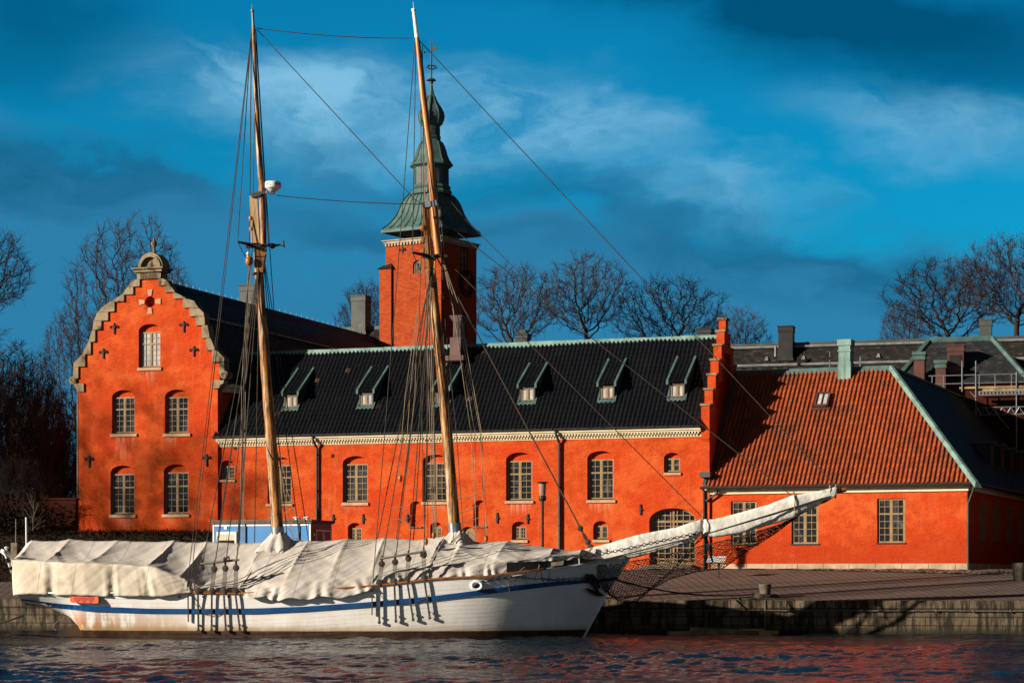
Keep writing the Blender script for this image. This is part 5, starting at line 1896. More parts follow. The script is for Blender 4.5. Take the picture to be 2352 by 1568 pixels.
for x, y0, y1 in ((995, 362, 462), (1208, 390, 458)):
    F_ = FR
    s, z1 = F_.hit(D('B5', x, y0), 8.0)
    z0 = F_.hit(D('B5', x, y1 + 30), 8.0)[1]
    mb = MB()
    mb.tube([F_.pt(s, 8.0, z0 - 3.5), F_.pt(s, 8.0, z1)], 0.035, 6)
    for q in (0.35, 0.7):
        z = lerp(z0, z1, q)
        mb.tube([F_.pt(s, 8.0, z - 0.03), F_.pt(s, 8.0, z + 0.03)], 0.07, 6)
    tag(mb.build('scaffold_pole', 'galv', at=F_.pt(s, 8, z0 - 3.5)), 'lone scaffold tube behind the red roof ridge, ' + ('left of the copper chimney' if x < 1000 else 'right of the copper chimney'), 'scaffold pole')

# ------------------------------------------------------------------ blue site cabin
pc = at(D('B2', 5, 992), 107.5)
FC = Frame((pc.x, 107.5, 0), 17.0)
cl = lambda x, y, d=0.0: FC.hit(D('B2', x, y), d)
cb = thing('site_cabin', 'blue panelled site cabin with flat roof standing behind the ship', 'cabin', FC.pt(2, 1, ground_z(pc.x, 107.5)))
cs1 = cl(838, 900)[0]
ct = cl(400, 838)[1]
cz = ground_z(pc.x, 107.5) + 0.25
CD = 2.75
mb = MB()
mb.box(FC, 0, cs1, 0, CD, cz, ct)
for s in (cl(285, 0)[0], cl(745, 0)[0]):
    mb.box(FC, s - 0.012, s + 0.012, -0.012, 0.0, cz, ct)
mb.build('body', 'cabin', cb)
mb = MB()
mb.box(FC, -0.12, cs1 + 0.1, -0.14, CD + 0.12, ct + 0.002, ct + 0.09)
mb.box(FC, -0.16, cs1 + 0.14, -0.18, CD + 0.16, ct + 0.092, ct + 0.16)
mb.build('roof', 'granite', cb)
mb = MB()
for s in (-0.012, cs1 - 0.06):
    mb.box(FC, s, s + 0.075, -0.02, 0.05, cz, ct)
mb.box(FC, 0.1, cs1 - 0.1, -0.03, 0.0, ct - 0.13, ct - 0.05)
mb.build('corner_trim', 'white', cb)
a, b, c, d = px_box(FC, 'B2', 36, 910, 205, 1080, -0.02)
mb = MB()
for q in ((a, a + 0.09, c, d), (b - 0.09, b, c, d), (a + 0.09, b - 0.09, d - 0.12, d), (a + 0.09, b - 0.09, c, c + 0.09)):
    mb.box(FC, q[0], q[1], -0.05, -0.002, q[2], q[3])
w = mb.build('window', 'white', cb)
mb = MB()
mb.box(FC, a + 0.09, b - 0.09, -0.03, -0.02, c + 0.09, d - 0.12)
mb.build('glass', 'glass', w)
mb = MB()
n = 18
for i in range(n):
    s = lerp(a + 0.1, b - 0.1, i / n)
    mb.box(FC, s, s + (b - a) / n * 0.8, -0.038 - 0.004 * (i % 3), -0.031, d - 0.42, d - 0.12)
mb.build('curtain', 'skirt', w)
a, b, c, d = px_box(FC, 'B2', 100, 862, 125, 890, -0.02)
mb = MB()
mb.box(FC, a, b, -0.04, -0.002, c, d)
for i in range(4):
    mb.box(FC, a + 0.03, b - 0.03, -0.05, -0.041, lerp(c, d, (i + 0.7) / 5), lerp(c, d, (i + 1.1) / 5))
mb.build('air_vent', 'white', cb)
FCr = Frame(FC.pt(cs1, 0, 0), 0)
FCr.w, FCr.n = FC.n.copy(), -FC.w
mb = MB()
mb.box(FCr, 0.02, CD - 0.02, -0.02, -0.003, cz, ct - 0.03)
mb.build('end_panel', 'cabin_dark', cb)
for k_ in (0, 1):
    s0 = 0.62 + k_ * 0.98
    mb = MB()
    for q in ((s0, s0 + 0.05, cz + 0.1, ct - 0.32), (s0 + 0.87, s0 + 0.92, cz + 0.1, ct - 0.32), (s0 + 0.05, s0 + 0.87, ct - 0.37, ct - 0.32)):
        mb.box(FCr, q[0], q[1], -0.06, -0.021, q[2], q[3])
    dr = mb.build('door', 'white', cb)
    mb = MB()
    mb.box(FCr, s0 + 0.05, s0 + 0.87, -0.045, -0.022, cz + 0.1, ct - 0.37)
    mb.build('leaf', 'cabin_dark', dr)
mb = MB()
mb.box(FCr, 0.36, 0.52, -0.03, -0.021, ct - 0.62, ct - 0.5)
mb.build('notice', 'white', cb)
for x in (487, 685, 775):
    s = cl(x, 815)[0]
    mb = MB()
    mb.lathe(FC.pt(s, 0.5, ct + 0.16), [(0.09, 0), (0.09, 0.07), (0.18, 0.10), (0.16, 0.14), (0.05, 0.17)], 12)
    mb.build('roof_vent', 'white', cb)
for x in (280, 738):
    s = cl(x, 830)[0]
    mb = MB()
    mb.tube([FC.pt(s, -0.06, cz), FC.pt(s, -0.06, ct + 0.1), FC.pt(s + 0.04, -0.04, ct + 0.24), FC.pt(s + 0.1, 0.0, ct + 0.2)], 0.03, 6)
    mb.build('lifting_bar', 'galv', cb)

# ------------------------------------------------------------------ street furniture
pl = at((1246, 1300), 109.0)
gz = ground_z(pl.x, pl.y)
zt = EYE + (CV - 1105) / FOC * 109
sl = thing('street_lamp', 'slim black street lamp with clear cylindrical head before the orange wall', 'street lamp', (pl.x, pl.y, gz))
mb = MB()
zb = zt - 0.98
mb.lathe((pl.x, pl.y, gz), [(0.11, -0.05), (0.11, 0.5), (0.075, 0.55), (0.07, zb - gz)], 12)
mb.build('post', 'darkmetal', sl)
mb = MB()
mb.lathe((pl.x, pl.y, zb), [(0.06, -0.02), (0.16, 0.02), (0.19, 0.12), (0.19, 0.24), (0.17, 0.26)], 16)
mb.build('lamp_base', 'darkmetal', sl)
mb = MB()
mb.lathe((pl.x, pl.y, zb), [(0.155, 0.27), (0.19, 0.88)], 16)
mb.lathe((pl.x, pl.y, zb), [(0.05, 0.3), (0.05, 0.7)], 8)
mb.build('lamp_glass', 'lamp_glass', sl)
mb = MB()
mb.lathe((pl.x, pl.y, zb), [(0.27, 0.885), (0.28, 0.92), (0.24, 0.96), (0.02, 0.98)], 16)
mb.build('lamp_cap', 'darkmetal', sl)


def bollard(p, h, r, label):
    z = ground_z(p.x, p.y)
    t = thing('bollard', label, 'bollard', (p.x, p.y, z))
    m = MB()
    m.lathe((p.x, p.y, z), [(r * 0.84, -0.1), (r * 0.86, h * 0.25), (r * 0.93, h * 0.7), (r, h * 0.93), (r * 0.98, h), (r * 0.6, h + 0.02)], 20)
    m.build('post', 'granite', t, smooth=True, autos=40)
    return t


pb = at(D('B6', 535, 948), 98.3)
bollard(V((pb.x, quay_y(pb.x) + 1.0, 0)), 0.62, 0.29, 'squat granite mooring bollard at the quay edge with rope coiled at its foot')
pb2 = V((at((2342, 1310), 104.0).x, 104.0, 0))
bollard(pb2, 0.80, 0.36, 'pale stone bollard on the setts beyond the corner of the tiled house')
bx, by = pb.x, quay_y(pb.x) + 1.0
mb = MB()
mb.tube([V((bx + 0.58 * math.cos(t * 0.5) * (1 - t * 0.002), by + 0.58 * math.sin(t * 0.5), 1.56 + 0.05 * (t // 12))) for t in range(48)], 0.05, 6)
mb.tube([V((bx - 0.5, by - 0.4, 1.55)), V((bx - 1.0, by - 0.3, 1.54)), V((bx - 1.3, by - 0.6, 1.54)), V((bx - 0.8, by - 0.75, 1.54)), V((bx + 0.4, by - 0.8, 1.53)), V((bx + 1.2, by - 0.7, 1.53))], 0.045, 6)
tag(mb.build('coiled_rope', 'rope', at=(bx, by, 1.5)), 'dark mooring rope coiled round the foot of the squat bollard', 'rope')

# sign board on a post
ps_ = at(D('B6', 212, 770), 107.0)
gz = ground_z(ps_.x, 107.0)
sg = thing('information_sign', 'slanted white information board on a dark post beside the portal', 'sign', (ps_.x, 107.0, gz))
FS = Frame((ps_.x, 107.0, 0), 15)
zt = FS.hit(D('B6', 205, 652))[1]
zb = FS.hit(D('B6', 205, 692))[1]
mb = MB()
mb.box(FS, 0.0, 0.09, 0.0, 0.09, gz - 0.1, zb + 0.1)
mb.build('post', 'iron', sg)
mb = MB()
mb.hexa([FS.pt(-0.52, -0.28, zb), FS.pt(0.38, -0.28, zb), FS.pt(0.38, -0.25, zb - 0.03), FS.pt(-0.52, -0.25, zb - 0.03),
         FS.pt(-0.52, 0.28, zt), FS.pt(0.38, 0.28, zt), FS.pt(0.38, 0.31, zt - 0.03), FS.pt(-0.52, 0.31, zt - 0.03)])
mb.build('panel', 'white', sg)

# cobbled strip at the foot of the tiled house
mb = MB()
n = 40
for i in range(n + 1):
    s = lerp(-2.6, RS1 + 2.5, i / n)
    for y in (0.0, -0.9, -1.9):
        p = FR.pt(s, y, 0)
        mb.v.append((p.x, p.y, ground_z(p.x, p.y) + 0.035 + 0.02 * math.sin(i * 1.7)))
for i in range(n):
    for j in range(2):
        a = i * 3 + j
        mb.f.append((a, a + 1, a + 4, a + 3)[::-1])
struct(mb.build('cobbled_pavement', 'cobble'))

# ------------------------------------------------------------------ unseen house added right of the picture to keep sky light off the alley wall
FN = Frame(FR.pt(RS1 + 7.5, 3.0, 0), 0)
FN.w, FN.n = FR.n.copy(), FR.w.copy()
nb_ = thing('sky_blocking_house', 'tall dark brick house added outside the picture to block sky light from the alley', 'building', FN.pt(15, 4, 2.9))
mb = MB()
mb.box(FN, 0, 34, 0, 9, 2.6, 13.5)
mb.build('wall', 'brick_dark', nb_)
mb = MB()
mb.prism(FN.shift(0, 0), [(0, 13.5), (0.01, 13.5), (0.01, 13.51)], 0, 0.01)
mb.poly(FN.pt(-0.3, -0.4, 13.4), FN.pt(34.3, -0.4, 13.4), FN.pt(34.3, 4.5, 19.0), FN.pt(-0.3, 4.5, 19.0))
mb.poly(FN.pt(34.3, 9.4, 13.4), FN.pt(-0.3, 9.4, 13.4), FN.pt(-0.3, 4.5, 19.0), FN.pt(34.3, 4.5, 19.0))
mb.poly(FN.pt(0, 0, 13.4), FN.pt(0, 9, 13.4), FN.pt(0, 4.5, 18.9))
mb.build('roof', 'slate', nb_)
FN2 = Frame(FN.pt(0, 0, 0), 0)
FN2.w, FN2.n = FN.w.copy(), FN.n.copy()
for i in range(6):
    for z in (5.0, 9.3):
        window(nb_, FN2, 2 + i * 5.3, 3.4 + i * 5.3, z, z + 2.2, -0.004)

# ------------------------------------------------------------------ floating timbers by the quay wall
tx0, tx1 = at(D('B6', 20, 1160), 96.0), at(D('B6', 640, 1175), 95.6)
mb = MB()
mb.hexa([V((tx0.x, 96.2, 0.05)), V((tx1.x - 1.0, 95.6, 0.02)), V((tx1.x - 1.0, 96.1, 0.02)), V((tx0.x, 96.8, 0.05)),
         V((tx0.x, 96.2, 0.30)), V((tx1.x - 1.0, 95.6, 0.18)), V((tx1.x - 1.0, 96.1, 0.18)), V((tx0.x, 96.8, 0.30))])
mb.hexa([V((tx0.x - 1, 96.0, -0.05)), V((tx1.x, 95.9, -0.05)), V((tx1.x, 96.6, -0.05)), V((tx0.x - 1, 96.5, -0.05)),
         V((tx0.x - 1, 96.0, 0.12)), V((tx1.x, 95.9, 0.16)), V((tx1.x, 96.6, 0.16)), V((tx0.x - 1, 96.5, 0.12))])
tag(mb.build('floating_timber', 'timber', at=(tx0.x, 96.3, 0)), 'long wet timbers floating along the shaded quay wall', 'timber')
c = at(D('B6', 505, 1195), 95.3)
mb = MB()
F0 = Frame((c.x, 95.2, 0), 6)
mb.box(F0, -0.05, 0.50, 0, 0.30, -0.05, 0.17, 0.02)
mb.box(F0, -0.9, 0.2, 0.02, 0.25, 0.175, 0.25, 0.01)
tag(mb.build('yellow_block', 'yellow', at=(c.x, 95.2, 0)), 'short yellow timber block floating on the end of the wet timbers', 'timber')
mb = MB()
p = at(D('B6', 518, 950), 98.2)
mb.tube([V((p.x, quay_y(p.x) - 0.05, 1.5)), V((p.x, quay_y(p.x) - 0.08, 0.9)), V((p.x - 0.03, quay_y(p.x) - 0.3, 0.25))], 0.02, 5)
tag(mb.build('hanging_rope', 'rope_pale', at=p), 'thin rope hanging straight down the quay wall below the bollard', 'rope')

# ------------------------------------------------------------------ hedge, low wall and shrubs left of the gabled wing
rnd = random.Random(11)
hy = 110.5
hx0, hx1 = -34.0, at((505, 1230), hy).x
hz0, hz1 = 1.8, EYE + (CV - 1221) / FOC * hy
mb = MB()
F0 = Frame((hx0, hy, 0), 4)
L = hx1 - hx0
mb.box(F0, 0, L, 0.12, 0.95, hz0, hz1 - 0.12)
for i in range(15000):
    s = rnd.uniform(-0.05, L * 0.985)
    if rnd.random() < 0.62:
        p = F0.pt(s, rnd.uniform(-0.06, 0.16), rnd.uniform(hz0, hz1))
    else:
        p = F0.pt(s, rnd.uniform(-0.05, 1.0), hz1 + rnd.gauss(-0.06, 0.06))
    d = V((rnd.gauss(0, 1), rnd.gauss(0, 1), rnd.gauss(0.6, 1))).normalized()
    e = d.orthogonal().normalized() * rnd.uniform(0.012, 0.03)
    l = rnd.uniform(0.08, 0.22)
    mb.add([p - e, p + e, p + d * l], [(0, 1, 2)])
hd_ = thing('hedge', 'long clipped brown hedge running behind the ship and below the gabled building', 'hedge', F0.pt(L / 2, 0.5, hz0))
mb.build('foliage', 'hedge', hd_, uv=False)
# garden wall in the shade behind the hedge
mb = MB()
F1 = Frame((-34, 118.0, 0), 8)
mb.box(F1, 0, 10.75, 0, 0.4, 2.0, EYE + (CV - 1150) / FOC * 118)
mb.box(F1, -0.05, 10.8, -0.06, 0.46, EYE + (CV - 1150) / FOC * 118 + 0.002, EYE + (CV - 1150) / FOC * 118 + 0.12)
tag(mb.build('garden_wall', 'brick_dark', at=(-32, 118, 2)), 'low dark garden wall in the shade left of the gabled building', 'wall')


# ------------------------------------------------------------------ bare trees
def tree_meshes(seed, height, width, trunk=0.22, points=1500, dome=(0.58, 0.46), lean=0.0, weep=0, sprays=3, r_tip=0.012, spray_len=0.55, fine=46.0):
    """bare tree grown towards points scattered through its crown; returns the meshes of its trunk with limbs and of its crown"""
    rg = np.random.default_rng(seed)
    rnd = random.Random(seed)
    # crown envelope: an uneven ellipsoid with lobes
    P = []
    lob = [(rg.random() * 6.28, rg.uniform(-0.4, 0.9), rg.uniform(0.72, 1.0)) for _ in range(9)]
    while len(P) < points:
        v = rg.normal(size=3)
        v /= np.linalg.norm(v)
        r = rg.random() ** 0.42
        az, el = math.atan2(v[1], v[0]), v[2]
        k_ = min(1.0, 0.74 + 0.26 * max(math.cos(az - a) * math.exp(-((el - e) * 1.6) ** 2) * w for a, e, w in lob))
        q = v * r * k_
        z = height * (dome[0] + dome[1] * q[2] / 1.0)
        if z < height * trunk:
            continue
        P.append((q[0] * width / 2, q[1] * width / 2, min(z, height * 1.0)))
    P = np.array(P)
    step = height / fine
    kill, reach = step * 1.9, step * 14
    nodes = [np.array((0.0, 0.0, -0.3))]
    par = [-1]
    while nodes[-1][2] < height * trunk:
        nodes.append(nodes[-1] + np.array((rg.normal(0, 0.05), rg.normal(0, 0.05), 1.0)) * step)
        par.append(len(nodes) - 2)
    near_d = np.full(len(P), 1e9)
    near_i = np.zeros(len(P), int)
    def upd(k0):
        for i in range(k0, len(nodes)):
            d = np.linalg.norm(P - nodes[i], axis=1)
            m = d < near_d
            near_d[m] = d[m]
            near_i[m] = i
    upd(0)
    alive = np.ones(len(P), bool)
    for it in range(90):
        act = alive & (near_d < (reach if it > 3 else 1e9))
        if not act.any():
            break
        k0 = len(nodes)
        idx = near_i[act]
        dirs = P[act] - np.array(nodes)[idx]
        dirs /= np.linalg.norm(dirs, axis=1)[:, None] + 1e-9
        acc = {}
        for i, d in zip(idx, dirs):
            acc[i] = acc.get(i, 0) + d
        for i, d in acc.items():
            d = d / (np.linalg.norm(d) + 1e-9) + rg.normal(0, 0.30, 3)
            d /= np.linalg.norm(d)
            nodes.append(nodes[i] + d * step)
            par.append(i)
        upd(k0)
        alive &= near_d > kill
    n = len(nodes)
    kids = [[] for _ in range(n)]
    for i in range(1, n):
        kids[par[i]].append(i)
    rad = np.zeros(n)
    for i in range(n - 1, -1, -1):
        rad[i] = r_tip * 1.25 if not kids[i] else (sum(rad[c] ** 2.35 for c in kids[i])) ** (1 / 2.35)
    rad[:3] *= (1.35, 1.2, 1.1)
    T, C = MB(), MB()
    cut = max(rad[0] * 0.30, r_tip * 4)
    # chains: follow the thickest child, side branches start new chains
    stack = [(0, -1)]
    while stack:
        i, p = stack.pop()
        ch = [p, i] if p >= 0 else [i]
        while kids[i]:
            ks = sorted(kids[i], key=lambda c: -rad[c])
            for c in ks[1:]:
                stack.append((c, i))
            i = ks[0]
            ch.append(i)
        rr_ = [rad[j] for j in ch]
        if p >= 0:
            rr_[0] = rr_[1]
        big = rr_[0] > cut
        if big:
            m_ = next((q for q, r_ in enumerate(rr_) if r_ < cut * 0.7), len(ch))
            T.tube([nodes[j] for j in ch[:m_ + 1]], rr_[:m_ + 1], 7, cap=False)
            ch, rr_ = ch[m_:], rr_[m_:]
        if len(ch) > 1:
            C.tube([nodes[j] for j in ch], rr_, 4 if rr_[0] > r_tip * 3 else 3, cap=False)
    # fine twigs
    for i in range(1, n):
        if rad[i] > r_tip * 3.2 or nodes[i][2] < height * trunk * 0.8:
            continue
        d0 = nodes[i] - nodes[par[i]]
        d0 /= np.linalg.norm(d0) + 1e-9
        for j in range(sprays if kids[i] else sprays + 2):
            out = nodes[i] - np.array((0.0, 0.0, height * 0.42))
            out = out / (np.linalg.norm(out) + 1e-9)
            d = d0 * 0.55 + out * 0.55 + rg.normal(0, 0.5, 3) + np.array((0, 0, 0.05))
            d /= np.linalg.norm(d)
            L = spray_len * rg.uniform(0.5, 1.3)
            a = nodes[i]
            b = a + d * L * 0.5 + rg.normal(0, 0.05, 3)
            c = b + (d + rg.normal(0, 0.3, 3)) * L * 0.5
            C.tube([a, b, c], [r_tip * 0.8, r_tip * 0.65, r_tip * 0.45], 3, cap=False)
            e = b + (d + rg.normal(0, 0.6, 3)) * L * 0.45
            C.tube([b, e], [r_tip * 0.55, r_tip * 0.4], 3, cap=False)
        for j in range(weep):
            a = nodes[i] + rg.normal(0, 0.1, 3)
            L = rg.uniform(0.8, 2.6)
            pts = [a]
            d = np.array((rg.normal(0, 0.5), rg.normal(0, 0.5), -0.2))
            for q in range(4):
                d = d * 0.6 + np.array((rg.normal(0, 0.1), rg.normal(0, 0.1), -0.8))
                pts.append(pts[-1] + d / np.linalg.norm(d) * L / 4)
            C.tube(pts, [r_tip * 0.8, r_tip * 0.8, r_tip * 0.7, r_tip * 0.6, r_tip * 0.4], 3, cap=False)
    av = np.array(C.v)
    kz = height / np.percentile(av[:, 2], 99.9)
    kx = width / 2 / np.percentile(np.abs(av[:, :2]), 99.3)
    for b in (T, C):
        b.v = (np.array(b.v) * np.array([kx, kx, kz])).tolist()
    return T, C


class TreeKind:
    def __init__(self, *a, **kw):
        self.t, self.c = tree_meshes(*a, **kw)
        self.first = None

    def place(self, x, y, z, rot, label, group='bare trees behind the castle', name='bare_tree', s=(1, 1, 1)):
        if self.first is None:
            th = thing(name, label, 'tree', (0, 0, 0), group)
            WL[th.name] = V((0, 0, 0))
            tr_ = self.t.build('trunk', 'bark', th, smooth=True, uv=False)
            cr = self.c.build('crown', 'twig', th, uv=False)
            self.first = (th, tr_, cr)
        else:
            th = self.first[0].copy()
            COL.objects.link(th)
            for o in self.first[1:]:
                q = o.copy()
                COL.objects.link(q)
                q.parent = th
            th['label'] = label
            if group:
                th['group'] = group
        th.location = (x, y, z)
        th.rotation_euler = (0, 0, rot)
        th.scale = s
        return th


def spot(u, v_top, Y, z0=3.0):
    p = at((u, v_top), Y)
    return p.x, p.z - z0


k1 = TreeKind(3, 22, 7, trunk=0.68, points=1500, dome=(0.83, 0.17), sprays=3, r_tip=0.013, spray_len=0.50, fine=80)
k2 = TreeKind(8, 22, 7, trunk=0.70, points=1600, dome=(0.84, 0.16), sprays=3, r_tip=0.013, spray_len=0.50, fine=80)
k3 = TreeKind(21, 24, 9, trunk=0.36, points=2600, dome=(0.68, 0.32), sprays=3, r_tip=0.014, spray_len=0.6, fine=64)
k4 = TreeKind(33, 18, 6, trunk=0.10, points=2600, dome=(0.52, 0.48), sprays=4, r_tip=0.014, spray_len=0.4, fine=60)
kw_ = TreeKind(14, 14, 5.5, trunk=0.26, points=1300, dome=(0.66, 0.34), weep=4, r_tip=0.012, fine=50)
BT = 'bare trees behind the castle'


def plant(kind, u, v_top, Y, width_u, rot, label, base=22.0, base_w=7.0, z0=3.0, **kw):
    x, h = spot(u, v_top, Y, z0)
    w = width_u / FOC * Y
    kind.place(x, Y, z0, rot, label, s=(w / base_w, w / base_w, h / base), **kw)


plant(k1, 1185, 600, 168, 205, 0.4, 'bare tree just right of the red brick tower')
plant(k2, 1345, 576, 172, 210, 2.0, 'tallest of the bare trees above the black tiled roof')
plant(k1, 1530, 630, 176, 255, 3.3, 'broad bare tree behind the right end of the black roof')
plant(k2, 1690, 698, 182, 165, 4.4, 'small rounded bare tree behind the stepped gable')
plant(k1, 845, 642, 190, 150, 5.1, 'small bare tree beside the grey chimney left of the tower')
plant(k2, 2180, 588, 178, 300, 0.9, 'spreading bare tree above the slate roof at the right')
plant(k1, 2330, 530, 172, 260, 2.7, 'bare tree cut by the right edge above the slate roof')
plant(k2, 2075, 690, 186, 120, 3.9, 'low bare tree left of the spreading one above the slate roof')
plant(k3, 285, 488, 158, 290, 0.6, 'tall bare tree fanning out behind the curved gable', base=24, base_w=9)
plant(k3, 175, 700, 142, 170, 2.2, 'slender bare tree at the left side of the gabled building', base=24, base_w=9)
plant(k3, 395, 600, 166, 150, 4.0, 'bare tree showing over the slate roof right of the gable finial', base=24, base_w=9)
plant(k1, -40, 505, 134, 230, 1.9, 'large bare tree reaching in from the left edge', z0=2.6)
plant(kw_, 25, 800, 129.5, 250, 0.3, 'dark weeping tree with drooping twigs at the left edge', base=14, base_w=5.5, z0=2.4)
plant(kw_, 105, 960, 131, 150, 2.9, 'lower weeping tree beside the left wall of the gabled building', base=14, base_w=5.5, z0=2.4)
plant(k4, 85, 880, 133, 200, 1.2, 'tangled bare tree behind the weeping tree', base=18, base_w=6, z0=2.6)
plant(k4, 20, 760, 132, 260, 3.6, 'dense bare tree behind the left edge of the hedge', base=18, base_w=6, z0=2.6)
plant(kw_, 60, 1040, 127, 190, 5.0, 'lowest weeping tree, behind the garden wall', base=14, base_w=5.5, z0=2.4)
plant(k4, 160, 960, 136, 120, 2.2, 'dark bare tree squeezed against the left corner of the gabled building', base=18, base_w=6, z0=2.6)
plant(k4, 60, 1000, 140, 200, 4.2, 'dark bare tree deep in the shade at the left edge', base=18, base_w=6, z0=2.6)
plant(k4, 30, 860, 131, 230, 0.7, 'dense bare thicket tree behind the weeping tree at the left edge', base=18, base_w=6, z0=2.4)
plant(k4, 130, 900, 138, 190, 5.3, 'dense bare thicket tree beside the corner volute of the gabled building', base=18, base_w=6, z0=2.6)
# trees on the quay outside the picture, upstream of the gabled wing, whose shadows cross its front
ks = TreeKind(44, 22, 15, trunk=0.24, points=800, dome=(0.56, 0.44), sprays=1, r_tip=0.026, spray_len=0.8)
for x, y, r, sw, sh, lb in ((-82.0, 99.0, 0.4, 1.35, 1.36, 'tallest bare quayside tree outside the picture at the far left'), (-70.0, 105.5, 2.6, 1.1, 1.3, 'bare quayside tree outside the picture, nearer the gabled building')):
    ks.place(x, y, 1.5, r, lb, s=(sw, sw, sh))
# undergrowth below the weeping tree
rnd = random.Random(3)
for u, v_top, Y, wu, lb in ((10, 1090, 115.5, 120, 'dark twiggy shrub in the far left corner behind the hedge'), (75, 1110, 115.0, 110, 'dark twiggy shrub under the weeping tree'),
                            (140, 1130, 128.0, 70, 'withered shrub against the left corner of the gabled building')):
    p = at((u, v_top), Y)
    h = p.z - 2.4
    w = wu / FOC * Y
    th = thing('shrub', lb, 'shrub', (p.x, Y, 2.4), 'shrubs behind the hedge')
    st, lf = MB(), MB()
    for i in range(90):
        a = rnd.random() * 6.283
        rr_ = rnd.random() ** 0.5 * w / 2
        top = V((p.x + rr_ * math.cos(a), Y + rr_ * math.sin(a), 2.4 + h * rnd.uniform(0.55, 1.0) * (1 - 0.4 * (rr_ / (w / 2)) ** 2)))
        b = V((p.x + rr_ * 0.3 * math.cos(a), Y + rr_ * 0.3 * math.sin(a), 2.3))
        mid = b.lerp(top, 0.5) + V((rnd.gauss(0, 0.12), rnd.gauss(0, 0.12), 0.2))
        st.tube([b, mid, top], [0.03, 0.018, 0.008], 3, cap=False)
        for j in range(26):
            q = mid.lerp(top, rnd.random()) + V((rnd.gauss(0, 0.16), rnd.gauss(0, 0.16), rnd.gauss(0, 0.16)))
            d = V((rnd.gauss(0, 1), rnd.gauss(0, 1), rnd.gauss(0, 1))).normalized()
            e = d.orthogonal().normalized() * 0.03
            lf.add([q - e, q + e, q + d * 0.13 + e, q + d * 0.13 - e], [(0, 1, 2, 3)])
    st.build('stems', 'bark', th, uv=False)
    lf.build('foliage', 'leaf', th, uv=False)
p = at(D('A2', 262, 1420), 112.5)
th = thing('sapling', 'pale young sapling standing in front of the dark shrubs', 'tree', (p.x, 112.5, 2.4))
mb = MB()
zt = EYE + (CV - D('A2', 262, 1175)[1]) / FOC * 112.5
mb.tube([V((p.x, 112.5, 2.3)), V((p.x + 0.03, 112.5, 4.2)), V((p.x - 0.03, 112.5, zt - 1.6)), V((p.x + 0.02, 112.5, zt))], [0.03, 0.026, 0.02, 0.008], 6)
mb.build('trunk', 'granite', th)
mb = MB()
for i in range(16):
    z = lerp(4.4, zt - 0.3, i / 15)
    a = i * 2.4
    d = V((math.cos(a), math.sin(a) * 0.6, 0.9)).normalized()
    b = V((p.x, 112.5, z))
    mb.tube([b, b + d * 0.4, b + d * 0.8 + V((0, 0, 0.1))], [0.009, 0.007, 0.004], 3, cap=False)
mb.build('crown', 'granite', th)

# ------------------------------------------------------------------ the ship
SY = 93.0
SHIP = thing('sailing_ship', 'white two-masted sailing ship with blue stripe moored along the quay', 'ship', (-8.0, SY, 0.0))
HB = [(0.0, 1.30), (0.03, 1.75), (0.09, 2.30), (0.18, 2.72), (0.32, 3.0), (0.5, 3.1), (0.66, 3.08), (0.76, 2.95), (0.85, 2.45), (0.92, 1.6), (0.97, 0.65), (1.0, 0.10)]
HW = [(0.0, 0.03), (0.095, 0.05), (0.14, 0.55), (0.22, 1.7), (0.32, 2.55), (0.45, 2.9), (0.62, 2.9), (0.72, 2.65), (0.80, 2.05), (0.87, 1.15), (0.91, 0.5), (0.93, 0.10), (1.0, 0.03)]
SX0, SX1 = (43 - CU) / FOC * 91.6, (1440 - CU) / FOC * 93.0


def smooth_tab(tab, x):
    v = sum(table(tab, min(max(x + o, 0), 1))[0] * w for o, w in ((-0.03, 1), (-0.015, 2), (0, 3), (0.015, 2), (0.03, 1))) / 9.0
    return v


def sx(s):
    return lerp(SX0, SX1, s)


def near(uv, hb):
    """measured point on the near side of the ship, hb out from the centre line"""
    return at(uv, SY - hb)


RAILT = [(43, 1366), (60, 1363), (160, 1362.5), (425, 1363), (548, 1364.6), (700, 1359), (871, 1345.6), (988, 1332), (1046, 1328), (1116, 1326), (1170, 1318.6), (1298, 1302.5), (1380, 1290), (1440, 1279)]
STRT = [(43, 1373.5, 1387.5), (135, 1385.5, 1396), (220, 1392, 1403.5), (345, 1397, 1407), (470, 1397.5, 1407.5), (588, 1396.5, 1408), (695, 1392.5, 1402.8), (841, 1382.4, 1392.6), (988, 1369, 1379), (1091, 1356, 1366),
        (1170, 1345.5, 1356.5), (1277, 1334.5, 1343.5), (1344, 1331, 1337.5), (1380, 1329, 1335), (1440, 1322, 1328)]
KEEL = [(0.0, 1.36), (0.02, 1.30), (0.05, 1.10), (0.075, 0.82), (0.092, 0.35), (0.105, -0.5), (0.13, -0.7), (0.90, -0.7), (0.925, -0.1), (0.936, 0.45), (0.95, 1.10), (0.958, 1.55), (0.966, 1.95), (0.978, 2.42), (0.99, 2.85), (1.0, 3.25)]


def u_of(x, b):
    return CU + FOC * x / (SY - b)


def rail_z(s):
    b = smooth_tab(HB, s)
    return EYE + (CV - table(RAILT, u_of(sx(s), b))[0]) / FOC * (SY - b)


def hull_b(s, z):
    """half breadth of the hull at station s and height z"""
    zb, zr = table(KEEL, s)[0], rail_z(s)
    b0, b1 = smooth_tab(HW, s), smooth_tab(HB, s)
    t = min(max((z - zb) / max(zr - zb, 0.01), 0), 1.15)
    e = table([(0, 0.55), (0.10, 0.50), (0.25, 0.6), (0.5, 0.9), (0.78, 0.95), (0.92, 1.15), (1.0, 1.0)], s)[0]
    if s < 0.12:
        b0 = min(b0, 0.06)
    return b0 + (b1 - b0) * min(t, 1.0) ** e


NS, NT = 150, 22
st_s = [1 - (1 - i / NS) ** 1.15 for i in range(NS + 1)]


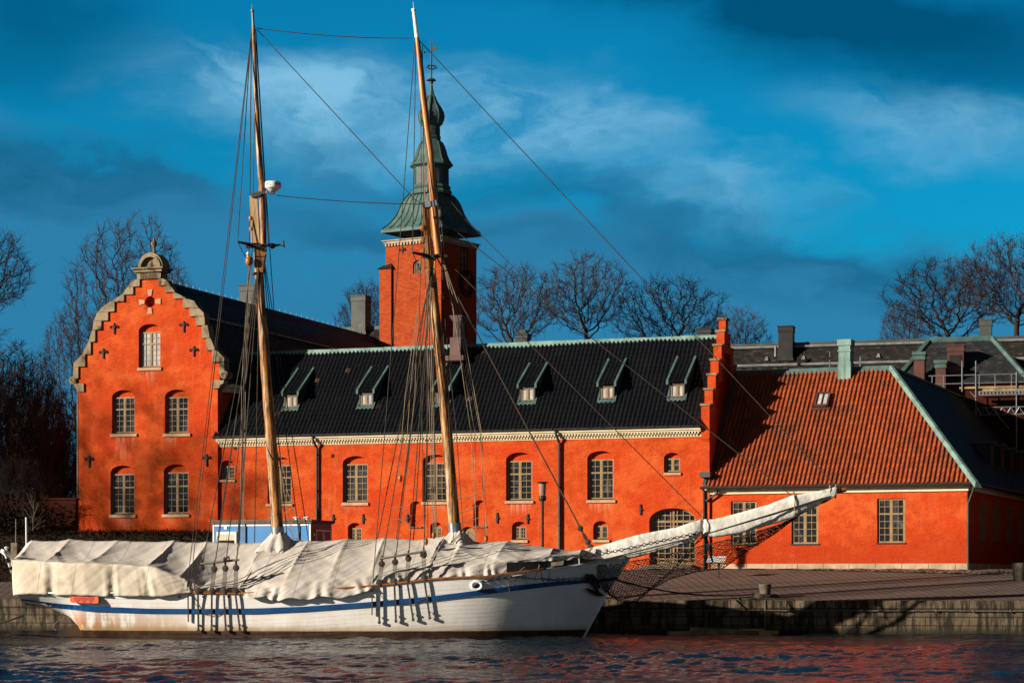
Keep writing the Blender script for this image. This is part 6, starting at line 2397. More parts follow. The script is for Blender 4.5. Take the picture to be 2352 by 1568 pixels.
def hull_side(sgn):
    vs, fs, uv = [], [], []
    for s in st_s:
        zb, zr = table(KEEL, s)[0], rail_z(s)
        for j in range(NT + 1):
            z = lerp(zb, zr, j / NT)
            vs.append((sx(s), SY - sgn * hull_b(s, z), z))
            uv.append((sx(s), z - 0.92 * zr + 4.0))
    m = NT + 1
    for i in range(NS):
        for j in range(NT):
            q = (i * m + j, i * m + m + j, i * m + m + j + 1, i * m + j + 1)
            fs.append(q if sgn > 0 else q[::-1])
    return vs, fs, uv


mb = MB()
mb.uv = []
for sg in (1, -1):
    v_, f_, u_ = hull_side(sg)
    mb.add(v_, f_)
    mb.uv += u_
n0 = (NT + 1) * (NS + 1)
# transom and deck
mb.f.append(tuple(range(NT, -1, -1)) + tuple(n0 + j for j in range(NT + 1)))
deck = []
for s in st_s:
    z = rail_z(s) - 0.55
    b = hull_b(s, z) - 0.03
    deck.append((s, z, b))
o = len(mb.v)
for s, z, b in deck:
    mb.v += [(sx(s), SY - b, z), (sx(s), SY + b, z)]
    mb.uv += [(0, 0), (0, 0)]
for i in range(NS):
    a = o + 2 * i
    mb.f.append((a, a + 2, a + 3, a + 1))
hull = mb.build('hull', 'hull', SHIP, smooth=True, autos=50)


def strake(name, material, zf, out, s0=0.0, s1=0.985, n=90, parent=SHIP):
    """a moulding running along both sides of the hull; zf(s, b) -> top, bottom"""
    for sg in (1, -1):
        m = MB()
        ring = []
        for i in range(n + 1):
            s = lerp(s0, s1, i / n)
            zt, zb = zf(s)
            bt, bb = hull_b(s, zt), hull_b(s, zb)
            y = lambda b: SY - sg * b
            ring.append([(sx(s), y(bt - 0.03), zt), (sx(s), y(bt + out), zt - 0.01), (sx(s), y(bb + out), zb + 0.01), (sx(s), y(bb - 0.03), zb)])
        m.v = [p for r in ring for p in r]
        for i in range(n):
            for j in range(4):
                k_ = (j + 1) % 4
                q = (i * 4 + j, i * 4 + 4 + j, i * 4 + 4 + k_, i * 4 + k_)
                m.f.append(q if sg < 0 else q[::-1])
        m.f.append((0, 1, 2, 3))
        m.f.append((n * 4 + 3, n * 4 + 2, n * 4 + 1, n * 4))
        m.build(name, material, parent)


def strz(s):
    b = smooth_tab(HB, s)
    for _ in range(2):
        a, c = table(STRT, u_of(sx(s), b))
        z0, z1 = EYE + (CV - c) / FOC * (SY - b), EYE + (CV - a) / FOC * (SY - b)
        b = hull_b(s, (z0 + z1) / 2)
    return z1 + 0.01, z0 - 0.025


strake('blue_stripe', 'blue', strz, 0.06)
strake('cap_rail', 'varnish', lambda s: (rail_z(s) + 0.09, rail_z(s) + 0.005), 0.07, 0.20, 0.86)
strake('bow_rail', 'white', lambda s: (rail_z(s) + 0.07, rail_z(s) + 0.004), 0.05, 0.865, 0.998)
strake('stern_rail', 'white', lambda s: (rail_z(s) + 0.07, rail_z(s) + 0.004), 0.05, 0.0, 0.195)
for sg in (1, -1):  # thin dark strip added for the shade between rail and canvas
    m = MB()
    for i in range(25):
        s = lerp(0.80, 0.985, i / 24)
        zr_ = rail_z(s) + 0.06
        zt = max(zr_ + 0.02, EYE + (CV - lerp(1291, 1281, (s - 0.80) / 0.185)) / FOC * (SY - hull_b(s, zr_)))
        b_ = hull_b(s, zr_) - 0.05
        m.v += [(sx(s), SY - sg * b_, zr_ - 0.1), (sx(s), SY - sg * (b_ - 0.04), zr_ - 0.1), (sx(s), SY - sg * (b_ - 0.04), zt), (sx(s), SY - sg * b_, zt)]
    for i in range(24):
        for j in range(4):
            k_ = (j + 1) % 4
            q = (i * 4 + j, i * 4 + 4 + j, i * 4 + 4 + k_, i * 4 + k_)
            m.f.append(q if sg > 0 else q[::-1])
    m.build('bow_shade_strip', 'darkmetal', SHIP)
# stem post
mb = MB()
stem = [(sx(s) + 0.05, z) for s, z in KEEL if s >= 0.90]
stem.append((SX1 + 0.14, rail_z(1.0) + 0.18))
for (xa, za), (xb, zb) in zip(stem, stem[1:]):
    mb.hexa([V((xa - 0.2, SY - 0.11, za)), V((xa + 0.06, SY - 0.07, za)), V((xa + 0.06, SY + 0.07, za)), V((xa - 0.2, SY + 0.11, za)),
             V((xb - 0.2, SY - 0.11, zb)), V((xb + 0.06, SY - 0.07, zb)), V((xb + 0.06, SY + 0.07, zb)), V((xb - 0.2, SY + 0.11, zb))])
mb.build('stem', 'white', SHIP)
# sternpost and rudder
mb = MB()
xr = sx(0.092)
rz_ = EYE + (CV - D('A3', 620, 1012)[1]) / FOC * SY
FY = Frame((0, SY, 0), 0)
mb.prism(FY, [(xr - 0.02, -0.6), (xr + 0.12, -0.6), (xr + 0.06, rz_ + 0.4), (xr - 0.05, rz_ + 0.4)], -0.09, 0.09)
mb.prism(FY, [(xr - 0.03, -0.6), (xr - 0.03, rz_), (xr - 0.35, rz_ - 0.12), (xr - 0.85, 0.25), (xr - 1.15, -0.05), (xr - 1.2, -0.6)], -0.07, 0.07)
mb.build('rudder', mat('rusty_rudder', (0.055, 0.022, 0.006), (0.02, 0.010, 0.005), 2.0, 0.7, bump=(8, 0.5, 0.02)), SHIP)


def on_hull(uv, out=0.0):
    """measured photo point carried to the near side of the hull"""
    b = 2.6
    for _ in range(8):
        p = at(uv, SY - b)
        s = (p.x - SX0) / (SX1 - SX0)
        b = hull_b(min(max(s, 0.001), 0.999), p.z) + out
    return at(uv, SY - b)


# long scarph marks, scuppers and hawse pipe
mb = MB()
for reg, x, y in (('A3', 1868, 770), ('A3', 2098, 770), ('B7', 35, 657), ('B7', 222, 658), ('B7', 418, 656), ('B7', 1762, 575)):
    p = on_hull(D(reg, x, y), 0.0)
    mb.lathe(p + V((0, 0.02, 0)), [(0.045, 0), (0.045, 0.05)], 10, axis=(0, -1, 0))
mb.build('scupper', 'darkmetal', SHIP)
p = on_hull(D('B4', 121, 1370), 0.0)
mb = MB()
ringp = [V((p.x + 0.21 * math.cos(t * math.pi / 10), p.y - 0.05, p.z + 0.17 * math.sin(t * math.pi / 10))) for t in range(21)]
mb.tube(ringp, 0.06, 8)
hp_ = mb.build('hawse_pipe', 'white', SHIP)
mb = MB()
mb.lathe(p + V((0, 0.05, 0)), [(0.17, 0), (0.17, 0.06)], 14, axis=(0, -1, 0))
mb.build('hawse_hole', 'darkmetal', hp_)
# orange board with three hearts near the stern
a_, b_ = on_hull(D('A3', 655, 795)), on_hull(D('A3', 915, 800))
ztp, zbt = on_hull(D('A3', 780, 766)).z, on_hull(D('A3', 780, 824)).z
dirv = (b_ - a_)
L = dirv.length
FB2 = Frame((a_.x, a_.y - 0.14, 0), 0)
FB2.w = V((dirv.x, dirv.y, 0)).normalized()
FB2.n = V((-FB2.w.y, FB2.w.x, 0))
bz0, bz1 = zbt, ztp
mb = MB()
ch = 0.06
mb.prism(FB2, [(ch, bz0), (L - ch, bz0 - 0.03), (L, bz0 + ch - 0.03), (L, bz1 - ch), (L - ch, bz1), (ch, bz1 + 0.02), (0, bz1 - ch), (0, bz0 + ch)], -0.05, 0.02)
nb = mb.build('name_board', 'orange', SHIP)
mb = MB()
for cx_ in (0.25, 0.48, 0.72):
    pts = []
    for i in range(24):
        t = 2 * math.pi * i / 24
        hx = 16 * math.sin(t) ** 3
        hz = 13 * math.cos(t) - 5 * math.cos(2 * t) - 2 * math.cos(3 * t) - math.cos(4 * t)
        pts.append((L * cx_ - hx * 0.0095, (bz0 + bz1) / 2 + hz * 0.0095))
    mb.prism(FB2, pts, -0.062, -0.051)
mb.build('heart_emblem', 'heart', nb)

# ---- spars
A6 = lambda x, y: D('A6', x, y)


def spar(name, pts, radii, material, Y=SY, parent=SHIP, n=14):
    m = MB()
    m.tube([at(p, Y) for p in pts], radii, n)
    return m.build(name, material, parent, smooth=True, autos=60)


PX = SY / FOC                                      # metres per measured pixel at the ship
aft = spar('main_mast', [(640, 1300), (638.5, 1228), (625, 1040), (612, 870), (604, 760), (598, 689), (595, 631), (593, 580)], [0.26, 0.255, 0.245, 0.225, 0.215, 0.205, 0.20, 0.19], 'mast')
mb = MB()
F0 = Frame((0, SY, 0), 0)
pa, pb_ = at(A6(388, 860), SY), at(A6(360, 268), SY)
q = 0.19
mb.hexa([pa + V((-q, -q, 0)), pa + V((q, -q, 0)), pa + V((q, q, 0)), pa + V((-q, q, 0)), pb_ + V((-q * 0.85, -q * 0.85, 0)), pb_ + V((q * 0.85, -q * 0.85, 0)), pb_ + V((q * 0.85, q * 0.85, 0)), pb_ + V((-q * 0.85, q * 0.85, 0))])
mb.build('masthead', 'mast_pale', aft)
mb = MB()
pm = at(A6(420, 1060), SY)
for s in (-1, 1):
    mb.prism(FY, [(at(A6(375, 920), SY).x, at(A6(375, 920), SY).z), (at(A6(520, 920), SY).x, at(A6(520, 920), SY).z), (at(A6(480, 1230), SY).x, at(A6(480, 1230), SY).z), (at(A6(400, 1230), SY).x, at(A6(400, 1230), SY).z)], s * 0.2 - 0.06, s * 0.2 + 0.06)
mb.build('mast_cheek', 'mast', aft)
topm = spar('topmast', [A6(480, 880), A6(476, 560), A6(462, 200), (594, 330), D('A4', 240, 700), D('A4', 222, 205)], [0.145, 0.145, 0.135, 0.115, 0.10, 0.075], 'mast', SY - 0.1)
mb = MB()
mb.tube([at(D('A4', 222, 205), SY - 0.1), at(D('A4', 215, 90), SY - 0.1)], [0.06, 0.055], 8)
mb.tube([at(D('A4', 215, 92), SY - 0.1), at(D('A4', 214, 78), SY - 0.1)], [0.085, 0.075], 8)
mb.tube([at(D('A4', 213, 78), SY - 0.1), at(D('A4', 211, 30), SY - 0.1)], [0.015, 0.01], 5)
mb.build('pole_cap', 'pale_metal', topm)
mb = MB()
mb.tube([at(A6(340, 262), SY - 0.12), at(A6(455, 235), SY - 0.22)], 0.13, 4)
mb.tube([at(A6(410, 1225), SY), at(A6(412, 1250), SY)], 0.24, 12)
mb.tube([at(A6(262, 902), SY - 0.3), at(A6(555, 880), SY - 0.3)], 0.085, 4)
mb.tube([at(A6(340, 890), SY + 0.3), at(A6(570, 880), SY + 0.3)], 0.085, 4)
mb.tube([at(A6(155, 838), SY - 0.9), at(A6(400, 890), SY + 0.2)], [0.05, 0.09], 6)
mb.tube([at(A6(440, 880), SY - 0.9), at(A6(520, 890), SY + 0.9)], [0.07, 0.07], 6)
mb.build('crosstrees', 'iron', aft)
mb = MB()
mb.tube([at(A6(452, 228), SY - 0.25), at(A6(590, 205), SY - 0.3)], 0.075, 4)
mb.tube([at(A6(560, 235), SY - 0.3), at(A6(620, 235), SY - 0.3), at(A6(620, 185), SY - 0.3), at(A6(560, 185), SY - 0.3)], 0.05, 6)
br = mb.build('radar_bracket', 'galv', aft)
rc = at(A6(604, 140), SY - 0.35)
mb = MB()
mb.lathe(rc, [(0.12, -0.24), (0.18, -0.20), (0.335, -0.08), (0.345, -0.03), (0.345, 0.13), (0.33, 0.17), (0.2, 0.185), (0.02, 0.19)], 32)
rd = mb.build('radar', 'white', aft, smooth=True, autos=40)


def lettering(txt, size, centre, radius, ang, material, parent, name='lettering'):
    """letters wrapped round a drum of the given radius"""
    cu = bpy.data.curves.new('lettering', 'FONT')
    cu.body = txt
    cu.size = size
    cu.extrude = 0.004
    cu.offset = size * 0.018
    tmp = bpy.data.objects.new('lettering', cu)
    COL.objects.link(tmp)
    bpy.context.view_layer.update()
    me = bpy.data.meshes.new_from_object(tmp.evaluated_get(bpy.context.evaluated_depsgraph_get()))
    bpy.data.objects.remove(tmp)
    bpy.data.curves.remove(cu)
    xs = [v.co.x for v in me.vertices]
    w = max(xs)
    m = MB()
    for v in me.vertices:
        t = ang + (v.co.x - w / 2) / radius
        r = radius + 0.002 + v.co.z
        m.v.append((centre.x + r * math.sin(t), centre.y - r * math.cos(t), centre.z + v.co.y))
    m.f = [tuple(p.vertices) for p in me.polygons]
    bpy.data.meshes.remove(me)
    return m.build(name, material, parent, uv=False)


lettering('JRC', 0.155, rc + V((0, 0, -0.005)), 0.345, -0.52, 'redtext', aft)
lettering('BOATM', 0.10, rc + V((0, 0, 0.015)), 0.345, 0.78, 'darktext', aft)
mb = MB()
h0, h1 = at(A6(565, 893), SY - 0.3), at(A6(745, 868), SY - 0.3)
d = (h1 - h0)
l = d.length
mb.lathe(h0, [(0.05, 0), (0.12, 0.05 * l), (0.13, 0.2 * l), (0.09, 0.3 * l), (0.05, 0.45 * l), (0.045, 0.7 * l), (0.07, 0.84 * l), (0.12, 0.93 * l), (0.20, l)], 14, axis=d)
mb.build('horn', 'darkmetal', aft, smooth=True, autos=50)
mb = MB()
for x, y in ((325, 545), (330, 680)):
    mb.lathe(at(A6(x, y), SY - 0.1) - V((0, 0, 0.15)), [(0.02, 0), (0.09, 0.06), (0.10, 0.16), (0.09, 0.24), (0.02, 0.3)], 10)
mb.lathe(at(A6(303, 1078), SY - 0.3) - V((0, 0, 0.2)), [(0.04, 0), (0.15, 0.06), (0.17, 0.2), (0.15, 0.34), (0.04, 0.4)], 10)
mb.build_each('block', 'varnish', aft, smooth=True)
mb = MB()
mb.lathe(at(A6(290, 1003), SY - 0.3) - V((0, 0, 0.14)), [(0.02, 0), (0.06, 0.05), (0.07, 0.14), (0.06, 0.24), (0.02, 0.28)], 10)
mb.build('deck_lamp', 'white', aft, smooth=True)
mb = MB()
mb.tube([at((639.5, 1243), SY), at((637, 1210), SY)], [0.285, 0.275], 18)
mb.build('mast_collar', 'galv', aft, smooth=True, autos=50)

fore = spar('fore_mast', [(1048, 1290), (1044.5, 1214), (1031, 1050), (1019, 900), (1004, 760), (996, 689), (993, 640)], [0.255, 0.25, 0.24, 0.225, 0.21, 0.205, 0.20], 'mast')
Cc = lambda x, y: D('C', x, y)
mb = MB()
pa, pb_ = at((993, 650), SY), at(Cc(362, 1178), SY)
q = 0.19
mb.hexa([pa + V((-q, -q, 0)), pa + V((q, -q, 0)), pa + V((q, q, 0)), pa + V((-q, q, 0)), pb_ + V((-q * 0.85, -q * 0.85, 0)), pb_ + V((q * 0.85, -q * 0.85, 0)), pb_ + V((q * 0.85, q * 0.85, 0)), pb_ + V((-q * 0.85, q * 0.85, 0))])
mb.build('masthead', 'mast_new', fore)
topf = spar('topmast', [Cc(432, 1450), Cc(407, 1180), Cc(386, 870), Cc(345, 550), Cc(312, 215)], [0.17, 0.165, 0.15, 0.125, 0.09], 'mast_new', SY - 0.12)
mb = MB()
mb.tube([at(Cc(310, 215), SY - 0.12), at(Cc(292, 60), SY - 0.12)], [0.09, 0.075], 10)
mb.tube([at(Cc(292.5, 64), SY - 0.12), at(Cc(291.5, 52), SY - 0.12)], [0.10, 0.10], 10)
mb.tube([at(Cc(291.5, 52), SY - 0.12), at(Cc(289, 12), SY - 0.12)], [0.012, 0.006], 5)
mb.build('pole_cap', 'white', topf)
mb = MB()
mb.tube([at(Cc(345, 1172), SY - 0.1), at(Cc(425, 1158), SY - 0.2)], 0.17, 4)
mb.build('mast_cap', 'galv', fore)
mb = MB()
mb.tube([at(Cc(283, 1440), SY - 0.9), at(Cc(400, 1462), SY)], [0.05, 0.09], 6)
mb.tube([at(Cc(340, 1462), SY - 0.3), at(Cc(485, 1460), SY - 0.3)], 0.085, 4)
mb.tube([at(Cc(340, 1456), SY + 0.3), at(Cc(485, 1456), SY + 0.3)], 0.085, 4)
mb.tube([at(Cc(402, 1240), SY - 0.3), at(Cc(464, 1238), SY - 0.3)], 0.04, 6)
mb.tube([at(Cc(400, 1460), SY - 0.9), at(Cc(440, 1462), SY + 0.9)], 0.07, 6)
mb.build('crosstrees', 'iron', fore)
mb = MB()
mb.lathe(at(Cc(446, 1238), SY - 0.3), [(0.10, 0), (0.11, 0.06), (0.10, 0.10), (0.10, 0.30), (0.13, 0.33), (0.05, 0.42)], 12)
mb.build('deck_lamp', 'darkmetal', fore)
mb = MB()
for x, y in ((345, 1300), (346, 1370), (347, 1432)):
    mb.lathe(at(Cc(x, y), SY - 0.12) - V((0, 0, 0.16)), [(0.02, 0), (0.10, 0.06), (0.12, 0.16), (0.10, 0.26), (0.02, 0.32)], 10)
mb.build_each('block', 'varnish', fore, smooth=True)
mb = MB()
mb.tube([at((1047, 1237), SY), at((1044, 1201), SY)], [0.29, 0.27], 18)
mb.build('mast_collar', 'galv', fore, smooth=True, autos=50)
mb = MB()
for p0, p1 in (((986, 590), (993, 660)), ((1000, 590), (993, 660))):
    mb.tube([at(p0, SY - 0.22), at(p1, SY - 0.22)], 0.05, 5)
mb.build('mast_cheek', 'mast_new', fore)

# bowsprit
BSP = [(1310, 1284), (1398, 1263), (1465, 1249), (1554, 1228), (1613, 1207), (1707, 1194), (1820, 1159), (1922, 1128), (1943, 1123.5)]
bow = spar('bowsprit', BSP, [0.20, 0.20, 0.18, 0.17, 0.16, 0.15, 0.14, 0.11, 0.10], mat('brown_spar', (0.20, 0.075, 0.02), (0.11, 0.04, 0.012), 3.0, 0.5), n=12)

# ---- standing and running rigging
def rope(name, pts, r=0.018, material='rope', parent=SHIP, sag=0.0):
    m = MB()
    P = []
    for a, b in zip(pts, pts[1:]):
        for i in range(10 if sag else 1):
            t = i / 10
            q = V(a).lerp(V(b), t)
            q.z -= sag * 4 * t * (1 - t)
            P.append(q)
    P.append(V(pts[-1]))
    m.tube(P, r, 5)
    return m.build(name, material, parent, uv=False)


def rail_pt(uv):
    return at(uv, SY - 3.05)


def deadeye_set(tops, feet, plates, hound, upper):
    for (tx_, ty_), (fx, fy), (px_, py_) in zip(tops, feet, plates):
        t, f = rail_pt((tx_, ty_)), rail_pt((fx, fy))
        rope('shroud', [at(hound, SY - 0.2), t], 0.022)
        m = MB()
        for o in (-0.07, -0.024, 0.024, 0.07):
            m.tube([t + V((o, 0, -0.12)), f + V((o, 0, 0.12))], 0.016, 4)
        for q in (t, f):
            m.lathe(q + V((0, 0.06, 0)), [(0.03, 0), (0.13, 0.02), (0.14, 0.06), (0.13, 0.10), (0.03, 0.12)], 12, axis=(0, -1, 0))
        m.tube([t, t + V((0, 0, 0.35))], [0.06, 0.03], 6)
        lan = m.build('deadeye_tackle', 'rope', SHIP, uv=False)
        e = on_hull((px_, py_), 0.03)
        g = V((f.x, f.y - 0.06, f.z - 0.05))
        m = MB()
        n = 6
        P = []
        for i in range(n + 1):
            q = g.lerp(e, i / n)
            s = min(max((q.x - SX0) / (SX1 - SX0), 0), 1)
            q.y = min(q.y, SY - hull_b(s, q.z) - 0.09)
            P.append(q)
        for a, b in zip(P, P[1:]):
            w_ = V((0.04, 0, 0))
            m.hexa([a - w_ + V((0, 0.015, 0)), a + w_ + V((0, 0.015, 0)), a + w_ - V((0, 0.015, 0)), a - w_ - V((0, 0.015, 0)), b - w_ + V((0, 0.015, 0)), b + w_ + V((0, 0.015, 0)), b + w_ - V((0, 0.015, 0)), b - w_ - V((0, 0.015, 0))])
        m.lathe(P[-1] + V((0, 0.02, 0)), [(0.07, 0), (0.07, 0.08)], 8, axis=(0, -1, 0))
        m.lathe(P[-1] + V((0, 0.02, 0.22)), [(0.05, 0), (0.05, 0.07)], 8, axis=(0, -1, 0))
        m.build('chain_plate', 'steel', SHIP)


DA = lambda x, y: D('A3', x, y)
D7 = lambda x, y: D('B7', x, y)
deadeye_set([DA(1853, 505), DA(1968, 515), DA(2070, 510), DA(2170, 505)], [DA(1820, 712), DA(1948, 715), DA(2058, 712), DA(2163, 712)],
            [DA(1826, 1080), DA(1946, 1080), DA(2077, 1080), DA(2207, 1080)], (595, 606), None)
deadeye_set([D7(1621, 400), D7(1726, 385), D7(1830, 358), D7(1950, 330)], [D7(1601, 545), D7(1721, 535), D7(1820, 520), D7(1955, 508)],
            [D7(1603, 858), D7(1733, 848), D7(1868, 836), D7(1998, 822)], (991, 612), None)
for a, b in ((DA(1728, 715), DA(1731, 1000)), (D7(1548, 572), D7(1545, 800))):
    p, e = rail_pt(a), on_hull(b, 0.05)
    m = MB()
    P = []
    for i in range(7):
        q = p.lerp(e, i / 6)
        s = (q.x - SX0) / (SX1 - SX0)
        q.y = SY - hull_b(s, q.z) - 0.09
        P.append(q)
    m.tube(P, 0.035, 4)
    m.build('chain_plate', 'steel', SHIP)
for a, b in ((DA(1842, 471), DA(2200, 430)), (D7(1608, 360), D7(1968, 300))):
    m = MB()
    m.tube([rail_pt(a) - V((0, 0.08, 0)), rail_pt(b) - V((0, 0.08, 0))], 0.05, 7)
    m.build('spreader_batten', 'bleached_wood', SHIP)
for c in (DA(2085, 425), D7(1948, 322)):
    m = MB()
    p = rail_pt(c) - V((0, 0.1, 0))
    m.tube([p + V((0.13 * math.cos(t * 1.1) , -0.05, 0.09 * math.sin(t * 1.7) + 0.02 * math.cos(t))) for t in range(16)], 0.035, 5)
    m.build('rope_knot', 'rope', SHIP, uv=False)
# far-side shrouds
for hnd, xs in (((596, 606), (-13.35, -12.3, -11.4, -10.5)), ((992, 612), (-6.4, -5.4, -4.5, -3.3))):
    for x in xs:
        rope('shroud', [at(hnd, SY + 0.2), V((x, SY + 3.05, 1.9))], 0.022)
# backstays and lines of the aft mast
tA = at((577, 78), SY - 0.1)
tF = at((955, 92), SY - 0.12)
spA, spF = at(A6(158, 838), SY - 0.9), at(Cc(285, 1440), SY - 0.9)
rope('backstay', [tA, rail_pt(DA(1715, 712))], 0.018)
rope('backstay', [at((576, 100), SY), rail_pt(DA(1745, 700))], 0.018)
rope('topmast_shroud', [at((576, 90), SY), spA, at(A6(235, 990), SY - 0.4), at(A6(290, 1060), SY - 0.2)], 0.02)
rope('halyard', [at(D('A4', 207, 215), SY), at(A6(310, 600), SY), at(A6(303, 860), SY - 0.2), at(D('B2', 265, 0), SY - 0.3), at(D('B2', 232, 900), SY - 2.2), rail_pt(DA(2165, 520))], 0.024)
rope('halyard', [at(D('A4', 232, 900), SY), at(A6(355, 100), SY), at(A6(345, 900), SY - 0.3), at(A6(270, 1568), SY - 0.4), at(DA(2200, 300), SY - 1.5)], 0.018)
for x0, x1, x2 in ((300, 250, 236), (318, 268, 252), (330, 283, 262)):
    rope('halyard', [at(A6(x0, 1100), SY - 0.3), at(D('B1', x1, 700), SY - 0.3), at(D('B2', x2, 990), SY - 0.5)], 0.013, 'rope_pale')
rope('topmast_shroud', [at(D('A4', 241, 230), SY), at(D('A4', 318, 1480), SY), at(A6(560, 870), SY - 0.3)], 0.02)
rope('topmast_shroud', [at(D('A4', 243, 330), SY), at(D('A4', 300, 1250), SY), at(A6(548, 880), SY + 0.3)], 0.018)
for a, b in (((A6(490, 1160)), D('B2', 640, 985)), ((A6(498, 1160)), D('B2', 745, 975)), ((A6(505, 1130)), D('B2', 822, 985)), ((A6(560, 900)), D('B1', 560, 600))):
    rope('running_line', [at(a, SY + 0.3), at(b, SY + 0.2)], 0.019)
for pts in ([(560, 240), (600, 480), (640, 760), (690, 980)], [(575, 300), (610, 520), (600, 700), (735, 985)], [(545, 60), (640, 560), (700, 760), (672, 700)], [(640, 870), (700, 960), (742, 985)]):
    rope('slack_line', [at(D('B2', *p), SY - 0.1) for p in pts], 0.014, 'rope_pale')
# stays between the masts
rope('triatic_stay', [at((590, 65), SY), at((947, 88), SY)], 0.02, sag=0.12)
rope('spring_stay', [at((636, 449), SY - 0.25), at((978, 469), SY - 0.1)], 0.02, sag=0.08)
rope('topmast_stay', [at((590, 68), SY), at((952, 458), SY), at((983, 478), SY)], 0.02)
# forestays
rope('forestay', [at((1000, 585), SY), at(D('B4', 1005, 872), SY)], 0.034)
m = MB()
f0, f1 = at(D('B4', 1003, 872), SY), at(D('B4', 1100, 1048), SY)
for o in (-0.06, 0, 0.06):
    m.tube([f0 + V((o, 0, 0)), f0.lerp(f1, 0.5) + V((-o, 0.04, 0)), f1 + V((o, 0, 0))], 0.035, 5)
for t in (0.05, 0.72, 0.95):
    m.lathe(f0.lerp(f1, t) + V((0, 0.08, 0)), [(0.04, 0), (0.13, 0.03), (0.13, 0.12), (0.04, 0.15)], 10, axis=(0, -1, 0))
m.build('forestay_tackle', 'rope', SHIP, uv=False)
rope('jib_stay', [at((990, 562), SY), at((1617, 1191), SY)], 0.021, 'rope')
rope('jib_stay', [at((985, 482), SY), at((1822, 1140), SY)], 0.021, 'rope')
rope('topmast_stay', [at((958, 88), SY), at((1921, 1118), SY)], 0.021, 'rope')
rope('running_line', [at(Cc(470, 1110), SY), at(Cc(600, 1265), SY), at((1300, 733), SY)], 0.016)
# lines of the fore mast
rope('backstay', [at((953, 95), SY), at((918, 560), SY - 1.0), rail_pt(D7(1550, 560))], 0.019)
rope('topmast_shroud', [at((955, 97), SY), spF, at(Cc(330, 1540), SY - 0.3)], 0.02)
rope('topmast_shroud', [at(Cc(325, 235), SY), at(Cc(405, 900), SY), at(Cc(470, 1455), SY - 0.3)], 0.02)
rope('topmast_shroud', [at(Cc(335, 290), SY), at(Cc(395, 850), SY), at(Cc(462, 1455), SY + 0.3)], 0.018)
for x0, y0, x1, x2, mt in ((330, 740, 1770, 1815, 'rope'), (342, 700, 1830, 1842, 'rope'), (350, 900, 1825, 1890, 'rope_pale'), (352, 1000, 1845, 1905, 'rope_pale'), (358, 1100, 1862, 1915, 'rope_pale')):
    rope('halyard', [at(Cc(x0, 260 if y0 < 760 else y0), SY), at(Cc(x0 + 8, 1400), SY - 0.3), at(D('B1', x1, 60), SY - 0.4), at(D('B2', x2, 960), SY - 1.0)], 0.016, mt)
for x0, x1, x2, mt in ((1965, 2085, 2220, 'rope'), (1950, 2030, 2130, 'rope'), (2030, 2245, 2320, 'rope_pale'), (2040, 2210, 2330, 'rope_pale'), (2060, 2290, 2400, 'rope_pale'), (2090, 2300, 2420, 'rope_pale')):
    rope('running_line', [at(Cc(455, 1470), SY - 0.2), at(D('B1', x0 + (x1 - x0) * 0.1, 60), SY), at(D('B2', x1, 60), SY - 0.5), at(D('B2', x2 - 90 + 20, 985), SY - 0.8)], 0.016, mt)
for x0, x1 in ((1620, 1590), (1660, 1640), (1700, 1660)):
    rope('running_line', [at(D('B1', 1760, 40), SY - 0.4), at(D('B1', x0 + 30, 800), SY - 0.6), at(D('B2', x1, 430), SY - 0.8)], 0.013, 'rope_pale')
# ratlines
for a, b in (((1525, 703), (1615, 698)), ((1515, 788), (1605, 803)), ((1500, 876), (1592, 884)), ((1605, 803), (1700, 838)), ((1615, 700), (1705, 775)), ((2090, 620), (2260, 590)), ((2105, 745), (2265, 690)), ((2120, 830), (2290, 785))):
    rope('ratline', [rail_pt(D('B2', *a)), rail_pt(D('B2', *b))], 0.018, 'rope_pale', sag=0.04)
for x, y in ((1893, 940), (1826, 995), (2340, 970), (1605, 455)):
    m = MB()
    m.lathe(at(D('B2', x, y), SY - 1.5) - V((0, 0, 0.15)), [(0.02, 0), (0.08, 0.05), (0.09, 0.15), (0.08, 0.25), (0.02, 0.3)], 9)
    m.build_each('block', 'varnish', SHIP, smooth=True)


# chains and guys at the bow
def chain(name, pts, r=0.035, parent=SHIP, material='iron'):
    m = MB()
    for a, b in zip(pts, pts[1:]):
        a, b = V(a), V(b)
        n = max(2, int((b - a).length / 0.14))
        d = (b - a) / n
        for i in range(n):
            p, q = a + d * (i - 0.1), a + d * (i + 1.1)
            w_ = d.normalized().cross(V((0, 1, 0)) if i % 2 else V((0.3, 0.3, 1))).normalized() * r * 1.6
            m.tube([p, p.lerp(q, 0.25) + w_, p.lerp(q, 0.75) + w_, q, p.lerp(q, 0.75) - w_, p.lerp(q, 0.25) - w_, p], r * 0.62, 4, cap=False)
    return m.build(name, material, parent, uv=False)


D4 = lambda x, y: D('B4', x, y)
D6 = lambda x, y: D('B6', x, y)
chain('bowsprit_chain', [at(D4(990, 1140), SY - 1.2), at(D4(1400, 1055), SY - 0.8), at(D4(2045, 912), SY - 0.28)])
rope('bowsprit_shroud', [at(D4(1200, 1150), SY - 1.0), at(D4(2045, 940), SY - 0.6), at(D6(600, 360), SY - 0.4), at(D6(1010, 225), SY - 0.15)], 0.03)
rope('bowsprit_shroud', [at(D4(860, 1215), SY - 1.7), at(D4(1600, 1075), SY - 0.9), at(D6(1000, 232), SY - 0.2)], 0.022)
chain('bobstay', [at(D4(1180, 1600), SY - 0.05), at(D4(1500, 1490), SY), at(D4(1820, 1215), SY), at(D4(1995, 1010), SY), at(D4(2060, 950), SY)], 0.032)
chain('anchor_chain', [on_hull(D4(150, 1335), 0.06), on_hull(D4(430, 1293), 0.06), on_hull(D4(780, 1320), 0.06), on_hull(D4(1050, 1305), 0.06)], 0.03)
m = MB()
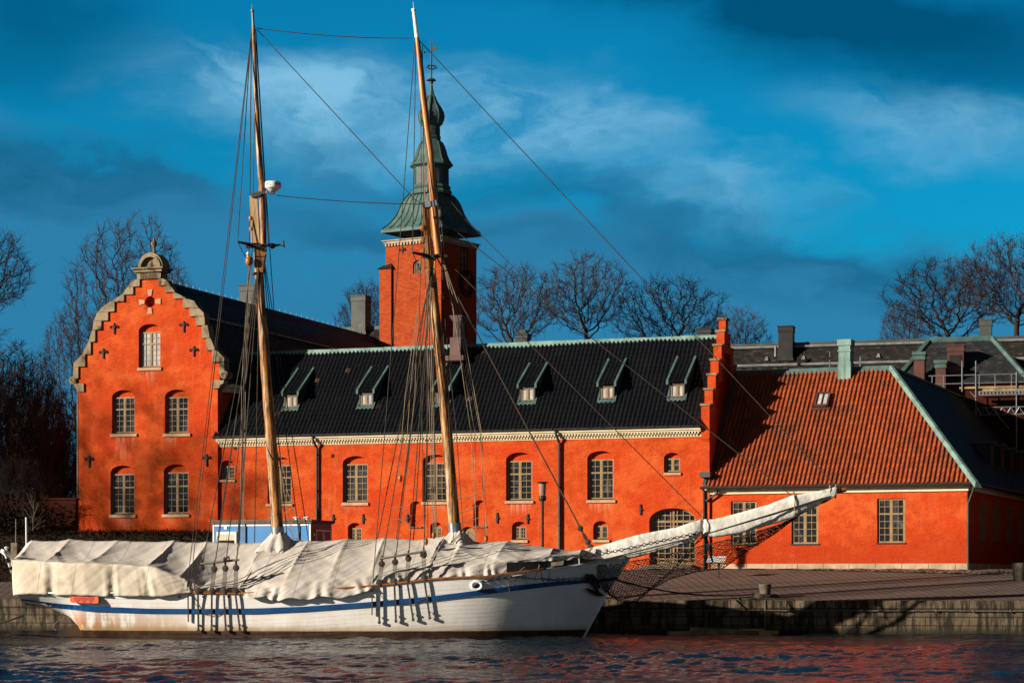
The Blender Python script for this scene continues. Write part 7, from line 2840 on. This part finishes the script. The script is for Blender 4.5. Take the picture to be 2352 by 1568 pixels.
m.tube([at(D4(2075, 950), SY), at(D4(2115, 1080), SY), at(D4(2140, 1170), SY)], [0.07, 0.06, 0.04], 8)
m.build('dolphin_striker', 'iron', SHIP)
# lashings hanging on the bulwark
for pts in ([(530, 1210), (548, 1350)], [(660, 1190), (610, 1335)], [(655, 1190), (690, 1340)], [(770, 1170), (725, 1340)], [(445, 1290), (450, 1350)], [(385, 1290), (400, 1420)], [(525, 1215), (445, 1285)]):
    rope('lashing', [on_hull(D4(*p), 0.05) for p in pts], 0.014, 'rope_pale')
rope('guard_rope', [on_hull(D4(*p), 0.08) for p in ((430, 1290), (880, 1215), (1040, 1185), (1250, 1145))], 0.028, 'white')
rope('lashing', [on_hull(D4(996, 1140), 0.1), on_hull(D4(1010, 1310), 0.1)], 0.022, 'white')
rope('slack_line', [on_hull(D7(*p), 0.06) for p in ((120, 640), (165, 720), (210, 790), (300, 810), (370, 775), (410, 735))], 0.014)
rope('slack_line', [on_hull(D7(*p), 0.06) for p in ((1570, 590), (1640, 680), (1720, 715), (1850, 715), (1960, 675), (2000, 640))], 0.014)
m = MB()
p = on_hull(D4(815, 1172), 0.1)
m.hexa([p + V(q) for q in ((-0.28, -0.1, -0.17), (0.22, -0.1, -0.1), (0.22, 0.1, -0.1), (-0.28, 0.1, -0.17), (-0.28, -0.1, 0.0), (0.25, -0.1, 0.07), (0.25, 0.1, 0.07), (-0.28, 0.1, 0.0))])
m.build('fairlead', 'bleached_wood', SHIP)
# anchor
m = MB()
an = lambda x, y, o=0.16: on_hull(D4(x, y), o)
m.tube([an(1062, 1300), an(1130, 1370, 0.2), an(1165, 1440, 0.22)], [0.09, 0.08, 0.07], 8)
m.tube([an(1045, 1320), an(1060, 1285), an(1110, 1290), an(1150, 1330), an(1170, 1390, 0.2)], [0.06, 0.09, 0.10, 0.09, 0.06], 8)
m.tube([an(1058, 1395, 0.2), an(1110, 1425, 0.25), an(1165, 1442, 0.25), an(1205, 1455, 0.25)], [0.03, 0.07, 0.10, 0.03], 6)
q_ = [an(1058, 1390, 0.25), an(1085, 1395, 0.25), an(1165, 1425, 0.28), an(1150, 1445, 0.28)]
m.add(q_ + [p + V((0, 0.06, 0)) for p in q_], [(0, 1, 2, 3), (7, 6, 5, 4), (0, 3, 7, 4), (1, 0, 4, 5), (2, 1, 5, 6), (3, 2, 6, 7)])
m.build('anchor', mat('rusty_anchor', (0.05, 0.022, 0.010), (0.02, 0.012, 0.008), 4, 0.7, bump=(14, 0.5, 0.02)), SHIP)
# net under the bowsprit
TOPN = [(1325, 1300), (1400, 1296), (1500, 1281), (1600, 1256), (1700, 1232), (1790, 1204), (1905, 1146)]
BOTN = [(1385, 1356), (1420, 1378), (1480, 1362), (1540, 1328), (1600, 1312), (1660, 1305), (1720, 1262), (1780, 1225), (1850, 1172), (1912, 1142)]


def curve_at(lst, t):
    x = t * (len(lst) - 1)
    i = min(int(x), len(lst) - 2)
    return (lerp(lst[i][0], lst[i + 1][0], x - i), lerp(lst[i][1], lst[i + 1][1], x - i))


nt, nw = 74, 12
grid = []
rnd = random.Random(5)
for i in range(nt + 1):
    t = i / nt
    a, b = curve_at(TOPN, t), curve_at(BOTN, t)
    row = []
    for j in range(nw + 1):
        f = j / nw
        jj = 0.9 if 0 < j < nw else 0.0
        uv = (lerp(a[0], b[0], f) + rnd.gauss(0, jj), lerp(a[1], b[1], f) + rnd.gauss(0, jj) + 4 * math.sin(math.pi * f) * (1 - t))
        yo = lerp(1.15, 0.15, t) * (1 - f) + 0.04 * rnd.gauss(0, 1)
        row.append(at(uv, SY - yo))
    grid.append(row)
m = MB()
for i in range(nt):
    for j in range(nw):
        # diamond mesh
        m.tube([grid[i][j], grid[i + 1][j + 1]], 0.015, 3, cap=False)
        m.tube([grid[i][j + 1], grid[i + 1][j]], 0.015, 3, cap=False)
for j in (0, nw):
    m.tube([g[j] for g in grid], 0.022, 5)
m.build('bowsprit_net', 'rope', SHIP, uv=False)

# stern fittings
m = MB()
m.tube([at(DA(110, 550), SY - 1.2), at(DA(85, 470), SY - 1.3), at(DA(50, 385), SY - 1.4), at(DA(10, 350), SY - 1.4)], 0.06, 8)
m.tube([at(DA(108, 425), SY - 1.0), at(DA(80, 375), SY - 1.2), at(DA(45, 350), SY - 1.4), at(DA(10, 347), SY - 1.4)], 0.07, 8)
m.build('stern_davit', 'white', SHIP, smooth=True)
m = MB()
m.tube([at(DA(75, 455), SY - 1.33), at(DA(62, 415), SY - 1.36)], 0.075, 8)
m.tube([at(DA(100, 520), SY - 1.25), at(DA(92, 495), SY - 1.28)], 0.075, 8)
m.build_each('davit_band', 'darkmetal', SHIP)
m = MB()
m.tube([at(DA(0, 350), SY + 1.2), at(DA(180, 345), SY + 1.2)], 0.035, 6)
m.tube([at(DA(25, 440), SY + 1.2), at(DA(25, 348), SY + 1.2)], 0.03, 6)
m.tube([at(DA(165, 440), SY + 1.2), at(DA(165, 346), SY + 1.2)], 0.03, 6)
m.build('stern_guard_rail', 'iron', SHIP)
m = MB()
p = at(DA(131, 345), SY + 1.2)
m.box(Frame((p.x, p.y, 0), 0), -0.13, 0.13, -0.1, 0.1, p.z - 0.6, p.z + 0.33)
m.tube([at(DA(146, 290), SY + 1.2), at(DA(147, 55), SY + 1.2)], 0.022, 5)
m.build('aerial_post', 'bleached_wood', SHIP)
m = MB()
m.tube([at(DA(245, 420), SY + 1.0), at(DA(241, 42), SY + 1.0)], 0.04, 8)
m.build('flagstaff', 'white', SHIP)
m = MB()
p = at(DA(61, 345), SY + 1.2)
m.lathe(p, [(0.06, 0), (0.05, 0.06), (0.10, 0.10), (0.10, 0.15), (0.03, 0.17)], 10)
m.build('stern_lamp', 'white', SHIP)

# ------------------------------------------------------------------ mooring lines
mb = MB()
a, b = V((3.95, SY + 0.15, 2.55)), V((bx - 0.4, by, 1.75))
P = []
for i in range(21):
    t = i / 20
    q = a.lerp(b, t)
    q.z -= 0.35 * 4 * t * (1 - t)
    P.append(q)
mb.tube(P, 0.035, 6)
tag(mb.build('mooring_line', 'rope', at=a), 'dark mooring line from the bow to the squat bollard on the quay', 'rope')
mb = MB()
a, b = at(D('A3', 210, 945), 97.0), at(D('A3', -40, 1030), 90.0)
mb.tube([a, b], 0.04, 6)
tag(mb.build('stern_line', 'rope_pale', at=a), 'pale stern line running down past the quay stones at the left edge', 'rope')
mb = MB()
mb.tube([at(D('A3', *p), 94.6) for p in ((548, 950), (545, 985), (520, 1005), (490, 1030), (487, 1055), (512, 1078))], 0.018, 5)
tag(mb.build('dangling_line', 'rope_pale', at=at(D('A3', 548, 950), 94.6)), 'thin loop of line dangling under the stern counter', 'rope')

# ------------------------------------------------------------------ tarpaulins over the deck
def tarp(name, label, material, ridge, shoulder, hem, ribs, shoulders=True, sag=0.16, nu=150, nv=44, seed=1, folds=0.05, far_w=2.8):
    """canvas hung over a ridge pole; rows of (t, u, v) in measured pixels, t runs from aft to fore"""
    vs, uv, fs = [], [], []
    rnd = random.Random(seed)
    for i in range(nu + 1):
        t = i / nu
        ru, rv = table(ridge, t)
        su, sv, sb = table(shoulder, t)
        hu, hv, hb_ = table(hem, t)
        R = at((ru, rv), SY)
        Sp = at((su, sv), SY - sb)
        Hp = at((hu, hv), SY - hb_)
        # distance to the neighbouring ribs
        k0 = max([r for r in ribs if r <= t + 1e-6] or [0.0])
        k1 = min([r for r in ribs if r > t + 1e-6] or [1.0])
        q = (t - k0) / max(k1 - k0, 1e-4)
        hang = (4 * q * (1 - q)) ** 0.62 * min(1, (k1 - k0) / 0.12)
        for j in range(2 * nv + 1):
            f = (j - nv) / nv                     # -1 near hem, 0 ridge, 1 far hem
            g = abs(f)
            sp = 0.62 if shoulders else 0.70
            if g <= sp:
                w = g / sp
                p = R.lerp(Sp, w)
                p.z -= sag * hang * math.sin(math.pi * min(w * 0.85 + 0.12, 1)) + (0.10 * math.sin(math.pi * w) if shoulders else -0.12 * math.sin(math.pi * w))
            else:
                w = (g - sp) / (1 - sp)
                p = Sp.lerp(Hp, w)
                if shoulders:
                    fo = max(0.0, mnoise.noise(V((t * 16, 3.0, seed)))) * 2.2
                    p.y -= 0.05 + folds * 0.7 * fo * (0.3 + w) * ((1 - 2 * abs(math.sin(t * 31 + 2.5 * math.sin(t * 13)))) + 0.45 * math.sin(t * 121 + 4 * math.sin(t * 11))) + 0.03 * math.sin(t * 21 + w)
                    p.z -= 0.05 * hang * (1 - w)
                else:
                    p.y -= folds * 1.4 * math.sin(t * 70 + 2 * math.sin(t * 31)) * w
                    p.z += 0.06 * math.sin(t * 46 + 1.0) * w
            nz = mnoise.noise(V((p.x * 0.8, g * 3.0, seed))) * 0.035 + mnoise.noise(V((p.x * 2.2 + g * 5, g * 3.0, seed + 9))) * 0.008
            # drag wrinkles slanting down from the ridge
            cr = mnoise.noise(V((p.x * 1.5 - g * 4.0, g * 1.2, seed + 4)))
            nz += 0.045 * (0.35 - abs(cr)) * min(1, g * 3)
            nz -= 0.016 * max(0, 0.25 - abs(mnoise.noise(V((p.x * 2.1 + g * 9.0, g * 2.0, seed + 14))))) * 4
            p.z += nz
            p.y -= nz * (1.2 if g > sp else 0.5)
            if f > 0:
                p = V((p.x, 2 * SY - p.y, p.z))
            vs.append(tuple(p))
            uv.append((p.x + 0.5 * g, f * 3.4))
    m_ = 2 * nv + 1
    for i in range(nu):
        for j in range(2 * nv):
            a = i * m_ + j
            fs.append((a, a + m_, a + m_ + 1, a + 1))
    m = MB()
    m.v, m.f, m.uv = vs, fs, uv
    c = at((table(hem, 0.5)[0], table(hem, 0.5)[1]), SY)
    o = m.build(name, material, at=(c.x, SY, c.z), smooth=True)
    md = o.modifiers.new('thickness', 'SOLIDIFY')
    md.thickness = 0.012
    return tag(o, label, 'tarpaulin', 'tarpaulins covering the ship')


ridge = [(0.0, 60, 1247), (0.03, 72.5, 1238.5), (0.19, 160, 1236), (0.38, 270, 1238), (0.60, 400, 1239.6), (0.74, 475, 1241), (0.88, 560, 1242), (1.0, 618, 1242)]
shoulder = [(0.0, 26, 1286, 1.0), (0.03, 30, 1284.6, 1.3), (0.10, 60, 1285, 1.58), (0.19, 100, 1287, 1.96), (0.38, 195, 1291.5, 2.44), (0.52, 287, 1294.6, 2.76), (0.64, 357, 1300, 2.9), (0.74, 412, 1322, 2.95), (0.84, 462, 1346, 2.9), (1.0, 552, 1347, 2.85)]
hem = [(0.0, 31, 1366, 1.30), (0.03, 34, 1366, 1.40), (0.10, 62, 1363.5, 1.64), (0.19, 102, 1364, 2.02), (0.38, 198, 1367, 2.52), (0.52, 290, 1368, 2.84), (0.64, 375, 1369, 2.99), (0.72, 415, 1362, 3.04), (0.82, 460, 1358, 2.98), (1.0, 552, 1357, 2.9)]
tarp('tarpaulin', 'grey canvas cover with a hanging cream skirt over the stern half of the ship', 'tarp_aft', ridge, shoulder, hem, [0.03, 0.19, 0.38, 0.60, 0.74, 1.0], True, 0.22, 220, 46, 2, 0.11)
ridge = [(0.0, 612, 1241), (0.10, 640, 1238), (0.24, 709.6, 1240), (0.45, 797.5, 1235.7), (0.66, 882.5, 1233.6), (0.84, 958.7, 1235.7), (1.0, 1026, 1230)]
shoulder = [(0.0, 555, 1335, 2.3), (0.10, 590, 1340, 2.75), (0.24, 655, 1335, 3.05), (0.45, 755, 1330, 3.08), (0.66, 850, 1322, 2.95), (0.84, 915, 1312, 2.8), (1.0, 985, 1308, 2.7)]
hem = [(0.0, 545, 1353, 2.95), (0.06, 566, 1369, 3.27), (0.24, 640, 1377.5, 3.33), (0.35, 700, 1373.5, 3.33), (0.55, 812, 1369, 3.31), (0.61, 841, 1356, 3.24), (0.66, 859, 1347, 3.12), (0.80, 910, 1338, 2.9), (1.0, 985, 1329, 2.85)]
tarp('tarpaulin', 'pale canvas cover between the two masts, its hem drooping over the rail', 'tarp', ridge, shoulder, hem, [0.0, 0.24, 0.45, 0.66, 1.0], False, 0.14, 150, 46, 5, 0.04)
ridge = [(0.0, 1020, 1229), (0.12, 1062, 1234), (0.24, 1102, 1242), (0.45, 1167, 1240.7), (0.58, 1212, 1247.5), (0.80, 1277, 1258), (1.0, 1340, 1264)]
shoulder = [(0.0, 978, 1305, 2.6), (0.24, 1072, 1295, 2.6), (0.45, 1135, 1290, 2.5), (0.58, 1188, 1285, 2.3), (0.80, 1262, 1276, 1.7), (1.0, 1333, 1272, 0.8)]
hem = [(0.0, 972, 1330, 2.85), (0.20, 1062, 1325.5, 2.78), (0.38, 1116, 1325, 2.72), (0.48, 1148, 1319.5, 2.6), (0.66, 1215, 1304, 2.25), (0.85, 1275, 1290, 1.75), (1.0, 1333, 1282, 1.0)]
tarp('tarpaulin', 'canvas cover over the foredeck, peaked in front of the foremast', 'tarp', ridge, shoulder, hem, [0.0, 0.14, 0.45, 0.80, 1.0], False, 0.12, 130, 40, 8, 0.03)
# gathered collars of canvas at the mast feet
for mx, my, lb, sd in ((639, 1236, 'bunched grey canvas tied round the foot of the aft mast', 1), (1050, 1232, 'bunched grey canvas tied round the foot of the foremast', 2)):
    c = at((mx, my), SY)
    rnd = random.Random(sd)
    prof = [(0.29, 0.22), (0.31, 0.14), (0.42, 0.0), (0.60, -0.22), (0.78, -0.50), (0.86, -0.70)]
    n = 48
    vs, fs = [], []
    for r, h in prof:
        for j in range(n):
            t = 2 * math.pi * j / n
            w_ = 1 + (0.16 * math.sin(t * 5 + sd) + 0.10 * math.sin(t * 11 + h * 4)) * min(1, (0.45 - h) * 0.9)
            vs.append(c + V((r * w_ * math.cos(t) * 1.1, r * w_ * math.sin(t), h + (0.14 * math.sin(t * 3 + sd * 2) if r > 0.6 else 0.05 * math.sin(t * 9)))))
    for i in range(len(prof) - 1):
        for j in range(n):
            q = (j + 1) % n
            fs.append((i * n + q, i * n + j, (i + 1) * n + j, (i + 1) * n + q))
    m = MB()
    m.add(vs, fs)
    o = m.build('mast_boot_cover', 'tarp', at=c, smooth=True)
    md = o.modifiers.new('thickness', 'SOLIDIFY')
    md.thickness = 0.02
    tag(o, lb, 'tarpaulin')

# ------------------------------------------------------------------ canvas wrapped along the bowsprit
def sail_cover(label, top, bot, seed):
    n, k_ = 110, 26
    vs, fs = [], []
    for i in range(n + 1):
        t = i / n
        a, b = table(top, t), table(bot, t)
        A, B = at(a, SY), at(b, SY)
        h = (A.z - B.z) / 2
        c = A.lerp(B, 0.5)
        endk = min(1, min(t, 1 - t) * 30 + 0.55)
        for j in range(k_):
            g = 2 * math.pi * j / k_
            w_ = 0.045 * mnoise.noise(V((t * 13 + 0.9 * math.sin(g), math.cos(g) * 1.2, seed))) + 0.05 * (0.3 - abs(mnoise.noise(V((t * 22 + 1.2 * math.sin(g), math.sin(g) * 1.2, seed + 3)))))
            rz = h * 1.10 * (1 + 1.1 * w_) * endk
            ry_ = max(min(h * 0.66, 0.34), 0.20) * (1 + 2.5 * w_) * endk
            lowf = 1.0 if math.sin(g) > 0 else 1.0
            cg, sg2 = math.cos(g), math.sin(g)
            vs.append(c + V((0.04 * w_, -ry_ * math.copysign(abs(cg) ** 0.28, cg) * (1.0 - 0.10 * sg2), rz * math.copysign(abs(sg2) ** 0.9, sg2))))
    for i in range(n):
        for j in range(k_):
            q = (j + 1) % k_
            fs.append((i * k_ + j, i * k_ + q, (i + 1) * k_ + q, (i + 1) * k_ + j))
    fs.append(tuple(range(k_ - 1, -1, -1)))
    fs.append(tuple(range(n * k_, n * k_ + k_)))
    m = MB()
    m.add(vs, [f[::-1] for f in fs])
    c = at(table(bot, 0.5), SY)
    return tag(m.build('sail_cover', 'cover', at=c, smooth=True), label, 'sail cover', 'canvas covers along the bowsprit')


c0 = sail_cover('white canvas cover wrapped round the inner half of the bowsprit above the stem',
                [(0.0,) + D4(1000, 1075), (0.13,) + D4(1110, 1046), (0.25,) + D4(1230, 1018), (0.5,) + D4(1500, 945), (0.8,) + D4(1830, 880), (0.95,) + D4(2000, 825), (1.0,) + D4(2052, 800)],
                [(0.0,) + D4(1000, 1138), (0.25,) + D4(1250, 1140), (0.42,) + D4(1420, 1135), (0.6,) + D4(1600, 1090), (0.8,) + D4(1830, 1030), (0.93,) + D4(1985, 990), (1.0,) + D4(2050, 905)], 3)
p = on_hull((1338.5, 1446.6), 0.02)
cu = bpy.data.curves.new('lettering', 'FONT')
cu.body = '20'
cu.size = 0.17
cu.extrude = 0.004
tmp = bpy.data.objects.new('lettering', cu)
COL.objects.link(tmp)
bpy.context.view_layer.update()
me = bpy.data.meshes.new_from_object(tmp.evaluated_get(bpy.context.evaluated_depsgraph_get()))
bpy.data.objects.remove(tmp)
m = MB()
m.v = [(p.x - 0.13 + v.co.x, p.y - 0.10 - v.co.z + 0.35 * max(0, v.co.x - 0.1) * 0, p.z - 0.06 + v.co.y) for v in me.vertices]
m.f = [tuple(q.vertices) for q in me.polygons]
m.build('draft_mark', 'darktext', SHIP, uv=False)
c1_ = sail_cover('white canvas cover wrapped round the outer half of the bowsprit out to its tip',
                 [(0.0,) + D6(100, 400), (0.1,) + D6(190, 400), (0.3,) + D6(390, 348), (0.5,) + D6(560, 300), (0.68,) + D6(735, 235), (0.85,) + D6(900, 205), (1.0,) + D6(1045, 170)],
                 [(0.0,) + D6(100, 500), (0.1,) + D6(190, 517), (0.3,) + D6(390, 482), (0.5,) + D6(560, 432), (0.68,) + D6(735, 380), (0.85,) + D6(900, 285), (1.0,) + D6(1048, 228)], 7)
m = MB()
for uv, h in ((D4(2052, 860), 0.47), (D6(742, 305), 0.62), (D6(995, 205), 0.28), (D6(1035, 200), 0.28)):
    c = at(uv, SY)
    m.tube([c + V((0.02 * math.sin(3 * t), 0.36 * min(1, h * 2) * math.cos(t * math.pi / 8), h * 1.02 * math.sin(t * math.pi / 8))) for t in range(17)], 0.022, 5)
m.tube([at(D4(1038, 1125), SY - 0.45), at(D4(1110, 1045), SY - 0.3)], 0.05, 4)
m.build('cover_lashing', 'rope_pale', SHIP, uv=False)
for k_ in bpy.data.objects:
    if k_.type == 'MESH' and k_.data.materials and k_.data.materials[0] is None:
        k_.data.materials[0] = M['iron']
